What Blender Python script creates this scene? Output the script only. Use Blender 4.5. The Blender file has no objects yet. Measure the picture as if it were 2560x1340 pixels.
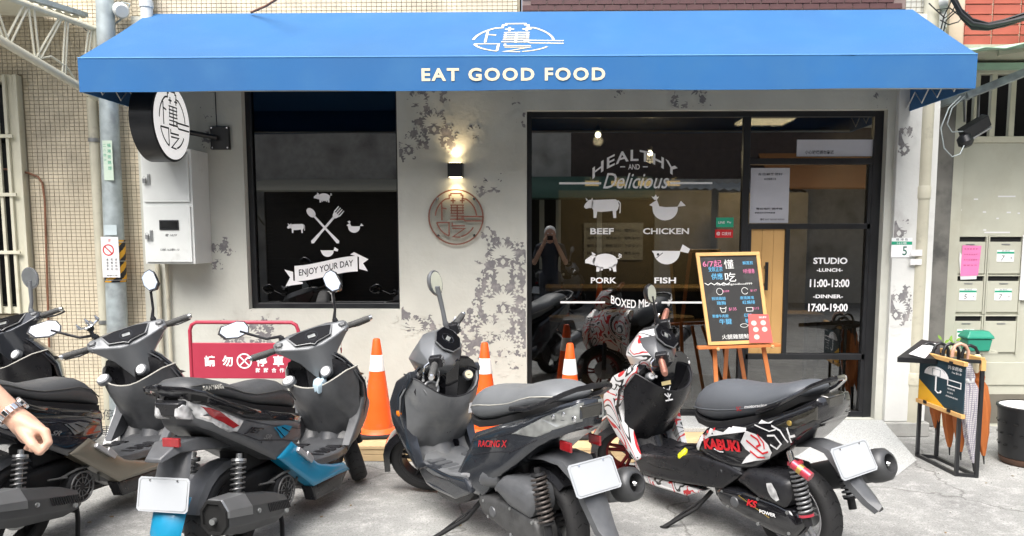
import bpy, bmesh, math, random
from mathutils import Vector, Matrix
from mathutils.bvhtree import BVHTree
from mathutils.geometry import tessellate_polygon
from mathutils import noise as mnoise
R = random.Random(7)
S = bpy.context.scene
COL = S.collection

# ---------------------------------------------------------------- camera
F, CX, CY, W, H = 1925.0, 1337.0, 788.0, 2560.0, 1340.0
CD, CH = 6.2, 1.6
PSI, TH = math.atan(38 / F), math.atan(195 / F)
CAM = Vector((0, -CD, CH))
cam = bpy.data.cameras.new('camera')
cam.sensor_width = 36.0
cam.lens = F / W * 36.0
cam.shift_x = (W / 2 - CX) / W
cam.shift_y = (CY - H / 2) / W
cam.clip_start, cam.clip_end = 0.05, 300.0
cam_o = bpy.data.objects.new('camera', cam)
cam_o.location = CAM
cam_o.rotation_euler = (math.pi / 2 - TH, 0, PSI)
COL.objects.link(cam_o)
S.camera = cam_o
# ---------------------------------------------------------------- sky, sun, exposure
SUN_EL, SUN_AZ = math.radians(58), math.radians(196)   # high, over the street behind the camera
wd = bpy.data.worlds.new('World')
S.world = wd
wd.use_nodes = True
wn = wd.node_tree
for n in list(wn.nodes): wn.nodes.remove(n)
sky = wn.nodes.new('ShaderNodeTexSky'); sky.sky_type = 'NISHITA'; sky.sun_disc = False
sky.sun_elevation = SUN_EL; sky.sun_rotation = SUN_AZ; sky.dust_density = 5.0; sky.air_density = 1.0; sky.ozone_density = 0.8
hsv = wn.nodes.new('ShaderNodeHueSaturation'); hsv.inputs['Saturation'].default_value = 0.55
bgn = wn.nodes.new('ShaderNodeBackground'); bgn.inputs['Strength'].default_value = 0.15
wo = wn.nodes.new('ShaderNodeOutputWorld')
wn.links.new(sky.outputs[0], hsv.inputs['Color']); wn.links.new(hsv.outputs[0], bgn.inputs[0]); wn.links.new(bgn.outputs[0], wo.inputs[0])
sl = bpy.data.lights.new('sun', 'SUN'); sl.energy = 2.1; sl.angle = math.radians(46); sl.color = (1, 0.985, 0.96)
so = bpy.data.objects.new('sun', sl); COL.objects.link(so)
sd = Vector((math.sin(SUN_AZ) * math.cos(SUN_EL), math.cos(SUN_AZ) * math.cos(SUN_EL), math.sin(SUN_EL)))
so.rotation_euler = (-sd).to_track_quat('-Z', 'Y').to_euler(); so.location = (0, -8, 12)
S.view_settings.view_transform = 'Standard'; S.view_settings.look = 'None'
S.view_settings.gamma = 1; S.view_settings.use_curve_mapping = False
S.view_settings.exposure = 1.12
S.render.engine = 'CYCLES'
S.cycles.max_bounces = 8; S.cycles.transparent_max_bounces = 12
S.cycles.use_denoising = True
S.cycles.sample_clamp_indirect = 6.0

# ---------------------------------------------------------------- geometry helpers
_fw = Vector((-math.sin(PSI) * math.cos(TH), math.cos(PSI) * math.cos(TH), -math.sin(TH)))
_rt = Vector((math.cos(PSI), math.sin(PSI), 0)); _up = _rt.cross(_fw)
def P(x, y, Y=None, Z=None):
    "point of the world on plane Y (or Z) that stands at this place of the survey photo"
    d = _fw + _rt * ((x - CX) / F) - _up * ((y - CY) / F)
    t = (Y - CAM.y) / d.y if Z is None else (Z - CAM.z) / d.z
    return CAM + d * t

class MB:
    def __init__(s): s.v, s.f = [], []
    def add(s, vs, fs):
        k = len(s.v); s.v += [tuple(v) for v in vs]; s.f += [tuple(i + k for i in f) for f in fs]; return s
    def box(s, x0, x1, y0, y1, z0, z1):
        x0, x1 = sorted((x0, x1)); y0, y1 = sorted((y0, y1)); z0, z1 = sorted((z0, z1))
        return s.add([(x, y, z) for x in (x0, x1) for y in (y0, y1) for z in (z0, z1)],
                     [(0, 1, 3, 2), (4, 6, 7, 5), (0, 4, 5, 1), (2, 3, 7, 6), (0, 2, 6, 4), (1, 5, 7, 3)])
    def bar(s, a, b, w, h, up=(0, 0, 1)):
        a, b = Vector(a), Vector(b); d = (b - a).normalized(); u = Vector(up)
        sx = d.cross(u)
        if sx.length < 1e-4: sx = d.cross(Vector((1, 0, 0)))
        sx.normalize(); uu = sx.cross(d).normalized()
        o = [sx * w / 2 + uu * h / 2, -sx * w / 2 + uu * h / 2, -sx * w / 2 - uu * h / 2, sx * w / 2 - uu * h / 2]
        return s.add([a + q for q in o] + [b + q for q in o], [(3, 2, 1, 0), (4, 5, 6, 7), (0, 1, 5, 4), (1, 2, 6, 5), (2, 3, 7, 6), (3, 0, 4, 7)])
    def loft(s, rings, cap=True, closed=True):
        n = len(rings[0]); vs = [p for r in rings for p in r]; fs = []
        for i in range(len(rings) - 1):
            for j in range(n if closed else n - 1):
                a, b = i * n + j, i * n + (j + 1) % n
                fs.append((a, b, b + n, a + n))
        if cap and closed:
            fs.append(tuple(range(n - 1, -1, -1))); fs.append(tuple((len(rings) - 1) * n + j for j in range(n)))
        return s.add(vs, fs)
    def tube(s, pts, r, n=8, cap=True):
        pts = [Vector(p) for p in pts]; m = len(pts)
        rs = r if isinstance(r, (list, tuple)) else [r] * m
        rings = []; up = None
        for i, p in enumerate(pts):
            d = (pts[min(i + 1, m - 1)] - pts[max(i - 1, 0)]).normalized()
            if up is None:
                up = Vector((0, 0, 1)) if abs(d.z) < 0.9 else Vector((1, 0, 0))
            up = (up - d * up.dot(d)).normalized(); sx = d.cross(up)
            rings.append([p + (sx * math.cos(t) + up * math.sin(t)) * rs[i] for t in [2 * math.pi * k / n for k in range(n)]])
        return s.loft(rings, cap)
    def lathe(s, prof, o=(0, 0, 0), ax=(0, 0, 1), n=20, cap=True):
        o, ax = Vector(o), Vector(ax).normalized()
        u = ax.cross(Vector((1, 0, 0)) if abs(ax.x) < 0.9 else Vector((0, 1, 0))).normalized(); w = ax.cross(u)
        return s.loft([[o + ax * h + (u * math.cos(t) + w * math.sin(t)) * max(r, 1e-4) for t in [2 * math.pi * k / n for k in range(n)]] for r, h in prof], cap)
    def ring(s, o, ax, R1, r, n=28, m=8, sq=1.0):
        o, ax = Vector(o), Vector(ax).normalized()
        u = ax.cross(Vector((1, 0, 0)) if abs(ax.x) < 0.9 else Vector((0, 1, 0))).normalized(); w = ax.cross(u)
        vs = []; fs = []
        for i in range(n):
            a = 2 * math.pi * i / n; e = u * math.cos(a) + w * math.sin(a)
            for j in range(m):
                b = 2 * math.pi * j / m
                vs.append(o + e * (R1 + r * math.cos(b)) + ax * r * sq * math.sin(b))
        for i in range(n):
            for j in range(m):
                fs.append((i * m + j, ((i + 1) % n) * m + j, ((i + 1) % n) * m + (j + 1) % m, i * m + (j + 1) % m))
        return s.add(vs, fs)
    def poly(s, pts):
        pts = [Vector(p) for p in pts]
        tris = tessellate_polygon([pts]); return s.add(pts, tris)
    def prism(s, pts, d):
        pts = [Vector(p) for p in pts]; d = Vector(d); n = len(pts)
        tris = tessellate_polygon([pts])
        nrm = (pts[tris[0][1]] - pts[tris[0][0]]).cross(pts[tris[0][2]] - pts[tris[0][0]])
        flip = nrm.dot(d) < 0
        s.add(pts + [p + d for p in pts], [t[::-1] for t in tris] + [tuple(i + n for i in t) for t in tris] + [(i, (i + 1) % n, (i + 1) % n + n, i + n) for i in range(n)])
        return s
    def sphere(s, c, r, n=12, m=8):
        c = Vector(c); r = Vector(r) if not isinstance(r, (int, float)) else Vector((r, r, r))
        rings = []
        for i in range(m + 1):
            a = math.pi * i / m
            rr = max(math.sin(a), 0.01)
            rings.append([c + Vector((r.x * rr * math.cos(2 * math.pi * k / n), r.y * rr * math.sin(2 * math.pi * k / n), -r.z * math.cos(a))) for k in range(n)])
        return s.loft(rings)
    def xf(s, M):
        s.v = [tuple(M @ Vector(v)) for v in s.v]; return s
    def copy(s):
        m = MB(); m.v = list(s.v); m.f = list(s.f); return m
    def join(s, o): return s.add(o.v, o.f)
    def build(s, name, mat, parent=None, smooth=35, bevel=0, sub=0, world=False, seg=2, weld=True):
        me = bpy.data.meshes.new(name)
        v = s.v
        if world and parent is not None:
            w = wl(parent); v = [(a - w.x, b - w.y, c - w.z) for a, b, c in v]
        me.from_pydata(v, [], s.f); me.validate()
        bm = bmesh.new(); bm.from_mesh(me)
        if weld: bmesh.ops.remove_doubles(bm, verts=bm.verts, dist=1e-5)
        bmesh.ops.recalc_face_normals(bm, faces=bm.faces)
        bm.to_mesh(me); bm.free()
        if smooth:
            me.shade_smooth(); me.set_sharp_from_angle(angle=math.radians(smooth))
        o = bpy.data.objects.new(name, me); COL.objects.link(o)
        me.materials.append(mat)
        if parent is not None: o.parent = parent
        if bevel:
            b = o.modifiers.new('bevel', 'BEVEL'); b.width = bevel; b.segments = seg; b.limit_method = 'ANGLE'; b.angle_limit = math.radians(30)
        if sub:
            b = o.modifiers.new('sub', 'SUBSURF'); b.levels = sub; b.render_levels = sub
        return o

def wl(o):
    v = Vector((0, 0, 0))
    while o is not None: v += o.location; o = o.parent
    return v
def tag(o, label=None, cat=None, group=None, kind=None):
    if label: o['label'] = label
    if cat: o['category'] = cat
    if group: o['group'] = group
    if kind: o['kind'] = kind
    return o
def empty(name, loc, label, cat, group=None, rz=0.0):
    o = bpy.data.objects.new(name, None); o.empty_display_size = 0.1; COL.objects.link(o)
    o.location = loc; o.rotation_euler = (0, 0, rz)
    return tag(o, label, cat, group)
def struct(mb, name, mat, **k):
    o = mb.build(name, mat, None, **k); o['kind'] = 'structure'; return o
def kids(o): return [c for c in bpy.data.objects if c.parent == o]
def copy_tree(o, parent=None):
    c = o.copy(); COL.objects.link(c); c.parent = parent
    for k in kids(o): copy_tree(k, c)
    return c
def inst(o, name, parent, loc=(0, 0, 0), rot=None, scale=None):
    "another object sharing the mesh of o"
    c = bpy.data.objects.new(name, o.data if hasattr(o, 'data') else o); COL.objects.link(c); c.parent = parent; c.location = loc
    if rot: c.rotation_euler = rot
    if scale: c.scale = scale
    return c

# flat artwork: lists of 2D polygons
def stroke(pts, w):
    out = []
    pts = [Vector((p[0], p[1])) for p in pts]; n = len(pts)
    L, Rr = [], []
    for i, p in enumerate(pts):
        a = pts[max(i - 1, 0)]; b = pts[min(i + 1, n - 1)]
        d0 = (p - a).normalized() if i else (b - p).normalized()
        d1 = (b - p).normalized() if i < n - 1 else d0
        t = (d0 + d1)
        t = t.normalized() if t.length > 1e-6 else d0
        nn = Vector((-t.y, t.x)); c = max(nn.dot(Vector((-d0.y, d0.x))), 0.4)
        L.append(p + nn * w / 2 / c); Rr.append(p - nn * w / 2 / c)
    for i in range(n - 1): out.append([L[i], L[i + 1], Rr[i + 1], Rr[i]])
    return [[(q[0], q[1]) for q in g] for g in out]
def arc(cx, cy, r, a0, a1, n=14, ry=None):
    ry = r if ry is None else ry
    return [(cx + r * math.cos(math.radians(a0 + (a1 - a0) * i / n)), cy + ry * math.sin(math.radians(a0 + (a1 - a0) * i / n))) for i in range(n + 1)]
_tc = {}
def text2d(s, size=1.0, bold=0.0, shear=0.0, sx=1.0, space=1.0, align='C'):
    key = (s, bold, shear, space)
    if key not in _tc:
        cu = bpy.data.curves.new('t', 'FONT'); cu.body = s; cu.size = 1.0; cu.offset = bold; cu.shear = shear; cu.space_character = space
        cu.resolution_u = 3
        ob = bpy.data.objects.new('t', cu); COL.objects.link(ob)
        dg = bpy.context.evaluated_depsgraph_get(); me = bpy.data.meshes.new_from_object(ob.evaluated_get(dg))
        _tc[key] = ([(v.co.x, v.co.y) for v in me.vertices], [tuple(p.vertices) for p in me.polygons])
        bpy.data.objects.remove(ob); bpy.data.curves.remove(cu); bpy.data.meshes.remove(me)
    vs, fs = _tc[key]
    if not vs: return [], []
    x0, x1 = min(v[0] for v in vs), max(v[0] for v in vs); y0, y1 = min(v[1] for v in vs), max(v[1] for v in vs)
    h = y1 - y0
    k = size / h
    ox = {'C': (x0 + x1) / 2, 'L': x0, 'R': x1}[align]
    return [((x - ox) * k * sx, (y - (y0 + y1) / 2) * k) for x, y in vs], fs
def text_fit(s, w, h, **k):
    "text scaled to fill width w and height h"
    vs, fs = text2d(s, h, **k)
    ww = max(v[0] for v in vs) - min(v[0] for v in vs)
    return [(x * w / ww, y) for x, y in vs], fs
class Art:
    "2D drawing that is laid on a surface by a mapping (u, v) -> point"
    def __init__(s): s.m = MB(); s.n = 0; s.jit = 0.0
    def polys(s, ps, at=(0, 0), k=1.0, ky=None, rot=0.0, flip=1):
        ky = k if ky is None else ky
        c, sn = math.cos(rot), math.sin(rot)
        for p in ps:
            q = [((x * flip * c - y * sn) * k + at[0], (x * flip * sn + y * c) * ky + at[1], 0) for x, y in p]
            s.n += 1
            if s.jit: z_ = s.jit * (s.n % 499); q = [(a, b, z_) for a, b, _ in q]
            if len(q) > 4: s.m.poly(q)
            else: s.m.add(q, [tuple(range(len(q)))])
        return s
    def text(s, t, at=(0, 0), rot=0.0):
        vs, fs = t; c, sn = math.cos(rot), math.sin(rot)
        s.m.add([(x * c - y * sn + at[0], x * sn + y * c + at[1], 0) for x, y in vs], fs); return s
    def warp(s, fn): s.m.v = [tuple(fn(v[0], v[1])) + (0,) for v in s.m.v]; return s
    def lay(s, name, mat, o, u, v, parent=None, world=True):
        o, u, v = Vector(o), Vector(u), Vector(v)
        nn = u.cross(v).normalized(); m = MB(); m.v = [tuple(o + u * a[0] + v * a[1] + nn * a[2]) for a in s.m.v]; m.f = s.m.f
        return m.build(name, mat, parent, smooth=0, world=world, weld=False)
    def drape(s, name, mat, target, side, o=(0, 0), off=0.003, parent=None, edge=0.03):
        "lay onto the side (+1 left, -1 right) of a mesh: u -> local x, v -> local z"
        bm = bmesh.new()
        for a in s.m.v: bm.verts.new((a[0] + o[0], 0, a[1] + o[1]))
        bm.verts.ensure_lookup_table()
        for f in s.m.f:
            try: bm.faces.new([bm.verts[i] for i in f])
            except ValueError: pass
        bmesh.ops.triangulate(bm, faces=bm.faces)
        for _ in range(4):
            e = [q for q in bm.edges if q.calc_length() > edge]
            if not e: break
            bmesh.ops.subdivide_edges(bm, edges=e, cuts=1)
        bmesh.ops.triangulate(bm, faces=bm.faces)
        tb = bmesh.new(); tb.from_mesh(target.data); bvh = BVHTree.FromBMesh(tb)
        miss = []
        for vt in bm.verts:
            h = bvh.ray_cast(Vector((vt.co.x, side * 1.0, vt.co.z)), Vector((0, -side, 0)))
            if h[0] is None: miss.append(vt)
            else: vt.co.y = h[0].y + side * off
        bmesh.ops.delete(bm, geom=miss, context='VERTS')
        tb.free()
        me = bpy.data.meshes.new(name); bm.to_mesh(me); bm.free(); me.materials.append(mat); me.shade_smooth()
        ob = bpy.data.objects.new(name, me); COL.objects.link(ob); ob.parent = parent
        return ob

# ---------------------------------------------------------------- materials
def lin(h):
    c = [int(h[i:i + 2], 16) / 255 for i in (0, 2, 4)]
    return tuple((x / 12.92 if x <= 0.04045 else ((x + 0.055) / 1.055) ** 2.4) for x in c)
def mat(name, col, rough=0.5, metal=0.0, var=0.12, scale=8.0, bump=0.0, bscale=60.0, coat=0.0, emit=None, es=1.0, stain=None, sscale=2.0, slo=0.5, shi=0.7, trans=0.0, spec=0.5, objc=True, det=6.0):
    m = bpy.data.materials.new(name); m.use_nodes = True; t = m.node_tree; N, L = t.nodes, t.links
    b = N['Principled BSDF']
    if isinstance(col, str): col = lin(col)
    b.inputs['Roughness'].default_value = rough; b.inputs['Metallic'].default_value = metal
    b.inputs['Coat Weight'].default_value = coat; b.inputs['Coat Roughness'].default_value = 0.05
    b.inputs['Specular IOR Level'].default_value = spec
    if name == 'awning': b.inputs['Sheen Weight'].default_value = .35; b.inputs['Sheen Roughness'].default_value = .4; b.inputs['Sheen Tint'].default_value = (.5, .8, 1, 1)
    if trans: b.inputs['Transmission Weight'].default_value = trans
    tc = N.new('ShaderNodeTexCoord'); co = tc.outputs['Object']
    src = None
    if var:
        nz = N.new('ShaderNodeTexNoise'); nz.inputs['Scale'].default_value = scale; nz.inputs['Detail'].default_value = det
        L.new(co, nz.inputs['Vector'])
        mr = N.new('ShaderNodeMapRange'); mr.inputs[1].default_value = 0.25; mr.inputs[2].default_value = 0.75
        mr.inputs[3].default_value = 1 - var; mr.inputs[4].default_value = 1 + var
        L.new(nz.outputs['Fac'], mr.inputs[0])
        mx = N.new('ShaderNodeVectorMath'); mx.operation = 'SCALE'; mx.inputs[0].default_value = col
        L.new(mr.outputs[0], mx.inputs['Scale']); src = mx.outputs[0]
        rr = N.new('ShaderNodeMapRange'); rr.inputs[1].default_value = 0.3; rr.inputs[2].default_value = 0.7
        rr.inputs[3].default_value = max(rough - 0.06, 0.01); rr.inputs[4].default_value = min(rough + 0.08, 1)
        L.new(nz.outputs['Fac'], rr.inputs[0]); L.new(rr.outputs[0], b.inputs['Roughness'])
    if stain is not None:
        if isinstance(stain, str): stain = lin(stain)
        n2 = N.new('ShaderNodeTexNoise'); n2.inputs['Scale'].default_value = sscale; n2.inputs['Detail'].default_value = 9; n2.inputs['Roughness'].default_value = 0.65
        L.new(co, n2.inputs['Vector'])
        m2 = N.new('ShaderNodeMapRange'); m2.inputs[1].default_value = slo; m2.inputs[2].default_value = shi
        L.new(n2.outputs['Fac'], m2.inputs[0])
        mc = N.new('ShaderNodeMix'); mc.data_type = 'RGBA'
        L.new(m2.outputs[0], mc.inputs[0]); mc.inputs[7].default_value = stain + (1,)
        if src: L.new(src, mc.inputs[6])
        else: mc.inputs[6].default_value = tuple(col) + (1,)
        src = mc.outputs[2]
    if src: L.new(src, b.inputs['Base Color'])
    else: b.inputs['Base Color'].default_value = tuple(col) + (1,)
    if bump:
        n3 = N.new('ShaderNodeTexNoise'); n3.inputs['Scale'].default_value = bscale; n3.inputs['Detail'].default_value = 4
        L.new(co, n3.inputs['Vector']); bp = N.new('ShaderNodeBump'); bp.inputs['Strength'].default_value = bump; bp.inputs['Distance'].default_value = 0.01
        L.new(n3.outputs['Fac'], bp.inputs['Height']); L.new(bp.outputs[0], b.inputs['Normal'])
    if emit is not None:
        if isinstance(emit, str): emit = lin(emit)
        b.inputs['Emission Color'].default_value = emit + (1,); b.inputs['Emission Strength'].default_value = es
    return m
def glass(name, tint, ior=1.6, rough=0.0):
    m = bpy.data.materials.new(name); m.use_nodes = True; t = m.node_tree; N, L = t.nodes, t.links
    for n in list(N): N.remove(n)
    o = N.new('ShaderNodeOutputMaterial'); mx = N.new('ShaderNodeMixShader'); fr = N.new('ShaderNodeFresnel'); fr.inputs[0].default_value = ior
    tr = N.new('ShaderNodeBsdfTransparent'); tr.inputs[0].default_value = tuple(tint) + (1,)
    gl = N.new('ShaderNodeBsdfGlossy'); gl.inputs['Roughness'].default_value = rough
    L.new(fr.outputs[0], mx.inputs[0]); L.new(tr.outputs[0], mx.inputs[1]); L.new(gl.outputs[0], mx.inputs[2]); L.new(mx.outputs[0], o.inputs[0])
    return m

M = {}
M['awning'] = mat('awning', (0.012, 0.104, 0.285), 0.8, var=0.10, scale=1.2, bump=0.12, bscale=500, stain=(.022, .12, .29), sscale=3, slo=.45, shi=.75)
M['cream'] = mat('cream_print', (0.66, 0.58, 0.40), 0.6, var=0.04)
M['white'] = mat('white_vinyl', (0.86, 0.86, 0.86), 0.5, var=0.05)
M['black'] = mat('black_metal', (0.012, 0.013, 0.015), 0.35, var=0.2)
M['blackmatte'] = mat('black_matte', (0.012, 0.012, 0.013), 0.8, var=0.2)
M['white_metal'] = mat('white_metal', (0.62, 0.64, 0.62), 0.4, var=0.05, stain=(0.35, 0.34, 0.3), sscale=3, slo=0.6, shi=0.85)
M['steel'] = mat('dull_steel', (0.36, 0.37, 0.37), 0.35, 0.8, var=0.15)
M['chrome'] = mat('chrome', (0.75, 0.76, 0.77), 0.12, 1.0, var=0.05)
M['mirror'] = mat('mirror_glass', (0.85, 0.87, 0.88), 0.02, 1.0, var=0)
M['rubber'] = mat('tyre_rubber', (0.018, 0.018, 0.019), 0.75, var=0.25, scale=12, bump=0.2, bscale=120)
M['orange'] = mat('cone_orange', (0.90, 0.11, 0.010), 0.45, var=0.08, scale=6, stain=(0.42, 0.12, 0.05), sscale=9, slo=0.52, shi=0.72)
M['bandwhite'] = mat('reflective_band', (0.75, 0.75, 0.74), 0.4, var=0.08, stain=(0.45, 0.4, 0.36), sscale=9, slo=0.55, shi=0.8)
M['pinewood'] = mat('pale_wood', (0.50, 0.33, 0.15), 0.55, var=0.18, scale=9)
M['green'] = mat('green_print', (0.015, 0.33, 0.19), 0.45, var=0.05)
M['ink'] = mat('black_ink', (0.015, 0.015, 0.02), 0.6, var=0)
M['red'] = mat('red_print', (0.55, 0.015, 0.02), 0.4, var=0.06)
M['paper'] = mat('paper', (0.70, 0.70, 0.70), 0.8, var=0.04)
# ================================================================ drawings used several times
def rib(pts, w): return stroke(pts, w)
def logo_art(w=0.055, ring=True, handle=1.0):
    g = []
    def a(p, ww=w): g.extend(stroke(p, ww))
    if ring: a(arc(0, 0, 1, 0, 360, 48), w)
    a(arc(0, 0, 0.76, 176, 118, 10)); a(arc(0, 0, 0.76, 62, 4, 10))
    a([(-.36, .66), (-.24, .68), (-.24, .80), (-.18, .80), (-.18, .86), (.20, .86), (.20, .80), (.26, .80), (.26, .68), (.36, .66)])
    a([(-.52, .52), (-.52, -.12)]); a([(-.52, .34), (-.34, .30)])
    for x in (-.1, .24): a([(x, .70), (x, .50)]); a([(x - .09, .60), (x + .09, .60)])
    for z in (.44, .34, .24, .14, .04): a([(-.2, z), (.3, z)], w * .8)
    a([(.05, .46), (.05, -.12)]); a([(-.16, .44), (-.16, .14)], w * .7); a([(.26, .44), (.26, .14)], w * .7)
    a([(-.22, -.08), (.28, -.08), (.34, -.14), (handle, -.14)]); a([(.2, .02), (handle, .02)]); a([(.2, -.03), (.3, -.03)], w * .7)
    a([(-.72, -.2), (-.26, -.2), (-.26, -.68)]); a([(-.26, -.68)] + arc(0, 0, .74, 248, 196, 8))
    a([(-.14, -.2), (-.14, -.32), (.34, -.32)]); a([(-.14, -.42), (.32, -.42), (-.12, -.72), (.16, -.74)]); a(arc(0, 0, .74, 285, 330, 6))
    return g
def ell(cx, cy, rx, ry, n=20, a0=0, a1=360):
    return [(cx + rx * math.cos(math.radians(a0 + (a1 - a0) * i / n)), cy + ry * math.sin(math.radians(a0 + (a1 - a0) * i / n))) for i in range(n if a1 - a0 == 360 else n + 1)]
def cow_art():   # width about 1.7, height about 1.1, head to the left
    return [[(-.55, .38), (.62, .42), (.74, .34), (.80, .1), (.74, -.1), (.66, -.18), (.66, -.52), (.52, -.52), (.48, -.16), (-.1, -.22), (-.3, -.2), (-.34, -.52), (-.48, -.52), (-.5, -.12), (-.6, .02)],
            [(-.92, .18), (-.98, .04), (-.88, -.06), (-.72, -.02), (-.56, -.02), (-.5, .3), (-.58, .4), (-.74, .38)],
            [(-.86, .34), (-.9, .5), (-.82, .44), (-.76, .36)], [(-.62, .38), (-.56, .5), (-.52, .38)]] + stroke([(.74, .36), (.86, .22), (.86, -.16), (.84, -.28)], .05)
def pig_art():
    return [ell(.02, .0, .62, .38), [(-.98, .06), (-.98, -.1), (-.8, -.12), (-.55, -.2), (-.45, .26), (-.62, .32), (-.8, .2)],
            [(-.62, .26), (-.66, .46), (-.44, .34)], [(-.42, -.2), (-.42, -.52), (-.28, -.52), (-.24, -.3)], [(-.22, -.3), (-.2, -.46), (-.1, -.46), (-.08, -.3)],
            [(.2, -.3), (.24, -.46), (.32, -.46), (.32, -.28)], [(.36, -.28), (.44, -.52), (.58, -.52), (.56, -.1)]] + stroke([(.6, .12), (.74, .16), (.82, .3), (.72, .36), (.7, .26), (.84, .2)], .045)
def chicken_art():
    return [ell(0, 0, .6, .55, 14, 180, 360) + [(.6, .1), (.0, .08), (-.28, .12), (-.4, .42), (-.6, .3), (-.76, .18), (-.62, .12)],
            [(-.52, .42), (-.66, .58), (-.54, .56), (-.46, .68), (-.4, .56), (-.3, .58), (-.4, .42)], [(.58, .1), (.74, .38), (.98, .14)]]
def fish_art():
    g = [[(-.7, .22), (.52, .22)] + ell(-.05, .2, .57, .56, 12, 0, -170)[0:], [(.5, .2), (.62, .5), (.94, .3), (.86, .12)]]
    return g
def spoon_art():
    return [ell(0, .78, .16, .24, 18), [(-.045, .58), (.045, .58), (.05, -.4), (.08, -.95), (.0, -1.02), (-.08, -.95), (-.05, -.4)]]
def fork_art():
    g = [[(-.05, .5), (.05, .5), (.05, -.4), (.08, -.95), (0, -1.02), (-.08, -.95), (-.05, -.4)], [(-.16, .72), (.16, .72), (.1, .54), (0, .46), (-.1, .54)]]
    for x in (-.15, -.05, .05, .15): g.append([(x - .028, .7), (x + .028, .7), (x + .02, 1.02), (x - .02, 1.02)])
    return g
def leafp(x, y, a, l, w, curl=0.0):
    c, s = math.cos(a), math.sin(a); out = []
    prof = [(0, 0), (.25, .7), (.5, 1), (.75, .7), (1, 0), (.75, -.5), (.5, -.8), (.25, -.5)]
    for t, q in prof:
        u = t * l; v = q * w / 2 + curl * t * t * l
        out.append((x + c * u - s * v, y + s * u + c * v))
    return out
def _motif():
    m = []
    def fan(cx, cy, a0, n, da, l, w, cu=0.0, off=.0):
        for k in range(n):
            a = math.radians(a0 - da * k); m.append((cx + off * math.cos(a), cy + off * math.sin(a), a, l, w, cu))
    fan(0, .47, 96, 6, 34, .16, .13, 0, .035); fan(0, .47, 80, 5, 36, .07, .05, 0, .0)
    m.append((0, .30, math.radians(-90), .13, .12, 0)); fan(0, -.10, 86, 2, 9, .30, .07, -.12); fan(.01, -.10, 62, 3, 17, .33, .09, -.2); fan(.02, -.13, 8, 2, 14, .30, .09, .15)
    for k in range(7):
        a = math.radians(51 * k); m.append((.34 + .03 * math.cos(a), .16 + .03 * math.sin(a), a, .085, .075, 0))
    for k in range(6): a = math.radians(60 * k + 20); m.append((.44 + .02 * math.cos(a), -.20 + .02 * math.sin(a), a, .07, .06, 0))
    for k in range(5): a = math.radians(200 - 40 * k); m.append((.24 + .07 * math.cos(a), -.27 + .07 * math.sin(a), a + 1.1, .09, .05, .3))
    fan(.0, -.36, -20, 4, 24, .20, .085, .2, .03); fan(.28, -.42, -40, 3, 35, .13, .07, .2, .02); fan(.26, .36, 60, 4, 40, .13, .08, .1, .03); fan(.43, .02, 100, 3, 45, .10, .06, .1, .02)
    m.append((0, -.16, math.radians(-90), .16, .13, 0)); m.append((0, .12, math.radians(90), .14, .08, 0))
    return m
MOT = _motif()
def damask(w, h, seed, keep=0.6, cell=0.30, cx=0.0, cz=0.0):
    "worn stencil: dark ground cells and pale leaves, inside an irregular patch w x h"
    dark, pale = [], []
    def wear(px, py):
        r = (px / (w / 2)) ** 2 + (py / (h / 2)) ** 2
        v = Vector((px + cx, py + cz, seed * 3.7))
        return r * .85 + mnoise.noise(v * 7) * 1.0 + mnoise.noise(v * 24) * .55 + mnoise.noise(v * 60) * .25
    cs = .0058
    for i in range(int(w / cs * .55) * -1, int(w / cs * .55) + 1):
        j = int(h / cs * -.55); j1 = -j; run = None
        while j <= j1:
            ok = wear(i * cs, j * cs) < keep
            if ok and run is None: run = j
            if (not ok or j == j1) and run is not None:
                dark.append([((i - .5) * cs, (run - .5) * cs), ((i + .5) * cs, (run - .5) * cs), ((i + .5) * cs, (j - .5) * cs), ((i - .5) * cs, (j - .5) * cs)]); run = None
            j += 1
    sc = cell; ny = int(h / sc / 2) + 2; nx = int(w / sc / 2) + 2
    for iy in range(-ny, ny + 1):
        for ix in range(-nx, nx + 1):
            ox = ix * sc * 1.02; oy = iy * sc * 1.10 + (sc * .5 if ix % 2 else 0)
            for (x, y, a, l, ww, cu) in MOT:
                for m in (1, -1):
                    px, py = ox + m * x * sc, oy + y * sc
                    if abs(px) > w * .6 or abs(py) > h * .6 or wear(px, py) > keep + .35: continue
                    lf = leafp(0, 0, a, l * sc, ww * sc * .92, cu)
                    pale.append([(px + m * q[0], py + q[1]) for q in lf])
    return dark, pale
VX, VZ = (1, 0, 0), (0, 0, 1)

# ================================================================ materials of the place
def stucco_mat():
    m = mat('stucco', (0.535, 0.54, 0.485), 0.8, var=0.10, scale=3.0, bump=0.25, bscale=28, stain=(0.47, 0.47, 0.41), sscale=1.7, slo=0.5, shi=0.78)
    return m
M['stucco'] = stucco_mat()
M['damask'] = mat('damask_print', (0.185, 0.18, 0.185), 0.85, var=0.2, scale=40, det=3, stain=(.36, .34, .33), sscale=9, slo=.48, shi=.70)
M['tile'] = mat('beige_tile', (0.60, 0.53, 0.40), 0.4, var=0.22, scale=6.0, stain=(0.40, 0.34, 0.28), sscale=2, slo=0.55, shi=0.8, det=10)
M['grout'] = mat('grout', (0.26, 0.225, 0.16), 0.9, var=0.3, scale=5)
M['brick'] = mat('red_brick', (0.36, 0.085, 0.055), 0.6, var=0.25, scale=5)
M['darkbrick'] = mat('dark_brick', (0.075, 0.030, 0.030), 0.5, var=0.3, scale=7)
M['mortar'] = mat('mortar', (0.52, 0.42, 0.32), 0.85, var=0.15)
M['whitetile'] = mat('grey_white_tile', (0.42, 0.42, 0.38), 0.5, var=0.15)
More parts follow.
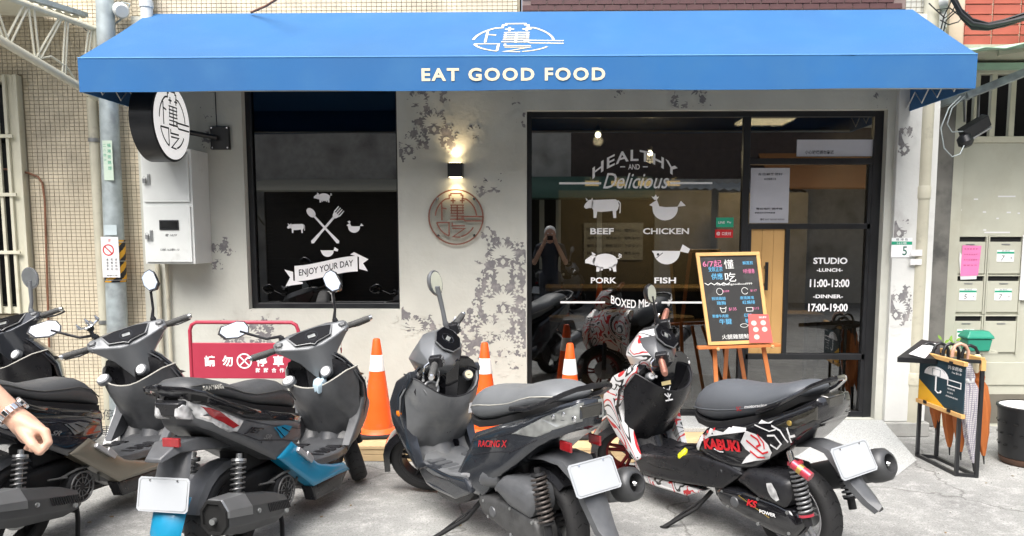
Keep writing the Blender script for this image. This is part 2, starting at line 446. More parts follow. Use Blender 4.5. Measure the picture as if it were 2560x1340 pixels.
M['pvc'] = mat('beige_pipe', (0.50, 0.48, 0.38), 0.45, var=0.08, stain=(0.24, 0.22, 0.18), sscale=5, slo=0.55, shi=0.8)
M['galv'] = mat('galvanized', (0.36, 0.41, 0.42), 0.5, 0.25, var=0.2, scale=14, stain=(0.20, 0.21, 0.21), sscale=4, slo=0.5, shi=0.75)
M['concrete'] = mat('concrete', (0.34, 0.34, 0.32), 0.85, var=0.15, scale=12, bump=0.2, bscale=60, stain=(0.22, 0.21, 0.2), sscale=3)
M['dark_inside'] = mat('dark_room_paint', (0.035, 0.034, 0.034), 0.8, var=0.2)
M['warmwall'] = mat('warm_room_wall', (0.30, 0.25, 0.17), 0.7, var=0.1)
M['cream_paint'] = mat('cream_steel', (0.60, 0.58, 0.46), 0.4, var=0.06, stain=(0.4, 0.33, 0.22), sscale=5, slo=0.6, shi=0.85)
M['gate'] = mat('bronze_steel', (0.52, 0.52, 0.43), 0.40, 0.15, var=0.15, scale=2.0, stain=(0.44, 0.42, 0.33), sscale=2.5, slo=0.5, shi=0.8)
M['rust'] = mat('rusty_pipe', (0.20, 0.09, 0.05), 0.7, var=0.3, scale=20)
M['glass'] = glass('clear_glass', (0.42, 0.45, 0.45), 2.5)
M['darkglass'] = glass('tinted_glass', (0.10, 0.11, 0.13), 2.2)
M['bulb'] = mat('warm_bulb', (1, .8, .5), 0.5, var=0, emit=(1.0, 0.80, 0.50), es=28)
M['glow'] = mat('lit_menu', (.8, .6, .35), 0.5, var=0, emit=(1.0, 0.62, 0.25), es=0.7)

def ground_mat():
    m = bpy.data.materials.new('street_asphalt'); m.use_nodes = True; t = m.node_tree; N, L = t.nodes, t.links; b = N['Principled BSDF']
    tc = N.new('ShaderNodeTexCoord')
    def nz(s, d=8, r=0.6):
        n = N.new('ShaderNodeTexNoise'); n.inputs['Scale'].default_value = s; n.inputs['Detail'].default_value = d; n.inputs['Roughness'].default_value = r
        L.new(tc.outputs['Object'], n.inputs['Vector']); return n.outputs['Fac']
    def ramp(src, a, c, lo=0, hi=1):
        q = N.new('ShaderNodeMapRange'); q.inputs[1].default_value = a; q.inputs[2].default_value = c; q.inputs[3].default_value = lo; q.inputs[4].default_value = hi
        L.new(src, q.inputs[0]); return q.outputs[0]
    def mix(f, a, bb):
        x = N.new('ShaderNodeMix'); x.data_type = 'RGBA'; L.new(f, x.inputs[0])
        for i, v in ((6, a), (7, bb)):
            if isinstance(v, tuple): x.inputs[i].default_value = v + (1,)
            else: L.new(v, x.inputs[i])
        return x.outputs[2]
    c = mix(ramp(nz(1.1), .42, .62), (.285, .288, .275), (.205, .207, .20))
    c = mix(ramp(nz(7.5, 12, .8), .48, .70), c, (.45, .445, .43))     # pale scuffed patches
    c = mix(ramp(nz(90, 3), .52, .70), c, (.13, .125, .12))            # dark stones
    c = mix(ramp(nz(160, 2), .62, .72), c, (.55, .54, .52))            # pale grit
    c = mix(ramp(nz(2.3, 12, .8), .60, .72), c, (.13, .125, .12))      # oil stains
    vo = N.new('ShaderNodeTexVoronoi'); vo.feature = 'DISTANCE_TO_EDGE'; vo.inputs['Scale'].default_value = .55
    wv = N.new('ShaderNodeTexNoise'); wv.inputs['Scale'].default_value = 3; wv.inputs['Detail'].default_value = 6; L.new(tc.outputs['Object'], wv.inputs['Vector'])
    ad = N.new('ShaderNodeVectorMath'); ad.operation = 'MULTIPLY_ADD'; L.new(wv.outputs['Color'], ad.inputs[0]); ad.inputs[1].default_value = (.5, .5, 0); L.new(tc.outputs['Object'], ad.inputs[2]); L.new(ad.outputs[0], vo.inputs['Vector'])
    c = mix(ramp(vo.outputs['Distance'], .0, .007, .75, 0), c, (.09, .088, .082))          # hairline cracks
    c = mix(ramp(nz(.8, 5, .6), .56, .66, 0, .45), c, (.15, .148, .14))                    # darker worn areas
    L.new(c, b.inputs['Base Color']); b.inputs['Roughness'].default_value = .85
    bp = N.new('ShaderNodeBump'); bp.inputs['Strength'].default_value = .5; bp.inputs['Distance'].default_value = .004
    L.new(nz(110, 4), bp.inputs['Height']); L.new(bp.outputs[0], b.inputs['Normal'])
    return m
def granite_mat():
    m = mat('granite', (0.37, 0.38, 0.375), 0.7, var=0.5, scale=150, det=2)
    return m
M['ground'] = ground_mat(); M['granite'] = granite_mat()

# ================================================================ ground
struct(MB().box(-60, 60, -60, 60, -0.3, 0), 'ground', M['ground'], smooth=0)

# ================================================================ the shop
WL, WR = -3.30, 2.96            # shop wall ends
wx0, wx1, wz0, wz1 = -2.452, -1.217, 1.017, 2.95      # display window opening
sx0, sx1, sz0, sz1 = -0.187, 2.640, 0.13, 2.595       # glazed front opening
YF = 0.07                                              # face of the frames
shop = empty('shop_building', (0, 0, 0), 'grey plastered shop with damask prints, dark window and black glazed front under the blue awning', 'shop')
w = MB()
def wallbox(x0, x1, z0, z1): w.box(x0, x1, 0, 0.22, z0, z1)
wallbox(WL, wx0, 0, 3.33); wallbox(wx0, wx1, 0, wz0); wallbox(wx0, wx1, wz1, 3.33); wallbox(wx1, sx0, 0, 3.33)
wallbox(sx0, sx1, 0, sz0 - .004); wallbox(sx0, sx1, sz1, 3.33)
wallbox(sx1, 2.70, 0, 3.33)
w.build('wall', M['stucco'], shop, smooth=0)
# worn damask stencils on the plaster
da = Art(); dp = Art(); dp.jit = 4e-6; da.jit = 0
def dam(px, py, wpx, hpx, seed, keep=.55, cell=.30):
    c = P(px, py, 0.0); k = CD / F
    gd, gp = damask(wpx * k, hpx * k, seed, keep, cell, c.x, c.z)
    for g, art in ((gd, da), (gp, dp)):
        ok = []; k0_ = len(art.m.v)
        for q in g:
            q = [(x + c.x, y + c.z) for x, y in q]
            if all((wx1 + .01 < x < sx0 - .008) or (x < wx0 - .01 and x > WL) or (x > sx1 + .01 and x < 2.69) or (x < wx1 and z < wz0 - .01) or (x > sx0 and z > sz1 + .01) for x, z in q): ok.append(q)
        art.polys(ok)
        if art is da: art.m.v = art.m.v[:k0_] + [(a, b, seed * 4e-5) for a, b, _ in art.m.v[k0_:]]
dam(1258, 745, 130, 330, 1, .80, .34); dam(1225, 820, 190, 150, 2, .55, .34)
dam(1085, 300, 110, 200, 3, .42, .30); dam(1022, 355, 70, 110, 4, .52, .26); dam(1300, 290, 60, 110, 5, .35, .3)
dam(1235, 460, 120, 80, 6, .10, .3); dam(1030, 810, 130, 90, 7, .22, .3); dam(1190, 330, 40, 60, 16, .0, .3)
dam(545, 640, 90, 140, 9, .25, .3); dam(620, 835, 150, 120, 10, .55, .3); dam(905, 1000, 70, 150, 11, .5, .3); dam(520, 320, 70, 160, 12, .02, .3)
dam(1720, 245, 120, 60, 13, .5, .3); dam(1560, 245, 50, 40, 14, .3, .3); dam(1040, 250, 60, 50, 15, .3, .3); dam(2200, 255, 50, 60, 17, .5, .3)
q_ = da.lay('damask_print', M['damask'], (0, -0.0012, 0), VX, VZ, shop); q_['kind'] = 'stuff'
q_ = dp.lay('damask_leaves', M['stucco'], (0, -0.0025, 0), VX, VZ, shop); q_['kind'] = 'stuff'
# --- display window
fr = MB(); t = .045
for a in ((wx0, wx0 + t, wz0, wz1), (wx1 - .02, wx1, wz0, wz1)): fr.box(a[0], a[1], YF, YF + .06, a[2], a[3])
fr.box(wx0 + t, wx1 - .02, YF, YF + .06, wz0, wz0 + t); fr.box(wx0 + t, wx1 - .02, YF, YF + .06, wz1 - t, wz1)
dw = fr.build('display_window', M['black'], shop, smooth=0, bevel=.003)
MB().box(wx0 + t, wx1 - .02, YF + .03, YF + .036, wz0 + t, wz1 - t).build('pane', M['darkglass'], dw, smooth=0)
def onwin(px, py): p = P(px, py, YF + .027); return (p.x, p.z)
KW = (CD + YF) / F
for nm, art_, pos, k_, ro, dy_ in (('pig_decal', pig_art(), (809, 493), 25, 0, 0), ('cow_decal', cow_art(), (741, 570), 24, 0, 0), ('chicken_decal', chicken_art(), (885, 568), 25, 0, 0), ('fish_decal', fish_art(), (820, 632), 28, 0, 0), ('spoon_decal', spoon_art(), (808, 565), 57, 42, 0), ('fork_decal', fork_art(), (816, 565), 57, -42, .0006)):
    Art().polys(art_, onwin(*pos), k_ * KW, rot=math.radians(ro)).lay(nm, M['white'], (0, YF + .027 - dy_, 0), VX, VZ, dw)
A = Art()   # ribbon
def bw(x, y): return (x, y + 14 * math.sin((x - 815) / 80.0 * 1.5) * -1)
cen = P(815, 672, YF + .025)
rb = []
n = 16
for i in range(n):
    xa, xb = -80 + 160 * i / n, -80 + 160 * (i + 1) / n
    fa, fb = 13 * math.sin(xa / 80 * 1.4), 13 * math.sin(xb / 80 * 1.4)
    rb.append([(xa, fa + 20), (xb, fb + 20), (xb, fb - 19), (xa, fa - 19)])
rb.append([(-84, -8), (-106, -2), (-92, -22), (-104, -44), (-60, -38), (-60, -34), (-84, -30)])
rb.append([(84, 8), (84, 30), (62, 36), (72, 42), (108, 24), (94, 14), (106, -6), (84, 0)])
A.polys(rb, (cen.x, cen.z), KW); A.lay('ribbon_decal', M['white'], (0, YF + .026, 0), VX, VZ, dw)
A = Art(); A.text(text_fit('ENJOY YOUR DAY', 138, 21, bold=.012))
A.warp(lambda x, y: (x * KW + cen.x, (y + 13 * math.sin(x / 80 * 1.4)) * KW + cen.z)); A.lay('lettering', M['ink'], (0, YF + .0245, 0), VX, VZ, dw)
# --- glazed front
t = .05
def PX(px, py): return P(px, py, YF).x
def PZ(px, py): return P(px, py, YF).z
xm = PX(1866, 430); xd = PX(1966, 700)
z1, z2, z3 = PZ(2050, 403), PZ(2050, 566), PZ(2070, 892)
fr = MB()
def bx(x0, x1, z0, z1, d=.06): fr.box(x0, x1, YF, YF + d, z0, z1)
bx(sx0, sx0 + .035, sz0, sz1); bx(sx1 - .07, sx1, sz0, sz1, .061); bx(sx0 + .035, sx1 - .07, sz1 - .045, sz1); bx(sx0 + .035, sx1 - .07, sz0, sz0 + .045)
bx(xm - .028, xm + .028, sz0 + .045, sz1 - .045, .062)
bx(xm + .028, sx1 - .07, z1 - .024, z1 + .024)
gf = fr.build('glazed_front', M['black'], shop, smooth=0, bevel=.003)
MB().box(sx0 + .035, xm - .028, YF + .03, YF + .036, sz0 + .045, sz1 - .045).build('pane', M['glass'], gf, smooth=0)
MB().box(xm + .028, sx1 - .07, YF + .03, YF + .036, z1 + .024, sz1 - .045).build('pane', M['glass'], gf, smooth=0)
fr = MB()
bx(xm + .030, sx1 - .072, z2 - .022, z2 + .022); bx(xm + .030, sx1 - .072, z3 - .024, z3 + .024); bx(xd - .018, xd + .018, z3 + .024, z2 - .022)
bx(xm + .030, xm + .055, sz0 + .047, z2 - .022); bx(sx1 - .10, sx1 - .072, sz0 + .047, z1 - .026)
door = fr.build('door', M['black'], shop, smooth=0, bevel=.003)
MB().box(xm + .030, sx1 - .10, YF + .03, YF + .036, z2 + .022, z1 - .026).build('pane', M['glass'], door, smooth=0)
MB().box(xd + .018, sx1 - .10, YF + .03, YF + .036, z3 + .024, z2 - .022).build('pane', M['glass'], door, smooth=0)
MB().box(xm + .055, sx1 - .10, YF + .03, YF + .036, sz0 + .05, z3 - .024).build('pane', M['glass'], door, smooth=0)
wx = [xm + .055 + (xd - .018 - xm - .055) * i / 3 for i in range(4)]
M['doorwood'] = mat('door_wood', (0.56, 0.33, 0.12), 0.45, var=0.10, scale=3)
for i in range(3):
    MB().box(wx[i] + .0008, wx[i + 1] - .0008, YF + .02, YF + .045, z3 + .024, z2 - .022).build('board', M['doorwood'], door, smooth=0, bevel=.0012)
hh = P(1913, 690, YF); MB().box(hh.x - .012, hh.x + .012, YF - .045, YF - .025, PZ(1913, 725), PZ(1913, 655)).box(hh.x - .008, hh.x + .008, YF - .025, YF + .02, PZ(1913, 715), PZ(1913, 708)).box(hh.x - .008, hh.x + .008, YF - .025, YF + .02, PZ(1913, 672), PZ(1913, 665)).build('handle', M['black'], door, smooth=0, bevel=.002)
# window lettering on the big pane
def on(px, py): p = P(px, py, YF + .027); return (p.x, p.z)
A = Art()
hc = on(1588, 388); A.text(text_fit('HEALTHY', 210 * KW, 27 * KW, bold=.02, space=1.15))
A.warp(lambda x, y: (x, y - 1.25 * x * x))
A.m.v = [(v[0] + hc[0], v[1] + hc[1], 0) for v in A.m.v]
A.lay('lettering', M['white'], (0, YF + .027, 0), VX, VZ, gf); A = Art()
A.text(text_fit('AND', 28 * KW, 13 * KW, bold=.01), on(1585, 417))
A.polys(stroke([(-22, 0), (-34, 0)], 2.5) + stroke([(22, 0), (34, 0)], 2.5), on(1585, 417), KW)
A.lay('lettering', M['white'], (0, YF + .027, 0), VX, VZ, gf); A = Art()
A.text(text_fit('Delicious', 163 * KW, 38 * KW, bold=.004, shear=.38), on(1590, 452))
A.polys(stroke([(-188, 0), (-84, 0)], 5) + stroke([(86, 0), (190, 0)], 5), on(1588, 458), KW)
A.lay('lettering', M['white'], (0, YF + .027, 0), VX, VZ, gf)
for nm, art_, pos, k_ in (('cow_decal', cow_art(), (1508, 519), 49), ('chicken_decal', chicken_art(), (1663, 522), 52), ('pig_decal', pig_art(), (1512, 653), 50), ('fish_decal', fish_art(), (1670, 640), 58)):
    Art().polys(art_, on(*pos), k_ * KW).lay(nm, M['white'], (0, YF + .027, 0), VX, VZ, gf)
for s, x, y, ww in (('BEEF', 1505, 578, 58), ('CHICKEN', 1665, 578, 114), ('PORK', 1509, 701, 64), ('FISH', 1663, 701, 54)):
    A = Art(); A.text(text_fit(s, ww * KW, 15 * KW, bold=.025), on(x, y)); A.lay('lettering', M['white'], (0, YF + .027, 0), VX, VZ, gf)
A = Art()
A.polys(stroke([(-188, 0), (-76, 0)], 5) + stroke([(66, 0), (175, 0)], 5), on(1588, 756), KW)
A.lay('rule_line', M['white'], (0, YF + .027, 0), VX, VZ, gf)
A = Art(); bc = on(1585, 760); A.text(text_fit('BOXED MEAL', 116 * KW, 21 * KW, bold=.018))
A.warp(lambda x, y: (x, y + 1.1 * x * x)); A.m.v = [(v[0] + bc[0], v[1] + bc[1], 0) for v in A.m.v]
A.lay('lettering', M['white'], (0, YF + .027, 0), VX, VZ, gf)
A = Art()
for s, x, y, ww, h_ in (('STUDIO', 2076, 652, 84, 16), ('-LUNCH-', 2074, 675, 64, 9), ('11:00-13:00', 2074, 708, 98, 20), ('-DINNER-', 2070, 741, 74, 9), ('17:00-19:00', 2070, 769, 98, 20)):
    A = Art(); A.text(text_fit(s, ww * KW, h_ * KW, bold=.03), on(x, y)); A.lay('lettering', M['white'], (0, YF + .027, 0), VX, VZ, door)
e = P(1647, 663, YF + .02)
Art().polys([ell(0, 0, 3.2, 3.2, 12)] + stroke([(-4, -9), (12, 4)], 1.5), on(1645, 636), KW).lay('fish_eye_decal', M['ink'], (0, YF + .0255, 0), VX, VZ, gf)
# stickers on the glass
def sticker(name, px, py, wpx, hpx, m, txt, label, cat, y=YF + .024, tm=None, txs=None):
    c = P(px, py, y); k = (CD + y) / F; o = empty(name, (c.x, y, c.z), label, cat)
    MB().box(-wpx * k / 2, wpx * k / 2, 0, .002, -hpx * k / 2, hpx * k / 2).build('sheet', m, o, smooth=0)
    if txt:
        a = Art()
        for s, dx, dy, ww, hh_ in txt: a.text(text_fit(s, ww * k, hh_ * k, bold=.01), (dx * k, dy * k))
        a.lay('print', tm or M['white'], (0, -.0012, 0), VX, VZ, o, world=False)
    return o
sticker('payment_sticker', 1812, 556, 43, 24, M['green'], [('LINE', -8, 0, 16, 6), ('Pay', 11, 0, 10, 6)], 'green rectangular payment sticker on the glass beside the door', 'sticker')
sticker('payment_sticker', 1810, 584, 44, 20, M['red'], [('口支付', 6, 0, 22, 8), ('@', -14, 0, 9, 9)], 'red payment sticker just under the green one on the glass', 'sticker')
k = (CD + YF) / F
M['ppaper'] = mat('notice_paper', (0.50, 0.50, 0.54), 0.8, var=0.05)
sticker('notice_sheet', 1924, 489, 95, 134, M['ppaper'], [('各位顧客您好', 0, 52, 60, 6), ('本店營業公告', 0, 40, 30, 5), ('電話預約 請掃描', 0, -32, 64, 5), ('謝謝您的支持與愛護', -10, -42, 50, 4), ('懂吃 EAT GOOD FOOD', 8, -58, 60, 5)], 'white printed notice taped inside the door glass above the wooden board', 'notice', y=YF + .022, tm=M['ink'])
sticker('notice_banner', 2090, 370, 190, 40, M['ppaper'], [('小心玻璃請勿靠近', -40, -10, 70, 9)], 'long white paper strip in the glass over the door', 'notice', y=YF + .022, tm=M['ink'])

# --- pillar at the right end
pil = empty('pillar', (2.80, -.05, 0), 'whitish plastered pillar with worn prints right of the glazed front', 'pillar')
p0 = P(2241, 500, -.05).x; p1 = P(2290, 500, -.05).x + .12
M['pillar'] = mat('pillar_plaster', (0.62, 0.625, 0.60), 0.8, var=0.08, scale=3, bump=0.2, bscale=30, stain=(0.36, 0.34, 0.33), sscale=2, slo=0.55, shi=0.8)
MB().box(2.70, 3.02, -.05, .25, 0.12, 3.3).build('shaft', M['pillar'], pil, smooth=0, world=True, bevel=.006)
MB().box(2.66, 3.05, -.08, .25, 0, .118).build('foot', M['concrete'], pil, smooth=0, world=True, bevel=.01)
d2, l2 = [], []
for px, py, wpx, hpx, seed, keep in ((2262, 350, 50, 110, 21, .25), (2248, 560, 50, 90, 22, .25), (2240, 765, 90, 110, 23, .55)):
    c = P(px, py, -.05); k = CD / F
    for g, out in zip(damask(wpx * k, hpx * k, seed, keep, .3, c.x, c.z), (d2, l2)):
        out += [[(x + c.x, z + c.z) for x, z in q] for q in g if all(2.705 < x + c.x < 3.015 for x, z in q)]
q_ = Art().polys(d2).lay('damask_print', M['damask'], (0, -.0515, 0), VX, VZ, pil); q_['kind'] = 'stuff'
_a = Art(); _a.jit = 4e-6; q_ = _a.polys(l2).lay('damask_leaves', M['pillar'], (0, -.0525, 0), VX, VZ, pil); q_['kind'] = 'stuff'
sg = P(2256, 621, -.055)
s_ = sticker('house_number_plate', 2254, 619, 50, 48, M['white'], [('5', 8, -8, 11, 22)], 'white house number plate reading 5 with green band on the pillar', 'number plate', y=-.056, tm=mat('green_ink', (0.01, .12, .08), .5, var=0))
kk = 6.15 / F
MB().box(-25 * kk, 25 * kk, -.0015, 0, 7 * kk, 15 * kk).build('band', M['green'], s_, smooth=0)
Art().text(text_fit('162巷', 24 * kk, 6 * kk), (0, 11 * kk)).lay('print', M['white'], (0, -.0028, 0), VX, VZ, s_, world=False)
Art().text(text_fit('福 港 街', 30 * kk, 6 * kk), (0, 20 * kk)).lay('print', M['ink'], (0, -.0012, 0), VX, VZ, s_, world=False)

# --- room behind the glass
room = MB()
room.box(-3.2, 2.95, 4.6, 4.7, 0, 2.9); room.box(-3.2, 2.95, .23, 4.6, 2.80, 2.9)
room.box(2.95, 3.05, .26, 4.7, 0, 2.9); room.box(-.75, -.65, .23, 4.6, .13, 2.8)
struct(room, 'interior_walls', M['dark_inside'], smooth=0)
struct(MB().box(-3.2, 2.95, .23, 4.6, 0, .125), 'interior_floor', mat('room_floor', (0.10, 0.085, 0.07), 0.4, var=.2), smooth=0)
struct(MB().box(.1, 1.9, 3.0, 3.06, .13, 2.15).box(1.9, 2.9, 2.6, 2.66, .13, 2.1), 'interior_partition_wall', M['warmwall'], smooth=0)
c = empty('counter', (.9, 2.3, .125), 'wood fronted counter inside the shop behind the big pane', 'counter')
MB().box(-.9, .9, -.25, .25, 0, .9).build('front', M['dark_inside'], c, smooth=0, bevel=.01)
MB().box(-.95, .95, -.3, .3, .902, .94).build('worktop', M['pinewood'], c, smooth=0, bevel=.005)
c = empty('dining_table', (2.1, 1.3, .125), 'narrow wooden table inside the door window', 'table')
MB().box(-.5, .5, -.2, .2, .72, .75).build('tabletop', M['pinewood'], c, smooth=0, bevel=.004)
for x in (-.45, .45):
    for y in (-.17, .17): MB().box(x - .015, x + .015, y - .015, y + .015, 0, .719).build('leg', M['black'], c, smooth=0)
def stool(x, y, label):
    o = empty('bar_stool', (x, y, .125), label, 'stool', 'tall bar stools behind the glass')
    MB().lathe([(.16, .72), (.165, .74), (.16, .76)], n=18).build('seat', M['pinewood'], o)
    for i in range(4):
        a = math.pi / 4 + i * math.pi / 2
        MB().tube([(.1 * math.cos(a), .1 * math.sin(a), .72), (.2 * math.cos(a), .2 * math.sin(a), 0)], .012, 6).build('leg', M['black'], o)
    MB().ring((0, 0, .25), (0, 0, 1), .16, .008, 20, 6).build('footrest', M['black'], o)
stool(.15, .75, 'bar stool nearest the left edge of the big pane'); stool(1.15, .8, 'bar stool inside behind the chalkboard'); stool(.65, 1.3, 'bar stool farther inside between the other two')
for i, (px, py, yy) in enumerate(((1495, 337, 1.6), (1625, 383, 2.2))):
    p = P(px, py, yy); o = empty('pendant_lamp', p, ('glowing pendant bulb hanging highest behind the big pane', 'glowing pendant bulb behind the letters of the big pane')[i], 'lamp')
    MB().sphere((0, 0, 0), .028, 10, 8).build('bulb', M['bulb'], o); MB().lathe([(.012, .025), (.03, .035), (.028, .07), (.01, .09)], n=12).build('socket', M['black'], o)
    MB().tube([(0, 0, .09), (0, 0, 2.79 - p.z)], .003, 5).build('cord', M['black'], o)
    l = bpy.data.lights.new('pendant_light', 'POINT'); l.energy = 7; l.color = (1, .72, .42); l.shadow_soft_size = .05
    lo = bpy.data.objects.new('pendant_light', l); COL.objects.link(lo); lo.parent = o; lo.location = (0, 0, -.06)
l = bpy.data.lights.new('room_fill', 'AREA'); l.energy = 24; l.size = .5; l.color = (1, .7, .4)  # added warm fill for the room by the door, not a shop lamp
lp = empty('room_fill_panel', (2.2, 1.9, 2.78), 'added glowing panel that brightens the room over the table by the door', 'lamp')
MB().box(-.25, .25, -.25, .25, 0, .02).build('fill_face', mat('fill_glow', (.9, .8, .6), .5, var=0, emit=(1, .75, .45), es=.9), lp, smooth=0)
lo = bpy.data.objects.new('room_fill', l); COL.objects.link(lo); lo.parent = lp; lo.location = (0, 0, -.01)
for i, px in enumerate((1480, 1545, 1612, 1683)):
    p = P(px, 452, 2.95); o = empty('menu_lightbox', p, ['lit food picture first from the left over the counter', 'lit food picture second from the left over the counter', 'lit food picture third from the left over the counter', 'lit food picture at the right end over the counter'][i], 'lightbox', 'lit food pictures over the counter')
    MB().box(-.09, .09, 0, .03, -.07, .05).build('frame', M['black'], o, smooth=0)
    MB().box(-.08, .08, -.004, 0, -.06, .0).build('picture', M['glow'], o, smooth=0)
    Art().polys([chicken_art(), pig_art(), cow_art(), fish_art()][i], (0, .02), .04).lay('icon', M['cream'], (0, -.006, 0), VX, VZ, o, world=False)
o = empty('wall_poster', (.75, 2.99, 1.55), 'pale printed menu sheet pinned on the back wall of the shop', 'poster')
MB().box(-.35, .35, -.005, 0, -.22, .22).build('sheet', M['paper'], o, smooth=0)
a = Art()
for j in range(4):
    for i in range(3): a.text(text2d(['牛肉', '雞肉', '豬肉', '鮮魚'][(i + j) % 4] + ' $1%d5' % (j + 1), .04), (-.22 + .22 * i, .13 - .09 * j))
a.lay('print', M['ink'], (0, -.007, 0), VX, VZ, o, world=False)
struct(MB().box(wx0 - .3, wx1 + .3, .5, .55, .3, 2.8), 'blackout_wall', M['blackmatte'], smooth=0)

# ================================================================ awning
aw = empty('awning', (-.19, 0, 2.57), 'long bright blue fabric awning lettered EAT GOOD FOOD over the shop', 'awning')
ax0, ax1, az0, az1, az2, ay = -3.16, 2.79, 2.572, 2.789, 3.346, -.97
th = .012
def slope_z(x, t):
    "height of the fabric: t = 0 at the front edge, 1 at the wall; it hangs a little between the frame ribs"
    return az1 + (az2 - az1) * t - .040 * min(1, .12 + min(x - ax0, ax1 - x) / .8) * math.sin(math.pi * t) * (1 + .15 * math.sin(x * 2 * math.pi / 1.19)) + .0022 * math.sin(x * 11 + 3 * t) * math.sin(math.pi * t)
rings = []
for i in range(121):
    x = ax0 + (ax1 - ax0) * i / 120
    top_ = [(x, ay + (-.002 - ay) * j / 14, slope_z(x, j / 14)) for j in range(15)]
    rings.append(top_ + [(p[0], p[1], p[2] - .010) for p in top_[::-1]])
MB().loft(rings).build('canopy', M['awning'], aw, smooth=50, world=True)
vv = MB()
nseg = 60
f0, f1 = [], []
for i in range(nseg + 1):
    x = ax0 + (ax1 - ax0) * i / nseg
    dy = .003 * math.sin(x * 9.1) + .002 * math.sin(x * 23)
    dz = .004 * math.sin(x * 3.1 + 1)
    f0.append([(x, ay, az1 - .002), (x, ay + dy * .3, (az0 + az1) / 2), (x, ay + dy, az0 + dz), (x, ay + dy + .010, az0 + dz), (x, ay + .012, az1 - .016)])
vv.loft(f0); vv.build('valance', M['awning'], aw, smooth=60, world=True)
for x in (ax0, ax1 - .01):
    MB().prism([(x, ay + .014, az0), (x, -.002, az0)] + [(x, ay + .014 + (-.016 - ay) * j / 12, slope_z(x, (.014 + (-.016 - ay) * j / 12) / -ay) - .013) for j in range(12, -1, -1)], (.01, 0, 0)).build('cheek', M['awning'], aw, smooth=0, world=True)
MB().tube([(ax0 + .012, ay + .03, az0 + .012), (ax1 - .012, ay + .03, az0 + .012)], .012, 6).build('frame_tube', M['steel'], aw, world=True)
for x, s in ((ax0 + .03, 1), (ax1 - .03, -1)):
    m = MB(); n = 8
    pts = [(x, -.05 - .11 * i, az0 + (.03 if i % 2 else .03 + .02 * i * .6)) for i in range(n)]
    pts = [(x, -.06 - .115 * i, az0 + .02 + (.10 if i % 2 else 0)) for i in range(n)]
    m.tube(pts, .005, 5); m.build('brace', M['white_metal'], aw, world=True)
# bright sewn hem between slope and valance
MB().tube([(ax0, ay, az1 + .002), (ax1, ay, az1 + .002)], .0035, 5).build('seam', mat('hem', (.10, .30, .62), .6, var=.05), aw, world=True)
kf = (CD + ay) / F
p = P(1283, 186, ay); Art().text(text_fit('EAT GOOD FOOD', 448 * kf, 31 * kf, bold=.03, space=1.2), (p.x, p.z)).lay('lettering', M['cream'], (0, ay - .0035, 0), VX, VZ, aw)
sl_u = Vector((0, -ay, az2 - az1)).normalized()
# logo on the slope
def slope_pt(px, py):
    d = P(px, py, Y=5.0) - CAM; n_ = Vector((0, -(az2 - az1), -ay)); o_ = Vector((0, ay, az1)); t_ = (o_ - CAM).dot(n_) / d.dot(n_); return CAM + d * t_
c = slope_pt(1283, 90); cb, ct = slope_pt(1283, 124), slope_pt(1283, 54)
rl = (ct - cb).length / 2 / .76; rx = 98 * ((CD + c.y) / F) / .76
A = Art().polys(logo_art(.046, ring=False, handle=.95), (0, 0), 1.0)
A.polys(stroke(arc(0, 0, .76, 176, 118, 10), .05), (0, 0))
mb = MB()
for v_ in A.m.v:
    q = c + Vector((rx, 0, 0)) * v_[0] + sl_u * rl * v_[1]; t_ = (q.y - ay) / -ay
    mb.v.append((q.x, q.y, slope_z(q.x, t_) + .004))
mb.f = list(A.m.f); mb.build('logo', M['cream'], aw, smooth=0, world=True, weld=False)

# ================================================================ round sign on its arm
fx = -2.77
rs = empty('round_sign', (fx, 0, 2.46), 'round black edged lightbox sign with the shop logo, projecting left of the dark window', 'sign')
cy_ = -.50; r_ = .285; cz_ = P(440, 306, cy_).z
MB().lathe([(r_ - .012, 0), (r_, .004), (r_, .165), (r_ - .01, .17)], (fx - .17, cy_, cz_), (1, 0, 0), 56).build('housing', M['black'], rs, world=True, smooth=30)
M['signface'] = mat('sign_face', (.80, .80, .80), .35, var=.03, emit=(1, .98, .96), es=.28)
MB().lathe([(r_ - .018, 0), (r_ - .018, .003)], (fx, cy_, cz_), (1, 0, 0), 48).build('face', M['signface'], rs, world=True, smooth=0)
Art().polys(logo_art(.05, ring=False, handle=1.0), (0, 0), .255).lay('logo', M['ink'], (fx + .005, cy_, cz_), (0, 1, 0), VZ, rs)
pl = P(547, 344, -.05)
MB().tube([(fx - .03, cy_ + r_ - .02, cz_ - .03), (pl.x - .02, -.06, pl.z)], .02, 10).build('arm', M['black'], rs, world=True)
MB().box(pl.x - .075, pl.x + .075, -.035, -.002, pl.z - .09, pl.z + .09).build('mounting_plate', M['black'], rs, world=True, smooth=0, bevel=.004)
m = MB()
for a in (-1, 1):
    for b_ in (-1, 1): m.lathe([(.007, 0), (.007, .006)], (pl.x + a * .062, -.036, pl.z + b_ * .077), (0, -1, 0), 8)
m.build('bolt', M['chrome'], rs, world=True)
MB().tube([(pl.x - .03, -.01, 2.9), (pl.x - .03, -.012, pl.z + .2), (pl.x - .02, -.03, pl.z + .08)], .004, 5).build('power_cable', M['black'], rs, world=True)

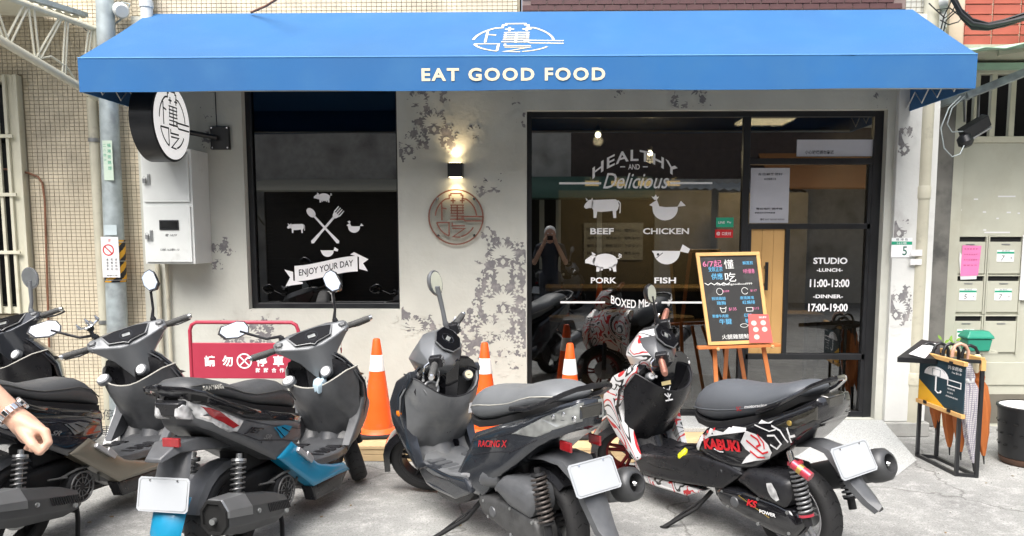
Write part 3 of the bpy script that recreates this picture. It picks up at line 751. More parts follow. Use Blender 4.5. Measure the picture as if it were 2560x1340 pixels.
# ================================================================ wall lamp and plaque
lp_ = P(1141, 427, 0)
wlamp = empty('wall_lamp', (lp_.x, 0, lp_.z), 'small black up and down wall lamp glowing above the round plaque', 'lamp')
k = CD / F
MB().box(-18 * k, 18 * k, -.10, -.004, -17 * k, 17 * k).build('housing', M['black'], wlamp, smooth=0, bevel=.003)
for s in (1, -1):
    MB().box(-15 * k, 15 * k, -.09, -.012, s * 17.2 * k, s * 17.7 * k).build('lens', mat('lamp_lens', (1, .85, .6), .5, var=0, emit=(1, .80, .48), es=5), wlamp, smooth=0)
    l = bpy.data.lights.new('lamp_light', 'SPOT'); l.energy = 3.2; l.color = (1, .74, .42); l.spot_size = math.radians(110); l.spot_blend = .8; l.shadow_soft_size = .02
    lo = bpy.data.objects.new('lamp_light', l); COL.objects.link(lo); lo.parent = wlamp; lo.location = (0, -.05, s * 19.5 * k); lo.rotation_euler = (0 if s < 0 else math.pi, 0, 0)
pp = P(1141, 543, 0)
pq = empty('round_plaque', (pp.x, 0, pp.z), 'clear round plaque with brown shop logo standing off the wall below the lamp', 'plaque')
MB().lathe([(70 * k, 0), (70 * k, .006)], (0, -.03, 0), (0, 1, 0), 48).build('disc', glass('acrylic', (.93, .93, .92), 1.3), pq, smooth=30)
Art().polys(logo_art(.05), (0, 0), 67 * k).lay('logo', mat('brown_print', (.20, .065, .04), .5, var=.05), (0, -.0315, 0), VX, VZ, pq, world=False)
m = MB()
for a in (-1, 1):
    for b_ in (-1, 1): m.lathe([(.012, 0), (.012, .028), (.01, .032)], (a * 45 * k, -.002, b_ * 45 * k), (0, -1, 0), 12)
m.build('stud', M['chrome'], pq)

# ================================================================ electric meter boxes
eb = empty('meter_cabinet', (P(418, 520, -.30).x, -.15, P(418, 660, -.3).z), 'pale grey metal meter cabinet with two locked doors behind the round sign', 'cabinet')
q0 = P(364, 660, -.3); q1 = P(476, 372, -.3)
MB().box(q0.x, q1.x, -.298, 0, q0.z, q1.z).build('body', M['white_metal'], eb, smooth=0, world=True, bevel=.004)
for i, (a, b_) in enumerate(((505, 385), (655, 515))):
    za, zb = P(418, a, -.31).z, P(418, b_, -.31).z
    d = MB().box(q0.x + .018, q1.x - .018, -.312, -.301, za, zb).build('door', M['white_metal'], eb, smooth=0, world=True, bevel=.002)
    lk = P(381, (a + b_) / 2 + 0, -.33)
    MB().box(q0.x + .055, q0.x + .075, -.320, -.313, (za + zb) / 2 - .05, (za + zb) / 2 + .03).build('latch', M['steel'], d, smooth=0, world=True, bevel=.001)
    MB().box(q0.x + .025, q0.x + .048, -.335, -.318, (za + zb) / 2 - .04, (za + zb) / 2 - .005).ring((q0.x + .036, -.327, (za + zb) / 2 + .0), (0, 1, 0), .01, .002, 14, 5).build('padlock', M['steel'], d, smooth=30, world=True, bevel=.002)
    if i:
        g0 = P(400, 575, -.31); g1 = P(447, 550, -.31)
        MB().box(g0.x, g1.x, -.320, -.3125, g0.z, g1.z).build('meter_window', M['black'], d, smooth=0, world=True, bevel=.003)
        MB().box(g0.x + .012, g1.x - .012, -.322, -.3205, g0.z + .012, g1.z - .012).build('pane', M['darkglass'], d, smooth=0, world=True)
        a_ = Art(); a_.text(text_fit('電 1629', 28 * k, 6 * k, shear=.3), (P(428, 588, -.31).x, P(428, 588, -.31).z)); a_.text(text_fit('12號 162巷5-10', 46 * k, 6 * k, shear=.2), (P(425, 624, -.31).x, P(425, 624, -.31).z))
        a_.lay('print', M['ink'], (0, -.3135, 0), VX, VZ, d)
MB().tube([(P(392, 700, -.05).x, -.03, 0.0), (P(392, 700, -.05).x, -.03, q0.z)], .018, 10).tube([(P(415, 700, -.05).x, -.03, 0.0), (P(415, 700, -.05).x, -.03, q0.z)], .014, 10).build('conduit', M['pvc'], eb, world=True)

# ================================================================ tiled building at the left and above
tb_ = empty('tiled_building', (-4.2, .06, 0), 'building with small beige mosaic tiles behind the pole left of the shop', 'building')
bw_ = MB(); YT = .02
tx0, tx1 = -9.0, WL
ww0, ww1, wwz0, wwz1 = -9.0, P(72, 500, YT).x, P(40, 782, YT).z, P(40, 190, YT).z
bw_.box(ww1, tx1, YT + .008, .4, 0, 8); bw_.box(tx0, ww1, YT + .008, .4, 0, wwz0); bw_.box(tx0, ww1, YT + .008, .4, wwz1, 8); bw_.box(tx1, -.24, YT + .008, .4, 3.332, 8)
bw_.build('wall', M['grout'], tb_, smooth=0, world=True)
tw, tz = .0395, .0292
field = MB(); tmesh = MB().box(-tw / 2 + .0022, tw / 2 - .0022, -.008, 0, -tz / 2 + .0022, tz / 2 - .0022)
first = None; cnt = 0; cols = int((tx1 + 4.75) / tw); rows = int(3.62 / tz)
def tspot(x, z): return P(250, 400, YT)
for i in range(cols):
    for j in range(rows):
        x = tx1 - tw / 2 - i * tw; z = tz / 2 + j * tz
        if x < ww1 + .02 and wwz0 - .01 < z < wwz1 + .01: continue
        y = YT + .008 + R.uniform(-.0008, .0008)
        if -4.07 < x < -3.72 and .9 < z < 1.85 and cnt < 300:
            cnt += 1
            if first is None:
                first = tmesh.build('tile', M['tile'], tb_, smooth=0); first.location = (x + 4.2, y - .06, z)
            else: inst(first, 'tile', tb_, (x + 4.2, y - .06, z))
        else:
            q = tmesh.copy(); field.add([(a + x, b_ + y, c_ + z) for a, b_, c_ in q.v], q.f)
for i in range(int((-.24 - tx1) / tw)):
    for j in range(8):
        x = tx1 + tw / 2 + i * tw; z = 3.34 + tz / 2 + j * tz
        field.add([(a + x, b_ + YT + .008, c_ + z) for a, b_, c_ in tmesh.v], tmesh.f)
fo = field.build('tile_field', M['tile'], tb_, smooth=0, world=True, weld=False); fo['kind'] = 'stuff'
# barred window
bwin = MB(); wc = ww1
fz0, fz1 = wwz0, wwz1
win = MB().box(ww1 - .085, ww1, YT - .05, YT + .04, fz0, fz1).box(-9, ww1 - .085, YT - .05, YT + .04, fz1 - .05, fz1).box(-9, ww1 - .085, YT - .05, YT + .04, fz0, fz0 + .05).build('window_frame', M['cream_paint'], tb_, smooth=0, world=True, bevel=.004)
MB().box(-9, ww1 - .085, YT + .1, YT + .11, fz0 + .05, fz1 - .05).build('pane', glass('window_pane', (.25, .27, .27), 1.5), win, smooth=0, world=True)
struct(MB().box(-9, ww1, .5, .52, .5, 3.0), 'room_backdrop_wall', mat('curtain_grey', (.10, .11, .12), .9, var=.1), smooth=0)
for px in (31, 59, 8, -16, -40, -64, -88):
    x = P(px, 500, YT - .06).x
    MB().box(x - .013, x + .013, YT - .075, YT - .052, fz0, fz1).build('window_bar', M['cream_paint'], win, smooth=0, world=True, bevel=.003)
for py in (341, 487, 631):
    z = P(30, py, YT - .06).z
    MB().box(-9, ww1 - .04, YT - .09, YT - .076, z - .014, z + .014).build('window_bar', M['cream_paint'], win, smooth=0, world=True, bevel=.003)
# dark brick course and red bricks
db = empty('dark_brick_facade', (1.2, 0, 3.5), 'strip of dark maroon brickwork directly above the blue awning', 'wall')
x0b, x1b = P(1305, 12, 0).x, P(2268, 12, 0).x
MB().box(x0b, x1b, .03, .4, 3.36, 8).build('mortar', mat('dark_mortar', (.20, .15, .14), .9, var=.1), db, smooth=0, world=True)
bl, bh = .128, .046
bm0 = MB().box(-bl / 2 + .004, bl / 2 - .004, -.012, 0, -bh / 2 + .0035, bh / 2 - .0035); fb = None; n_ = 0
for j in range(5):
    for i in range(int((x1b - x0b) / bl)):
        x = x0b + bl / 2 + (i + (.5 if j % 2 else 0)) * bl; z = 3.38 + j * bh
        if x + bl / 2 > x1b: continue
        loc = (x - 1.2, .03 + R.uniform(-.001, .001), z - 3.5)
        if fb is None: fb = bm0.build('brick', M['darkbrick'], db, smooth=0); fb.location = loc
        else: inst(fb, 'brick', db, loc)
wt = empty('grey_tile_strip', (2.95, 0, 3.4), 'narrow strip of pale grey tiles between maroon and red brickwork', 'wall')
x0w, x1w = x1b, P(2378, 60, 0).x
MB().box(x0w + .001, x1w, .03, .4, 3.05, 8).build('backing', M['grout'], wt, smooth=0, world=True)
f2 = None
for i in range(int((x1w - x0w) / .04)):
    for j in range(15):
        loc = (x0w + .02 + i * .04 - 2.95, .03, 3.07 + j * .04 - 3.4)
        if f2 is None: f2 = MB().box(-.0175, .0175, -.006, 0, -.0175, .0175).build('tile', M['whitetile'], wt, smooth=0); f2.location = loc
        else: inst(f2, 'tile', wt, loc)
rb_ = empty('red_brick_wall', (3.9, 0, 3.2), 'orange red brick wall with pale joints at the top right', 'wall')
x0r = x1w; zr0 = P(2480, 112, 0).z
MB().box(x0r + .001, 9, .03, .4, zr0, 8).build('mortar', M['mortar'], rb_, smooth=0, world=True)
MB().box(x0r + .001, 9, -.02, .4, zr0 - .06, zr0 - .001).build('ledge', M['cream_paint'], rb_, smooth=0, world=True)
bl, bh = .215, .077; f3 = None
for j in range(7):
    for i in range(9):
        x = x0r + bl / 2 + (i - (.5 if j % 2 else 0)) * bl + (.108 if j % 2 == 0 else .0); z = zr0 + bh / 2 + j * bh
        if x - bl / 2 < x0r: continue
        loc = (x - 3.9, .03 + R.uniform(-.0015, .0015), z - 3.2)
        if f3 is None: f3 = MB().box(-bl / 2 + .006, bl / 2 - .006, -.014, 0, -bh / 2 + .005, bh / 2 - .005).build('brick', M['brick'], rb_, smooth=0, bevel=.002); f3.location = loc
        else: inst(f3, 'brick', rb_, loc)
# ================================================================ steel gate wall with mailboxes at the right
YG = .30
def G(px, py, y=YG): return P(px, py, y)
gx0 = G(2385, 282).x
gate = empty('steel_gate_wall', (3.9, YG, 0), 'bronze coloured steel entrance wall with barred opening and letterboxes at the right edge', 'gate')
zb0, zb1 = G(2480, 357).z, G(2480, 186).z
g = MB(); g.box(gx0 + .09, 9, YG, YG + .05, 0, zb0); g.build('panel', M['gate'], gate, smooth=0, world=True)
MB().box(gx0, gx0 + .088, YG - .03, YG + .05, 0, 2.95).build('post', M['gate'], gate, smooth=0, world=True, bevel=.004)
MB().box(gx0 + .09, 9, YG - .02, YG + .05, zb0 + .001, zb0 + .05).build('rail', M['cream_paint'], gate, smooth=0, world=True, bevel=.004)
MB().box(gx0 + .09, 9, YG - .02, YG + .05, zb1, zb1 + .08).build('rail', M['cream_paint'], gate, smooth=0, world=True, bevel=.004)
for px in (2440, 2482, 2530, 2578, 2626):
    x = G(px, 270).x
    MB().box(x - .022, x + .022, YG - .01, YG + .03, zb0 + .05, zb1).build('bar', M['cream_paint'], gate, smooth=0, world=True, bevel=.003)
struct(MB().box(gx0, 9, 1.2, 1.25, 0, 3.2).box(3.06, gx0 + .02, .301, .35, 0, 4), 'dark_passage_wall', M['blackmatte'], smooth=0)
struct(MB().box(3.06, gx0 - .002, .26, .30, 0.01, 3.05), 'alcove_wall', mat('dirty_cement', (.17, .165, .15), .85, var=.25, scale=5, stain=(.08, .08, .075), sscale=3), smooth=0)
M['gate_dark'] = mat('gate_lower', (0.20, 0.185, 0.15), 0.4, 0.4, var=.2, scale=3)
MB().box(gx0 + .12, 9, YG - .006, YG - .001, .03, G(2480, 985).z).build('kick_plate', M['gate_dark'], gate, smooth=0, world=True)
for a, b_ in (((2373, 962), (2545, 905)),):
    q = G(*a); r = G(*b_); MB().box(q.x, r.x + .1, YG - .012, YG - .001, q.z, r.z).build('embossed_panel', M['gate'], gate, smooth=0, world=True, bevel=.006)
sc_ = MB()
for px, py, ww in ((2517, 491, 42), (2493, 581, 62), (2395, 525, 18), (2440, 498, 10), (2461, 530, 8), (2522, 531, 10), (2494, 546, 6), (2462, 575, 7), (2361, 597, 6), (2547, 533, 6)):
    q = G(px, py, YG - .002); sc_.box(q.x - ww * .0017, q.x + ww * .0017, YG - .002, YG - .0015, q.z - .006, q.z + .006)
so_ = sc_.build('tape_residue', M['paper'], gate, smooth=0, world=True); so_['kind'] = 'stuff'
M['slot'] = mat('slot_dark', (.006, .006, .006), .9, var=0)
xL = [G(2379, 700).x, G(2457, 700).x, G(2466, 700).x, G(2546, 700).x]
rowsY = [(592, 686), (690, 782), (790, 882)]
lab = {(0, 1): '7', (1, 0): '5', (1, 1): '7', (2, 0): '5'}
names = [['letterbox top row under the pink notice', 'letterbox labelled 7 in the top row, right of the pink notice'], ['letterbox with the number 5 directly above the green tub', 'letterbox labelled 7 in the middle row, right column'], ['letterbox bottom row behind the green tub', 'letterbox bottom row without a number label']]
for r in range(3):
    for c_ in range(2):
        x0, x1 = (xL[0], xL[1]) if c_ == 0 else (xL[2], xL[3])
        zt, zl = G(2460, rowsY[r][0]).z, G(2460, rowsY[r][1]).z
        o = empty('letterbox', ((x0 + x1) / 2, YG, zl), names[r][c_], 'letterbox', 'steel letterboxes in the entrance wall')
        fr_ = MB()
        for bb in ((x0 - .012, x0, zl - .01, zt + .01), (x1, x1 + .012, zl - .01, zt + .01)): fr_.box(bb[0], bb[1], YG - .022, YG - .002, bb[2], bb[3])
        fr_.box(x0, x1, YG - .022, YG - .002, zt, zt + .01); fr_.build('frame', M['gate'], o, smooth=0, world=True, bevel=.002)
        MB().box(x0 + .004, x1 - .004, YG - .004, YG - .0015, zt - .040, zt - .002).build('slot', M['slot'], o, smooth=0, world=True)
        d = MB().box(x0 + .003, x1 - .003, YG - .018, YG - .005, zl + .008, zt - .042).build('flap', M['gate'], o, smooth=0, world=True, bevel=.003)
        MB().box((x0 + x1) / 2 - .035, (x0 + x1) / 2 + .035, YG - .021, YG - .0185, zt - .068, zt - .058).build('lock_rail', M['steel'], o, smooth=0, world=True)
        if (r, c_) in lab:
            q = (x0 + x1) / 2; zz = zl + .155
            MB().box(q - .07, q + .07, YG - .0225, YG - .0188, zz - .048, zz + .048).build('number_label', M['white'], o, smooth=0, world=True)
            MB().box(q - .07, q + .07, YG - .0235, YG - .0228, zz + .018, zz + .034).build('label_band', M['green'], o, smooth=0, world=True)
            a = Art(); a.text(text2d(lab[(r, c_)], .042, shear=.15), (q - .02, zz - .018)); a.text(text_fit('一樓', .03, .014), (q + .04, zz - .018)); a.text(text_fit('福港街', .07, .009), (q, zz + .042))
            a.lay('print', M['ink'], (0, YG - .0240, 0), VX, VZ, o)
pk = G(2426, 648, YG - .03)
pn = empty('pink_notice', (pk.x, pk.y, pk.z), 'pink printed notice with torn white paper below, stuck on the top left letterbox', 'notice')
MB().prism([(-.075, 0, -.14), (.07, 0, -.135), (.085, 0, .11), (-.07, 0, .115)], (0, .002, 0)).build('sheet', mat('pink_paper', (.72, .20, .42), .8, var=.08), pn, smooth=0)
MB().prism([(-.07, .003, -.17), (.06, .003, -.165), (.065, .003, -.1), (-.09, .003, .06), (-.09, .003, .0)], (0, .002, 0)).build('torn_sheet', M['paper'], pn, smooth=0)
a = Art()
for j, s in enumerate(('管 理 委 員 會', '公 告 各 位 住 戶', '請 勿 投 遞 廣 告', '謝 謝 合 作')): a.text(text_fit(s, .11, .012), (0, .085 - j * .045))
a.lay('print', mat('dark_pink_ink', (.35, .05, .12), .8, var=0), (0, -.001, 0), VX, VZ, pn, world=False)
sd_ = G(2556, 690, YG - .03)
o = empty('white_notice', sd_, 'tall white sheet at the very right edge beside the letterboxes', 'notice'); MB().box(-.015, .1, 0, .002, -.2, .34).build('sheet', M['paper'], o, smooth=0)

# green sheet canopy + steel arm right
cg = empty('green_canopy', (3.4, .1, 2.9), 'pale green corrugated canopy sheet above the barred opening', 'canopy')
def sheet(a, b_, c_, d, n, amp, name, m, parent):
    mb = MB(); a, b_, c_, d = map(Vector, (a, b_, c_, d)); rr = []
    for i in range(n + 1):
        t = i / n; up = Vector((0, 0, amp * math.sin(i * math.pi / 2)))
        p, q = a.lerp(b_, t) + up, d.lerp(c_, t) + up
        rr.append([p, q, q - Vector((0, 0, .003)), p - Vector((0, 0, .003))])
    mb.loft(rr); return mb.build(name, m, parent, smooth=40, world=True)
M['greensheet'] = mat('green_sheet', (.36, .56, .42), .5, var=.08, stain=(.25, .35, .28), sscale=3)
zc = G(2450, 150, .28).z
sheet((3.02, .28, zc + .06), (9, .28, zc + .06), (9, -1.5, zc + .36), (3.02, -.5, zc - .10), 90, .012, 'sheet', M['greensheet'], cg)
MB().bar((3.02, .24, zc - .06), (9, .24, zc - .06), .05, .05).build('wall_rail', M['greensheet'], cg, smooth=0, world=True)
MB().bar((3.45, -.02, zc - .01), (9, -1.3, zc + .55), .05, .05).build('rafter', M['cream_paint'], cg, smooth=0, world=True)
sa = empty('steel_arm', P(2330, 262, .1), 'grey steel beam sloping up to the right below the green canopy', 'beam')
MB().bar(P(2345, 262, .24), P(2420, 240, .0), .05, .05).bar(P(2420, 238, .0), P(2640, 150, -.3), .055, .055).build('beam', M['galv'], sa, smooth=0, world=True, bevel=.003)
fl = empty('floodlight', P(2435, 320, .0), 'small black floodlight and sensor hanging from the grey beam', 'floodlight')
c0 = P(2436, 318, .0)
Mx = Matrix.Translation(c0) @ Matrix.Rotation(math.radians(-32), 4, 'Y') @ Matrix.Rotation(math.radians(18), 4, 'X')
MB().box(-.11, .11, -.04, .04, -.045, .045).xf(Mx).build('housing', M['black'], fl, smooth=0, world=True, bevel=.006)
MB().box(-.10, .10, -.05, .05, -.062, -.047).xf(Mx).build('front_glass', M['steel'], fl, smooth=0, world=True, bevel=.003)
MB().lathe([(.03, -.05), (.055, -.03), (.058, .02), (.03, .05)], P(2413, 352, -.02), (.3, -.3, -1), 16).build('sensor', M['black'], fl, world=True)
MB().bar(P(2410, 240, .02), P(2412, 305, .02), .03, .006).bar(P(2447, 235, .02), P(2444, 300, .02), .03, .006).build('bracket', M['steel'], fl, smooth=0, world=True)
cb = empty('hanging_cables', P(2400, 300, .0), 'thin grey loops of cable hanging by the floodlight', 'cable')
MB().tube([P(x, y, -.05) for x, y in ((2402, 240), (2372, 270), (2352, 320), (2360, 370), (2380, 392), (2400, 385), (2412, 360))], .005, 6).build('cable', M['galv'], cb, world=True)
MB().tube([P(x, y, -.04) for x, y in ((2412, 240), (2380, 270), (2368, 310), (2380, 330), (2410, 328))], .005, 6).build('cable', M['galv'], cb, world=True)
ob = empty('overhead_cables', P(2430, 40, -.2), 'thick bundle of black overhead cables across the red bricks', 'cable')
for k_, (dy, rr_) in enumerate(((0, .022), (6, .012), (-7, .010), (12, .007), (3, .016))):
    MB().tube([P(x, y + dy + R.uniform(-3, 3), -.15 - .02 * k_) for x, y in ((2365, -40), (2385, 0), (2402, 32), (2430, 58), (2470, 64), (2510, 56), (2560, 40), (2640, 15))], rr_, 7).build('cable', M['black'], ob, world=True)
for pts in (((2322, 8), (2345, 30), (2362, 45), (2380, 30), (2392, 5)), ((2350, 50), (2372, 62), (2395, 55), (2420, 30)), ((2352, 75), (2360, 40), (2375, 10), (2385, -20)), ((2358, 80), (2366, 50), (2400, 20)), ((2340, 25), (2375, 20), (2420, 58))):
    MB().tube([P(x, y, -.1) for x, y in pts], .005, 5).build('wire', M['black'], ob, world=True)
tw_ = empty('white_service_pipe', P(2358, 40, -.02), 'short white pipe with junction fitting among the cables', 'pipe')
MB().tube([P(2357, -30, -.0), P(2357, 70, -.0)], .028, 10).lathe([(.05, -.05), (.06, 0), (.05, .05)], P(2350, 8, -.02), (1, -.3, 0), 12).build('pipe', M['white_metal'], tw_, world=True)

# drain pipes right
for nm, px0, py0, px1, py1, rad, yy, lb in (('drain_pipe', 2306, 300, 2280, 1060, .056, -.02, 'beige drain pipe standing against the right pillar'), ('thin_conduit', 2326, 250, 2300, 1040, .016, .16, 'thin grey conduit between drain pipe and alcove')):
    a, b_ = P(px0, py0, yy), P(px1, py1, yy); x = (a.x + b_.x) / 2 + .01
    o = empty(nm, (x, yy, 0), lb, 'pipe')
    MB().tube([(x, yy, 0.02), (x, yy, 1.15), (x, yy, 3.5)], rad, 16).build('tube', M['pvc'] if rad > .03 else M['galv'], o, world=True)
    if rad > .03:
        for z in (.42, 1.9): MB().lathe([(rad + .005, 0), (rad + .006, .09), (rad + .001, .1)], (x, yy, z), (0, 0, 1), 16).build('collar', M['pvc'], o, world=True)
        q = P(2297, 632, yy - rad); MB().box(-.045, .045, -.003, 0, -.025, .025).xf(Matrix.Translation((q.x - .02, yy - rad - .001, q.z))).build('label', M['paper'], o, smooth=0, world=True)
        MB().box(-.045, .045, -.003, 0, -.025, .022).xf(Matrix.Translation((q.x - .02, yy - rad - .001, q.z - .07))).build('label', M['paper'], o, smooth=0, world=True)

# ================================================================ left: pole, beige pipe, truss canopy
pa, pb = P(262, 0, -.12), P(292, 770, -.12)
pole = empty('utility_pole', (pb.x, -.12, 0), 'galvanized steel utility pole with notices and a black and yellow band', 'pole')
sx_ = (pa.x - pb.x) / (pa.z - pb.z)
def polx(z): return pb.x + sx_ * (z - pb.z)
rp = .072
MB().tube([(polx(z), -.12, z) for z in (0, .5, 1.2, 2.0, 2.8, 5.5)], [.082, .080, .076, .072, .068, .055], 28).build('shaft', M['galv'], pole, world=True, smooth=60)
za, zb_ = P(290, 706, -.2).z, P(290, 600, -.2).z
M['yellow'] = mat('sign_yellow', (.80, .42, .02), .5, var=.06)
wrap = MB(); wy = MB(); nb = 56
for i in range(nb):
    for j in range(72):
        a0, a1 = 2 * math.pi * i / nb, 2 * math.pi * (i + 1) / nb; zz0 = za + (zb_ - za) * j / 72; zz1 = za + (zb_ - za) * (j + 1) / 72
        s_ = ((j / 72.0) * 3.0 - i / nb * 4.0) % 1.0
        (wy if s_ < .5 else wrap).add([(polx(z) + (rp + .008) * math.cos(a), -.12 + (rp + .008) * math.sin(a), z) for a, z in ((a0, zz0), (a1, zz0), (a1, zz1), (a0, zz1))], [(0, 1, 2, 3)])
wrap.build('black_stripe', M['ink'], pole, world=True, smooth=60); wy.build('yellow_stripe', M['yellow'], pole, world=True, smooth=60)
for i in range(3):
    z = za + (zb_ - za) * (.05 + .45 * i); MB().ring((polx(z), -.12, z), (0, 0, 1), rp + .010, .004, 24, 6).build('band', M['steel'], pole, world=True)
n1 = P(277, 643, -.23)
o = empty('pole_notice', (n1.x, -.225, n1.z), 'white no urinating style notice with red crossed ring strapped to the pole', 'sign')
o['label'] = 'white notice sheet with red crossed ring strapped to the utility pole'
k = 5.98 / F
MB().box(-24 * k, 20 * k, 0, .006, -51 * k, 51 * k).build('sheet', M['paper'], o, smooth=0)
a = Art(); a.polys(stroke(arc(-6, 18, 13, 0, 360, 20), 3) + stroke([(-15, 27), (3, 9)], 3), (0, 0), k); a.text(text_fit('禁', 7 * k, 7 * k), (-2 * k, 42 * k)); a.lay('print', M['red'], (0, -.001, 0), VX, VZ, o, world=False)
a = Art()
for i, s in enumerate(('請勿隨地', '丟棄垃圾', '違者罰款')):
    for j, ch in enumerate(s): a.text(text2d(ch, 6 * k), ((12 - 11 * i) * k, (-6 - 8 * j) * k))
a.text(text_fit('里辦公處', 28 * k, 4 * k), (0, -46 * k)); a.lay('print', M['ink'], (0, -.0012, 0), VX, VZ, o, world=False)
n2 = P(268, 400, -.2)
o = empty('pole_number_plate', (n2.x + .005, -.198, n2.z), 'tall narrow pale green plate on the pole above the stripes', 'sign')
MB().box(-12 * k, 12 * k, 0, .004, -50 * k, 48 * k).build('sheet', mat('pale_green', (.50, .60, .50), .6, var=.05), o, smooth=0)
a = Art()
for j, ch in enumerate('福港街路燈'): a.text(text2d(ch, 9 * k), (4 * k, (36 - 14 * j) * k))
for j, ch in enumerate('二八四六'): a.text(text2d(ch, 6 * k), (-7 * k, (36 - 12 * j) * k))
a.lay('print', M['green'], (0, -.001, 0), VX, VZ, o, world=False)
n3 = P(276, 575, -.2); o = empty('faded_paper', (n3.x, -.2, n3.z), 'small faded bluish paper on the pole just above the stripes', 'sign'); MB().box(-.05, .05, 0, .003, -.04, .04).build('sheet', mat('faded', (.45, .52, .54), .8, var=.1), o, smooth=0)
bp_ = empty('beige_pipe', (P(248, 600, -.05).x, -.05, 0), 'beige drain pipe standing left of the utility pole', 'pipe')
xq = P(250, 600, -.05).x
MB().tube([(xq, -.05, 0), (xq, -.05, 1.0), (xq, -.05, P(235, 245, -.05).z)], .040, 14).build('tube', M['pvc'], bp_, world=True)
MB().lathe([(.046, 0), (.046, .03)], (xq, -.05, 2.35), (0, 0, 1), 14).lathe([(.046, 0), (.046, .03)], (xq, -.05, .9), (0, 0, 1), 14).build('clamp', M['steel'], bp_, world=True)
up = empty('upper_white_pipe', (P(366, 15, .0).x, -.05, 3.3), 'short white pipe rising behind the left end of the awning', 'pipe')
MB().tube([(P(366, 15, -.05).x, -.05, 3.25), (P(366, 15, -.05).x, -.05, 6)], .045, 12).lathe([(.052, 0), (.052, .05)], (P(366, 15, -.05).x, -.05, 3.38), (0, 0, 1), 12).build('tube', M['white_metal'], up, world=True)
rc = empty('rusty_conduit', (P(125, 600, 0).x, 0, 0), 'thin rusty conduit bending down the tiled wall from the window', 'pipe')
MB().tube([P(x, y, -.0) for x, y in ((0, 422), (30, 424), (70, 432), (95, 442), (106, 458), (112, 500), (118, 700), (124, 900), (126, 940))], .0085, 7).build('tube', M['rust'], rc, world=True)
# truss canopy (its frame rises toward the street)
tr = empty('truss_canopy', P(240, 240, -.15), 'cream painted steel truss carrying a corrugated canopy at the top left', 'canopy')
A0, A1 = P(243, 243, -.12), P(-160, 5, -1.35)        # lower chord
B0, B1 = P(236, 72, -.12), P(-160, -70, -1.35)         # upper chord
MB().tube([A0, A1], .030, 12).build('lower_chord', M['cream_paint'], tr, world=True)
MB().tube([B0, B1], .022, 10).build('upper_chord', M['cream_paint'], tr, world=True)
MB().tube([A0, P(238, 160, -.12), B0], .020, 8).build('end_post', M['cream_paint'], tr, world=True)
def Lc(t): return A0.lerp(A1, t)
def Uc(t): return B0.lerp(B1, t)
ts = [(.20, .08), (.20, .35), (.30, .40), (.30, .47), (.48, .50), (.48, .52)]
for a_, b_ in ((.10, .02), (.12, .045), (.26, .22), (.24, .20), (.42, .24), (.445, .26), (.41, .44), (.44, .475), (.60, .47), (.63, .50), (.6, .7), (.63, .73), (.8, .7), (.82, .74)):
    MB().tube([Lc(a_), Uc(b_)], .0075, 6).build('web', M['cream_paint'], tr, world=True)
MB().tube([Lc(.14) , Lc(.22) + Vector((0, 0, .09)), Lc(.33) + Vector((0, 0, .10)), Lc(.43) + Vector((0, 0, .02))], .008, 6).build('scroll', M['cream_paint'], tr, world=True)
s0 = P(205, 40, -.05)
for i, off in enumerate((0,)):
    sheet(P(215, 45, -.02) , P(-160, -60, -1.2) , P(-160, -60, -1.2) + Vector((-3, .6, .2)), P(215, 45, -.02) + Vector((-3, .3, .2)), 60, .010, 'roof_sheet', M['cream_paint'], tr)
MB().bar(P(214, 38, -.1), P(-160, -78, -1.3), .05, .035).build('gutter_edge', M['galv'], tr, smooth=0, world=True)
MB().tube([P(x, y, -.1) for x, y in ((180, 60), (205, 65), (225, 85), (245, 92))], .005, 5).build('wire', M['black'], tr, world=True)
ul = empty('wall_light', P(290, 18, -.05), 'small pale security light with cable on the wall above the pole', 'lamp')
MB().lathe([(.02, 0), (.055, .02), (.06, .09), (.045, .12)], P(297, 22, -.05), (.5, -.6, -.3), 14).build('housing', M['white_metal'], ul, world=True)
MB().tube([P(x, y, -.05) for x, y in ((303, 5), (325, 10), (318, 30), (300, 50), (284, 62))], .006, 6).build('cable', M['galv'], ul, world=True)
ow = empty('overhead_wire', P(650, 20, -.3), 'dark red brown wire crossing the tiles above the awning', 'cable')
MB().tube([P(628, 31, -.05), P(665, 15, -.2), P(720, -20, -.5)], .009, 6).build('wire', M['rust'], ow, world=True)

# ================================================================ deck, step, granite ramp
dk = empty('timber_step', (-.4, -.45, 0), 'low pale timber step in front of the shop carrying the cones', 'step')
M['deckwood'] = mat('deck_wood', (.55, .40, .22), .6, var=.15, scale=5, stain=(.30, .2, .1), sscale=6, slo=.55, shi=.8)
dz = .115; dx0, dx1 = -1.75, 1.25
for i in range(4):
    MB().box(dx0, dx1, -.845 + i * .12, -.845 + i * .12 + .114, dz - .025, dz).build('plank', M['deckwood'], dk, smooth=0, world=True, bevel=.003)
for i, (a, b_) in enumerate(((.003, .048), (.05, dz - .026))):
    MB().box(dx0 + .01, dx1 - .01, -.84, -.82, a, b_).build('plank', M['deckwood'], dk, smooth=0, world=True, bevel=.003)
for x in (dx0 + .05, -1.0, -.2, .6, dx1 - .08): MB().box(x, x + .04, -.818, -.39, .003, dz - .027).build('bearer', M['deckwood'], dk, smooth=0, world=True)
st_ = MB().box(-1.9, 1.60, -.362, -.003, 0.001, .112); struct(st_, 'concrete_step', M['concrete'], smooth=0, bevel=.008)
st_ = MB().box(-.1, 1.60, -.40, -.004, .1125, .150); struct(st_, 'door_sill', M['granite'], smooth=0, bevel=.006)
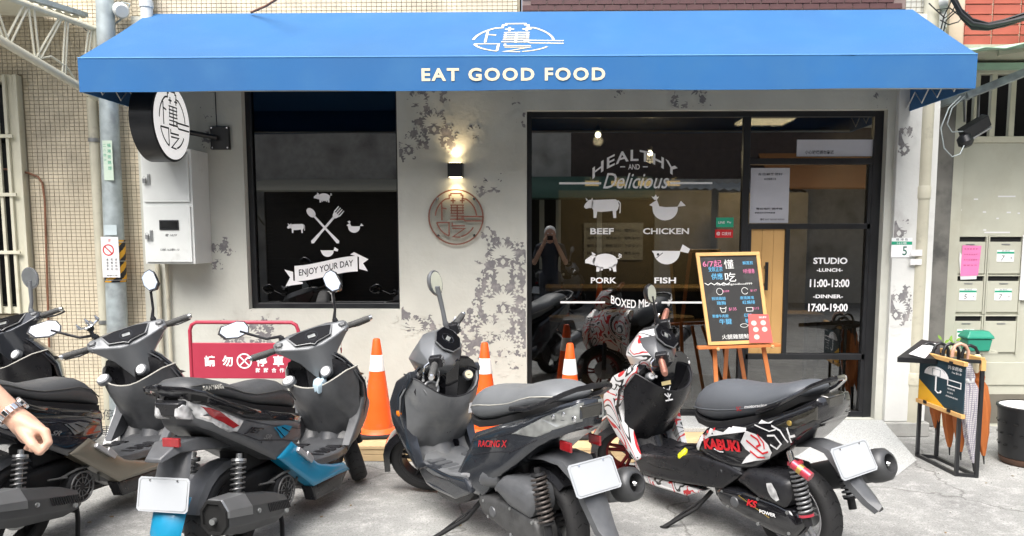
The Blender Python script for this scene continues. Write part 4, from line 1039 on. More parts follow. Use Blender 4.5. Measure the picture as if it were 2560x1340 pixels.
# ramp
rp0 = MB()
a, b_, c_, d = (1.61, -.06, .135), (2.68, -.06, .135), P(2292, 1150, Z=.004), (1.61, -1.25, .004)
e_ = P(2240, 1190, Z=.004)
rp0.add([a, b_, (c_.x, c_.y, .004), (e_.x, e_.y, .004), d, (1.61, -.06, 0), (2.68, -.06, 0)], [(0, 1, 2), (0, 2, 3), (0, 3, 4), (0, 4, 5), (1, 6, 2)])
struct(rp0, 'granite_ramp', M['granite'], smooth=0)

# ================================================================ traffic cones
def cone(px, py, label, hgt=.72, y=None):
    base = P(px, py, Z=dz) if y is None else P(px, py, y)
    o = empty('traffic_cone', (base.x, base.y, dz), label, 'traffic cone', 'orange traffic cones along the shop front', rz=R.uniform(-.15, .15))
    s = hgt / .72
    r0, r1 = .118 * s, .026 * s
    def rr(z): return r0 + (r1 - r0) * (z / hgt)
    z1, z2 = .48 * s, .60 * s
    MB().lathe([(rr(.03), .03), (rr(z1), z1)], n=28, cap=False).lathe([(rr(z2), z2), (rr(hgt - .012), hgt - .012), (rr(hgt) - .004, hgt), (rr(hgt) - .012, hgt - .002), (rr(hgt) - .014, hgt - .1)], n=28, cap=False).build('body', M['orange'], o, smooth=50)
    MB().lathe([(rr(z1), z1), (rr(z1) + .002, z1 + .002), (rr(z2) + .002, z2 - .002), (rr(z2), z2)], n=28, cap=False).build('reflective_band', M['bandwhite'], o, smooth=50)
    MB().box(-.17 * s, .17 * s, -.17 * s, .17 * s, .001, .028).build('base_plate', M['blackmatte'], o, smooth=0, bevel=.01)
    MB().lathe([(.15 * s, .028), (.135 * s, .045), (rr(.05) + .002, .06)], n=28, cap=False).build('skirt', M['orange'], o, smooth=50)
    return o
cone(946, 1085, 'traffic cone left of the third scooter with a scuffed band', .73)
cone(1213, 1085, 'traffic cone rising in the middle behind the grey scooter', .70)
cone(1424, 1088, 'traffic cone standing before the big glass pane', .70)

# ================================================================ red barrier
yb = -.55
def B(px, py): return P(px, py, yb)
br = empty('no_parking_barrier', (B(610, 900).x, yb, 0), 'red steel no parking barrier with white Chinese lettering by the wall', 'barrier')
M['redpaint'] = mat('barrier_red', (.38, .032, .062), .45, var=.06, stain=(.35, .03, .04), sscale=8, slo=.6, shi=.8)
bx0, bx1 = B(478, 900).x, B(748, 900).x; bz = B(600, 806).z
MB().tube([(bx0, yb, .03), (bx0, yb, bz - .06), (bx0 + .015, yb, bz - .02), (bx0 + .05, yb, bz), (bx1 - .05, yb, bz), (bx1 - .015, yb, bz - .02), (bx1, yb, bz - .06), (bx1, yb, .03)], .014, 10).build('frame', M['redpaint'], br, world=True, smooth=60)
pz0, pz1 = B(600, 946).z, B(600, 857).z
MB().box(bx0 + .014, bx1 - .014, yb - .008, yb + .008, pz0, pz1).build('panel', M['redpaint'], br, smooth=0, world=True, bevel=.004)
for x in (bx0, bx1): MB().box(x - .02, x + .02, yb - .2, yb + .2, 0, .03).build('foot', M['redpaint'], br, smooth=0, world=True, bevel=.004)
k = (CD + yb) / F; a = Art()
def bp2(px, py): q = B(px, py); return (q.x, q.z)
for ch, px in (('請', 526), ('勿', 570), ('停', 655), ('車', 697)): a.text(text2d(ch, 28 * k, bold=.03), bp2(px, 902))
a.polys(stroke(arc(0, 0, 18, 0, 360, 28), 3.5) + stroke([(-12, 12), (12, -12)], 3.5) + stroke([(-12, -12), (12, 12)], 3.5), bp2(612, 902), k)
for i, ch in enumerate('謝謝合作'): a.text(text2d(ch, 12 * k, bold=.02), bp2(646 + 20 * i, 925))
a.lay('lettering', M['white'], (0, yb - .0095, 0), VX, VZ, br)
lb = P(272, 1080, Z=.0)
o = empty('leaning_board', (P(275, 1060, -.75).x, -.75, 0), 'small pale board with dark handwriting seen between the first two scooters', 'sign')
q = P(270, 1020, -.75); q2 = P(285, 1100, -.75)
MB().prism([(P(243, 1090, -.75).x - 0, -.75, .0), (P(285, 1090, -.75).x, -.75, .0), (P(285, 1035, -.75).x, -.62, .42), (P(276, 1035, -.75).x, -.62, .42)], (0, .012, 0)).build('board', M['paper'], o, smooth=0, world=True)
a = Art()
for j, ch in enumerate('停車'): a.text(text2d(ch, .08), (0, .1 - .12 * j))
qq = P(272, 1075, -.74); a.lay('print', M['ink'], (qq.x, -.765, qq.z + .02), VX, (0, .25, .95), o)

# ================================================================ chalkboard on an easel
ye = -.62
def E_(px, py, y=ye): return P(px, py, y)
ez = empty('easel', (E_(1850, 900).x, ye, .12), 'orange brown wooden easel holding the chalkboard', 'easel')
M['easel'] = mat('easel_wood', (.52, .17, .05), .45, var=.15, scale=9)
def leg(a, b_, w_=.03): MB().bar(a, b_, w_, .018, up=(0, 1, 0)).build('leg', M['easel'], ez, smooth=0, world=True, bevel=.002)
lz = .116
def ft(px, y): q = E_(px, 900, y); return q
l1t, l2t = E_(1790, 640, ye + .08), E_(1880, 640, ye + .08)
leg(E_(1786, 866), Vector((E_(1797, 1040, ye).x, ye - .02, lz)))
leg(E_(1908, 866), Vector((E_(1950, 1040, ye).x, ye - .02, lz)))
leg(E_(1817, 868, ye + .03), Vector((E_(1806, 1040, ye + .4).x, ye + .40, lz + .035)), .028); leg(E_(1848, 868, ye + .03), Vector((E_(1880, 1040, ye + .35).x, ye + .35, lz + .035)), .028)
leg(E_(1800, 640, ye + .12), E_(1786, 866, ye + .01)); leg(E_(1870, 640, ye + .12), E_(1908, 866, ye + .01))
MB().bar(E_(1744, 869, ye - .03), E_(1949, 862, ye - .03), .07, .02).build('ledge', M['easel'], ez, smooth=0, world=True, bevel=.002)
m = MB()
for px, py in ((1794, 872), (1930, 866)): q = E_(px, py, ye - .06); m.lathe([(.010, 0), (.013, .02), (.008, .03)], q, (0, -1, 0), 10)
m.build('peg', M['pinewood'], ez, world=True)
cbd = empty('chalkboard', E_(1835, 866, ye - .02), 'wood framed black chalkboard menu leaning on the easel', 'chalkboard')
c00, c10, c11, c01 = E_(1770, 864, ye - .045), E_(1924, 858, ye - .045), E_(1897, 630, ye + .09), E_(1738, 633, ye + .09)
def Bq(u, v, off=0.0):
    p = (c00 * (1 - u) + c10 * u) * (1 - v) + (c01 * (1 - u) + c11 * u) * v
    nrm = (c10 - c00).cross(c01 - c00).normalized()
    if nrm.y > 0: nrm = -nrm
    return p + nrm * off
fwid = .055; fw2 = .038
M['oakframe'] = mat('frame_wood', (.62, .36, .13), .5, var=.12, scale=8)
for (ua, ub, va, vb) in ((0, 1, 0, fw2), (0, 1, 1 - fw2, 1), (0, fwid, fw2, 1 - fw2), (1 - fwid, 1, fw2, 1 - fw2)):
    n_ = (Bq(0, 0, 1) - Bq(0, 0, 0)); MB().prism([Bq(ua, va), Bq(ub, va), Bq(ub, vb), Bq(ua, vb)], n_ * .018).build('frame_bar', M['oakframe'], cbd, smooth=0, world=True, bevel=.002)
MB().prism([Bq(fwid, fw2), Bq(1 - fwid, fw2), Bq(1 - fwid, 1 - fw2), Bq(fwid, 1 - fw2)], n_ * .008).build('slate', mat('slate', (.018, .018, .018), .7, var=.3, scale=6, stain=(.06, .06, .06), sscale=5, slo=.5, shi=.8), cbd, smooth=0, world=True)
chalk = {'w': mat('chalk_white', (.72, .72, .70), .9, var=.1), 'b': mat('chalk_blue', (.12, .42, .68), .9, var=.1), 'p': mat('chalk_pink', (.65, .18, .34), .9, var=.1)}
UW = 1 / (c10 - c00).length; VW = 1 / (c01 - c00).length
def chk(col, items, polys=()):
    a = Art()
    for s, u, v, ww, h_ in items:
        vs, fs = text_fit(s, ww, h_); k0 = len(a.m.v)
        a.m.add([(x + u, y + v, 0) for x, y in vs], fs)
    for g_, u, v, k_ in polys: a.polys(g_, (u, v), k_ * 1.0, k_ * .72)
    mb = MB(); mb.v = [tuple(Bq(x, y, .0095)) for x, y, _ in a.m.v]; mb.f = a.m.f
    mb.build('chalk_writing', chalk[col], cbd, smooth=0, world=True, weld=False)
chk('w', [('懂', .50, .87, .15, .10), ('吃', .50, .73, .17, .10), ('IG @eatgoodfood999', .55, .65, .56, .028), ('火腿雞腿鮭魚排', .55, .085, .62, .05)],
    [(stroke(arc(0, 0, 1, 0, 360, 14), .12), .30, .575, .05), (stroke(arc(0, 0, 1, 20, 330, 14), .14), .70, .575, .05), (stroke([(-1, .7), (-.5, .3), (.5, .3), (1, .7), (.6, -.8), (-.6, -.8), (-1, .7)], .14), .32, .38, .05), (stroke([(-1, .5), (1, .5), (1, -.6), (-1, -.6), (-1, .5)], .14), .74, .375, .05), (stroke(ell(0, 0, 1, .45, 14) + [(1, 0), (1.5, .4), (1.5, -.4), (1, 0)], .1), .62, .20, .06),
     (stroke([(-4, 0), (-3, -.6), (-2, 0), (-1, -.6), (0, 0), (1, -.6), (2, 0), (3, -.6), (4, 0)], .2), .28, .67, .05)])
chk('b', [('受款正宗', .28, .82, .22, .055), ('供應', .29, .74, .18, .07), ('照燒雞腿', .27, .50, .22, .035), ('雞胸', .30, .45, .14, .04), ('唐揚雞塊', .72, .50, .22, .035), ('紅燒排', .74, .45, .2, .04), ('蔥爆牛肉飯', .26, .31, .26, .035), ('牛腱', .33, .25, .2, .06), ('紅燒肉', .70, .31, .12, .04), ('豬排', .70, .25, .1, .05), ('鮮蒸煎', .80, .88, .16, .04)])
chk('p', [('6/7起', .24, .88, .30, .075), ('9折優惠', .80, .79, .18, .05), ('$109', .40, .575, .1, .025), ('$117', .84, .575, .1, .025), ('$135', .47, .38, .12, .035), ('$115', .84, .38, .1, .03), ('$140', .80, .2, .08, .03)])
mc_ = empty('menu_card', Bq(.82, .02, .03), 'small pink red card clipped to the lower right corner of the chalkboard', 'card')
cardM = mat('card_red', (.62, .10, .09), .6, var=.06)
MB().prism([Bq(.66, .01, .022), Bq(1.04, .0, .022), Bq(1.02, .31, .022), Bq(.70, .32, .022)], n_ * .003).build('card', cardM, mc_, smooth=0, world=True)
mb = MB()
for u, v in ((.77, .22), (.92, .22), (.79, .15), (.93, .15), (.79, .07)):
    a = Art().polys([ell(0, 0, .045, .028, 10)], (u, v)); mb.add([tuple(Bq(x, y, .0265)) for x, y, _ in a.m.v], a.m.f)
mb.build('print', mat('card_print', (.75, .5, .45), .6, var=0), mc_, smooth=0, world=True, weld=False)
a = Art(); a.text(text_fit('懂吃便當', .12, .02), (.92, .28)); mb = MB(); mb.v = [tuple(Bq(x, y, .0265)) for x, y, _ in a.m.v]; mb.f = a.m.f; mb.build('print', M['white'], mc_, smooth=0, world=True, weld=False)

# ================================================================ umbrella stand
g0, g1, g2, g3 = P(2293, 1141, Z=0.0), P(2340, 1147, Z=0.0), P(2390, 1190, Z=0.0), P(2440, 1194, Z=0.0)
us = empty('umbrella_stand', ((g0.x + g3.x) / 2, (g0.y + g3.y) / 2, 0), 'black metal umbrella stand with a dark blue sign and wooden top rails', 'umbrella stand')
zt = .795
tb = M['black']
def up_(p, z): return Vector((p.x, p.y, z))
for p in (g0, g1, g2, g3): MB().bar(up_(p, 0.0), up_(p, zt), .022, .022, up=(1, 0, 0)).build('leg', tb, us, smooth=0, world=True)
for a_, b_ in ((g0, g1), (g2, g3), (g0, g2), (g1, g3)): MB().bar(up_(a_, .012), up_(b_, .012), .022, .022).build('base_bar', tb, us, smooth=0, world=True)
for a_, b_ in ((g0, g1), (g2, g3)): MB().bar(up_(a_, zt - .011), up_(b_, zt - .011), .024, .022).build('top_bar', tb, us, smooth=0, world=True)
MB().bar(up_(g1, zt), up_(g3, zt), .03, .03).bar(up_(g3, zt), up_(g3, zt - .07), .03, .03, up=(1, 0, 0)).build('wood_rail', M['oakframe'], us, smooth=0, world=True)
# sign on the street side (between g0 and g2), pushed slightly outward
dirl = (g2 - g0).normalized(); outw = Vector((-dirl.y, dirl.x, 0))
if outw.dot(CAM - g0) < 0: outw = -outw
s0 = up_(g0, 0) + outw * .03 + dirl * .04; s1 = up_(g2, 0) + outw * .03 + dirl * .09
def Sg(u, v, off=0): return s0.lerp(s1, u) + Vector((0, 0, .415 + .375 * v)) + outw * off
nn_ = outw
MB().prism([Sg(0, .06), Sg(1, .06), Sg(1, .94), Sg(0, .94)], outw * .008).build('sign_board', mat('sign_navy', (.010, .035, .05), .5, var=.1), us, smooth=0, world=True)
for v0, v1 in ((0, .075), (.925, 1)): MB().prism([Sg(-.02, v0, -.006), Sg(1.02, v0, -.006), Sg(1.02, v1, -.006), Sg(-.02, v1, -.006)], outw * .028).build('wood_rail', M['oakframe'], us, smooth=0, world=True, bevel=.002)
for u, v in ((.18, .93), (.72, .93), (.18, .07), (.72, .07)):
    MB().prism([Sg(u, v - .03, .022), Sg(u + .07, v - .03, .022), Sg(u + .07, v + .03, .022), Sg(u, v + .03, .022)], outw * .006).build('clip', tb, us, smooth=0, world=True)
MB().prism([Sg(0, .07, .0085), Sg(.62, .07, .0085), Sg(0, .46, .0085)], outw * .001).build('yellow_corner', M['yellow'], us, smooth=0, world=True)
def sign_art(ps, name, m_, off):
    a = Art()
    for kind, args in ps:
        if kind == 'p': a.polys(*args)
        else: a.text(*args)
    mb = MB(); mb.v = [tuple(Sg(x, y, off)) for x, y, _ in a.m.v]; mb.f = a.m.f; mb.build(name, m_, us, smooth=0, world=True, weld=False)
um = [ell(0, 0, .28, .30, 12, 0, 180)] + stroke([(0, 0), (.0, -.42), (.05, -.47), (.11, -.44), (.12, -.38)], .035)
sign_art([('p', (um, (.40, .60), 1.0, .62)), ('t', (text_fit('共享雨傘', .30, .07), (.80, .84))), ('t', (text_fit('Free 愛心傘', .2, .04), (.84, .76))), ('p', (stroke([(-.14, .05), (.14, .05), (.14, -.05), (-.14, -.05), (-.14, .05)], .02), (.80, .56))), ('t', (text_fit('借傘請', .16, .035), (.74, .45))), ('t', (text_fit('自行取用', .12, .03), (.72, .38))), ('t', (text_fit('用畢請歸還謝謝', .26, .03), (.76, .31)))], 'print', M['white'], .0100)
sign_art([('p', (stroke([(-.09, .12), (.09, .12), (.09, -.08), (-.09, -.08), (-.09, .12)], .015) + stroke(arc(0, 0, .2, 20, 160, 8), .01), (.40, .66), 1.0, .62))], 'print', mat('print_grey', (.25, .3, .33), .6, var=0), .0108)
# tilted tray with a sheet on it
ty = g0 + Vector((-.02, .02, 0))
def Tr(px, py, y): return P(px, py, y)
tA, tB, tC, tD = P(2243, 893, -.95), P(2352, 912, -.80), P(2352, 850, -.55), P(2304, 848, -.55)
tray = empty('menu_tray', (ty.x, ty.y, .7), 'black tilted tray with white menu sheet at the umbrella stand', 'tray')
dn = Vector((0, 0, -.035))
MB().prism([tA, P(2350, 898, -.88), P(2350, 856, -.55), tD], dn).build('tray', tb, tray, smooth=0, world=True, bevel=.002)
up3 = Vector((0, -.001, .0035))
MB().prism([P(2272, 886, -.90) + up3, P(2312, 897, -.9) + up3, P(2346, 860, -.62) + up3, P(2315, 858, -.62) + up3], (0, 0, .001)).build('sheet', M['paper'], tray, smooth=0, world=True)
def umbrella(px, pyt, pyb, y, m_, hm, label, lean=0.0, rad=.045, hook=1):
    t_, b_ = P(px, pyt, y), P(px + lean, pyb, y)
    o = empty('umbrella', (b_.x, b_.y, b_.z), label, 'umbrella', 'umbrellas hanging in the stand')
    d = (t_ - b_); L_ = d.length; d.normalize()
    rings = []; n = 20
    for h, r in ((.06, .010), (.12, .022), (.3 * L_, rad * .75), (.55 * L_, rad), (.75 * L_, rad * .8), (.80 * L_, rad * .5), (.84 * L_, rad * .62), (.92 * L_, rad * .4), (.96 * L_, .012)):
        rings.append([b_ + d * h + Vector((math.cos(a), math.sin(a), 0)) * r * (1 + .22 * math.sin(a * 5 + h * 6)) for a in [2 * math.pi * i / n for i in range(n)]])
    MB().loft(rings).build('canopy', m_, o, world=True, smooth=50)
    MB().tube([b_, b_ + d * .08], [.004, .009], 8).build('tip', M['black'], o, world=True)
    top = b_ + d * L_
    hk = [b_ + d * (.95 * L_), top, top + Vector((0, 0, .05)), top + Vector((-.02 * hook, 0, .085)), top + Vector((-.055 * hook, 0, .10)), top + Vector((-.09 * hook, 0, .085)), top + Vector((-.105 * hook, 0, .045)), top + Vector((-.105 * hook, 0, .01))]
    MB().tube(hk, .0115, 8).build('handle', hm, o, world=True, smooth=60)
    MB().lathe([(rad * .56, 0), (rad * .6, .004), (rad * .6, .026), (rad * .56, .03)], b_ + d * (.79 * L_), d, 14).build('strap', m_ if m_ is not M.get('checkfab') else M['white'], o, world=True)
    return o
M['orangefab'] = mat('orange_fabric', (.42, .12, .025), .7, var=.12, scale=20)
def check_mat():
    m = mat('check_fabric', (.62, .60, .62), .7, var=.0); t = m.node_tree; N, L = t.nodes, t.links
    tc = N.new('ShaderNodeTexCoord'); sp = N.new('ShaderNodeSeparateXYZ'); L.new(tc.outputs['Object'], sp.inputs[0]); outs = []
    for i in (0, 2):
        a = N.new('ShaderNodeMath'); a.operation = 'MULTIPLY'; a.inputs[1].default_value = 75; L.new(sp.outputs[i], a.inputs[0])
        b_ = N.new('ShaderNodeMath'); b_.operation = 'FRACT'; L.new(a.outputs[0], b_.inputs[0]); c_ = N.new('ShaderNodeMath'); c_.operation = 'LESS_THAN'; c_.inputs[1].default_value = .3; L.new(b_.outputs[0], c_.inputs[0]); outs.append(c_.outputs[0])
    mx_ = N.new('ShaderNodeMath'); mx_.operation = 'MAXIMUM'; L.new(outs[0], mx_.inputs[0]); L.new(outs[1], mx_.inputs[1])
    q = N.new('ShaderNodeMix'); q.data_type = 'RGBA'; q.inputs[6].default_value = (.68, .66, .66, 1); q.inputs[7].default_value = (.30, .28, .36, 1); L.new(mx_.outputs[0], q.inputs[0]); L.new(q.outputs[2], N['Principled BSDF'].inputs['Base Color']); return m
M['checkfab'] = check_mat()
M['palehandle'] = mat('pale_handle', (.50, .30, .22), .4, var=.08)
umbrella(2340, 892, 1090, -.68, M['orangefab'], M['black'], 'orange umbrella at the left end of the stand', 0, .045)
umbrella(2370, 893, 1138, -.80, M['orangefab'], M['black'], 'orange umbrella second from the left in the stand', 4, .045)
umbrella(2396, 895, 1150, -.92, M['orangefab'], M['black'], 'orange umbrella in the middle of the stand behind the dark blue sign', 6, .045)
umbrella(2420, 896, 1178, -1.0, M['checkfab'], M['palehandle'], 'white checked umbrella with pale curved handle', 14, .055)
umbrella(2444, 900, 1160, -.98, M['orangefab'], M['black'], 'orange umbrella at the right end of the stand with a white strap', 16, .055)
pq_ = P(2440, 905, -1.0)
o = empty('white_pouch', P(2443, 905, -1.02), 'small cream pouch hanging on the stand rail among the umbrella handles', 'pouch')
MB().loft([[Vector((x * r, y * r * .6, z)) for x, y in [(math.cos(t), math.sin(t)) for t in [2 * math.pi * i / 12 for i in range(12)]]] for z, r in ((.05, .018), (.03, .030), (0, .026), (-.05, .022), (-.075, .010))]).build('cloth', M['cream'], o, smooth=60)
# green tub and its sprig, on a ledge of the gate
gt = P(2438, 876, .12); o = empty('green_tub', (gt.x, .12, gt.z), 'green plastic tub with a lid behind the umbrella handles', 'tub')
tubm = mat('green_plastic', (.02, .26, .17), .35, var=.06)
MB().loft([[Vector((sx * a, sy * b_, z)) for sx, sy in ((-1, -1), (1, -1), (1, 1), (-1, 1))] for z, a, b_ in ((0, .085, .06), (.10, .10, .07))]).build('tub', tubm, o, smooth=0, bevel=.01)
MB().loft([[Vector((sx * a, sy * b_, z)) for sx, sy in ((-1, -1), (1, -1), (1, 1), (-1, 1))] for z, a, b_ in ((.102, .11, .08), (.118, .11, .08), (.165, .078, .05))]).build('lid', tubm, o, smooth=0, bevel=.012)
gs = empty('tub_shelf', (gt.x, .2, gt.z - .02), 'thin steel shelf bracket under the green tub', 'shelf'); MB().box(-.16, .16, -.12, .098, 0, .018).build('plate', M['gate'], gs, smooth=0)
o = empty('green_sprig', P(2375, 868, -.5), 'few bright green leaves poking up behind the black umbrella handles', 'plant')
M['leaf'] = mat('leaf', (.16, .30, .03), .5, var=.2)
for px, py, a in ((2355, 850, 2.2), (2362, 858, .6), (2376, 853, 1.2), (2385, 857, 2.4), (2390, 852, .4), (2381, 862, 3)):
    c = P(px, py, -.5); q = leafp(0, 0, a, .045, .022)
    MB().prism([c + Vector((x, y * .3, y)) for x, y in q], (0, .0015, .0005)).build('leaf', M['leaf'], o, smooth=0, world=True)
MB().tube([P(2372, 880, -.5), P(2376, 866, -.5), P(2388, 854, -.5)], .002, 5).tube([P(2372, 880, -.5), P(2364, 866, -.5), P(2356, 852, -.5)], .002, 5).build('stem', M['leaf'], o, world=True)
# black bin at the right edge
bn = P(2548, 1140, Z=.05); o = empty('slotted_bin', (bn.x + .05, bn.y, 0), 'round black slotted metal tub with white top on dark wooden base', 'bin')
MB().lathe([(.17, .05), (.175, .06), (.195, .385), (.205, .40), (.205, .415), (.19, .42)], n=40, cap=False).lathe([(.01, .051), (.17, .05)], n=40, cap=False).build('tub', M['black'], o, smooth=40)
MB().lathe([(.001, .415), (.188, .413), (.188, .39)], n=40, cap=False).build('white_lid', M['white'], o, smooth=30)
m = MB()
for j in range(3):
    for i in range(15):
        a = 2 * math.pi * (i + .5 * j) / 15; r = .1835 + .0055 * j; z = .14 + .08 * j
        m.bar((math.cos(a) * r - math.sin(a) * .014, math.sin(a) * r + math.cos(a) * .014, z), (math.cos(a) * r + math.sin(a) * .014, math.sin(a) * r - math.cos(a) * .014, z), .003, .010)
q = m.build('slot_row', M['slot'], o, smooth=0); q['kind'] = 'stuff'
MB().lathe([(.15, 0), (.17, .02), (.175, .048)], n=30).build('base', mat('dark_wood', (.10, .05, .03), .6, var=.3), o)

# ================================================================ across the street (seen only in the panes and mirrors)
YA = -12.5
ab = empty('opposite_building', (0, YA, 0), 'beige building across the street mirrored in the shop windows', 'building')
AM = mat('opposite_wall', (.62, .60, .55), .8, var=.15, stain=(.2, .19, .17), sscale=1)
AM2 = mat('opposite_brick', (.11, .085, .075), .8, var=.3)
MB().box(-14, 0.5, YA - .5, YA, 3.0, 7.5).box(-14, -7, YA - .5, YA, 0, 3.0).box(2.6, 14, YA - .5, YA, 0, 3.0).build('wall', AM, ab, smooth=0, world=True)
MB().box(.5, 14, YA - .5, YA, 3.0, 7.5).build('wall', AM2, ab, smooth=0, world=True)
for i in range(34): MB().box(-7, -2.2, YA - .12, YA - .06 + (.006 if i % 2 else 0), .02 + i * .088, .02 + i * .088 + .086).build('shutter_slat', mat('shutter', (.12, .11, .10), .5, .3, var=.1) if i == 0 else bpy.data.materials['shutter'], ab, smooth=0, world=True)
MB().box(-2.2, 2.6, YA - .4, YA - .3, 0, 3).build('dark_shop_inside', M['dark_inside'], ab, smooth=0, world=True)
for x in (-6.0, -3.5, -1.0, 1.8, 4.5, 7.5):
    w_ = MB().box(x - .6, x + .6, YA, YA + .05, 4.2, 5.6).build('window', M['cream_paint'], ab, smooth=0, world=True); MB().box(x - .52, x + .52, YA + .05, YA + .06, 4.28, 5.52).build('pane', M['black'], w_, smooth=0, world=True)
for x in (-2.2, -.2, .2, 1.2, 2.6): MB().box(x - .06, x + .06, YA - .05, YA + .05, 0, 3).build('column', M['cream_paint'], ab, smooth=0, world=True)
ac = empty('opposite_green_canopy', (1, YA + .6, 2.6), 'rounded green canopy across the street, mirrored in the big pane', 'canopy')
m = MB(); m.loft([[(x, YA + .1 + 1.0 * math.sin(a), 2.5 + .55 * math.cos(a)) for a in [math.pi / 2 * i / 8 for i in range(9)]] + [(x, YA + .1, 2.5)] for x in (-1.8, 2.4)]); m.build('sheet', mat('dull_green', (.07, .16, .12), .6, var=.1), ac, world=True)
ao = empty('opposite_cream_canopy', (-4.4, YA + .8, 2.7), 'cream canopy over the shutter across the street, mirrored in the dark window', 'canopy')
MB().prism([(-7, YA + .02, 3.0), (-2.2, YA + .02, 3.0), (-2.2, YA + 1.6, 2.65), (-7, YA + 1.6, 2.65)], (0, 0, -.04)).build('sheet', M['cream_paint'], ao, smooth=0, world=True)
for x in (-7, -2.3):
    MB().bar((x, YA + 1.5, 2.6), (x, YA + .05, 1.9), .03, .03).bar((x, YA + .8, 2.78), (x, YA + .6, 2.2), .02, .02).build('strut', M['cream_paint'], ao, smooth=0, world=True)
bush = empty('potted_bush', (-2.0, -10.9, 0), 'leafy green bush in a pot across the street, mirrored in the dark window', 'bush')
MB().lathe([(.2, 0), (.26, .35), (.24, .36)], n=20).build('pot', M['concrete'], bush)
m = MB()
for i in range(900):
    v = Vector((R.gauss(0, 1), R.gauss(0, 1), R.gauss(0, 1))).normalized() * (R.random() ** .4) * .45; v.z = v.z * 1.1 + .85
    a, b_ = Vector((R.gauss(0, 1), R.gauss(0, 1), R.gauss(0, 1))).normalized() * .05, Vector((R.gauss(0, 1), R.gauss(0, 1), R.gauss(0, 1))).normalized() * .03
    m.add([v - a, v + b_, v + a, v - b_], [(0, 1, 2, 3)])
q = m.build('foliage', M['leaf'], bush, smooth=0, weld=False); q['kind'] = 'stuff'
MB().tube([(0, 0, .3), (0, 0, .8)], .02, 6).build('stem', M['rust'], bush)
lc = empty('opposite_traffic_cone', (1.1, -10.6, 0), 'traffic cone across the street, seen only as a reflection', 'traffic cone')
MB().lathe([(.12, .03), (.03, .7)], n=20).build('body', M['orange'], lc); MB().box(-.17, .17, -.17, .17, 0, .03).build('base_plate', M['blackmatte'], lc)
# neighbours that close the alley at both ends
sidem = mat('far_wall', (.30, .29, .27), .8, var=.15)
for x, lb in ((-17, 'grey building closing the lane far to the left, outside the picture'), (17, 'grey building closing the lane far to the right, outside the picture')):
    o = empty('end_building', (x, -5, 0), lb, 'building'); MB().box(x - 2, x + 2, -12.4, .0, 0, 7).build('wall', sidem, o, smooth=0, world=True)

oo = empty('opposite_orange_canopy', (7, YA + .6, 2.7), 'orange canopy across the street, mirrored in the panes over the door', 'canopy')
MB().prism([(5.0, YA + .02, 3.6), (9.0, YA + .02, 3.6), (9.0, YA + 1.5, 2.7), (5.0, YA + 1.5, 2.7)], (0, 0, -.04)).build('sheet', mat('orange_sheet', (.48, .20, .06), .6, var=.1), oo, smooth=0, world=True)
ow2 = empty('opposite_pale_eave', (4, YA + 1.2, 2.6), 'pale corrugated eave across the street, mirrored in the big pane', 'canopy')
sheet((2.6, YA + 1.2, 2.72), (5.8, YA + 1.2, 2.62), (5.8, YA + .1, 2.9), (2.6, YA + .1, 2.9), 60, .03, 'sheet', M['white_metal'], ow2)
acu = empty('air_conditioner', (-5.5, YA + .4, .3), 'pale air conditioner box across the street, mirrored in the dark window', 'air conditioner')
MB().box(-.45, .45, -.17, .17, .0, .7).build('case', M['white_metal'], acu, smooth=0, bevel=.02); MB().lathe([(.27, .171), (.27, .18), (.22, .181), (.05, .181)], (-.1, 0, .35), (0, 1, 0), 24).build('fan_grille', M['black'], acu)
# ================================================================ scooters
M['grey_plastic'] = mat('grey_plastic', (.080, .083, .088), .34, var=.14, scale=25, bump=.08, bscale=700)
M['dark_plastic'] = mat('dark_plastic', (.014, .014, .016), .30, var=.15, scale=25, bump=.08, bscale=700)
M['silver_grey'] = mat('silver_grey_paint', (.140, .147, .155), .36, .15, var=.06, coat=.3)
M['graphite'] = mat('graphite_paint', (.036, .040, .048), .16, .3, var=.06, coat=.6)
M['navyblack'] = mat('navy_black_paint', (.010, .011, .018), .16, .2, var=.05, coat=1.0)
M['gloss_black'] = mat('gloss_black', (.010, .010, .012), .14, var=.05, coat=1.0)
M['teal'] = mat('teal_paint', (.0, .20, .36), .38, .0, var=.05, coat=.3)
M['bronze'] = mat('bronze_grey_paint', (.20, .18, .14), .35, .35, var=.05, coat=.3)
M['seat'] = mat('seat_vinyl', (.058, .060, .063), .46, var=.08, scale=30, bump=.12, bscale=400)
M['seat2'] = mat('worn_seat_vinyl', (.150, .158, .165), .40, var=.10, scale=8, bump=.12, bscale=300)
M['seat3'] = mat('slate_seat_vinyl', (.088, .096, .108), .5, var=.05, scale=30, bump=.12, bscale=400)
M['grip'] = mat('grip_rubber', (.07, .07, .068), .7, var=.2, scale=60, bump=.4, bscale=250)
M['engine'] = mat('cast_engine', (.085, .085, .085), .5, .5, var=.25, scale=20, bump=.2, bscale=80)
M['enginedark'] = mat('dark_engine', (.009, .009, .010), .6, .2, var=.3, scale=20)
M['muffgrey'] = mat('muffler_grey', (.075, .077, .08), .45, .5, var=.12, scale=15)
M['muffsilver'] = mat('muffler_silver', (.22, .225, .23), .35, .6, var=.1)
M['lens'] = mat('clear_lens', (.60, .60, .60), .12, .30, var=.45, scale=30, coat=1.0, det=1)
M['redlens'] = mat('red_lens', (.28, .008, .012), .15, var=.15, scale=60, coat=1.0)
M['amber'] = mat('amber_lens', (.70, .18, .01), .2, var=.05, coat=1.0)
M['greylens'] = mat('dull_lens', (.26, .27, .26), .15, .2, var=.35, scale=22, coat=1.0, det=1)
M['smoke'] = mat('smoke_lens', (.030, .028, .022), .08, .2, var=.4, scale=20, coat=1.0)
M['plate'] = mat('plate_white', (.40, .42, .44), .35, var=.03)
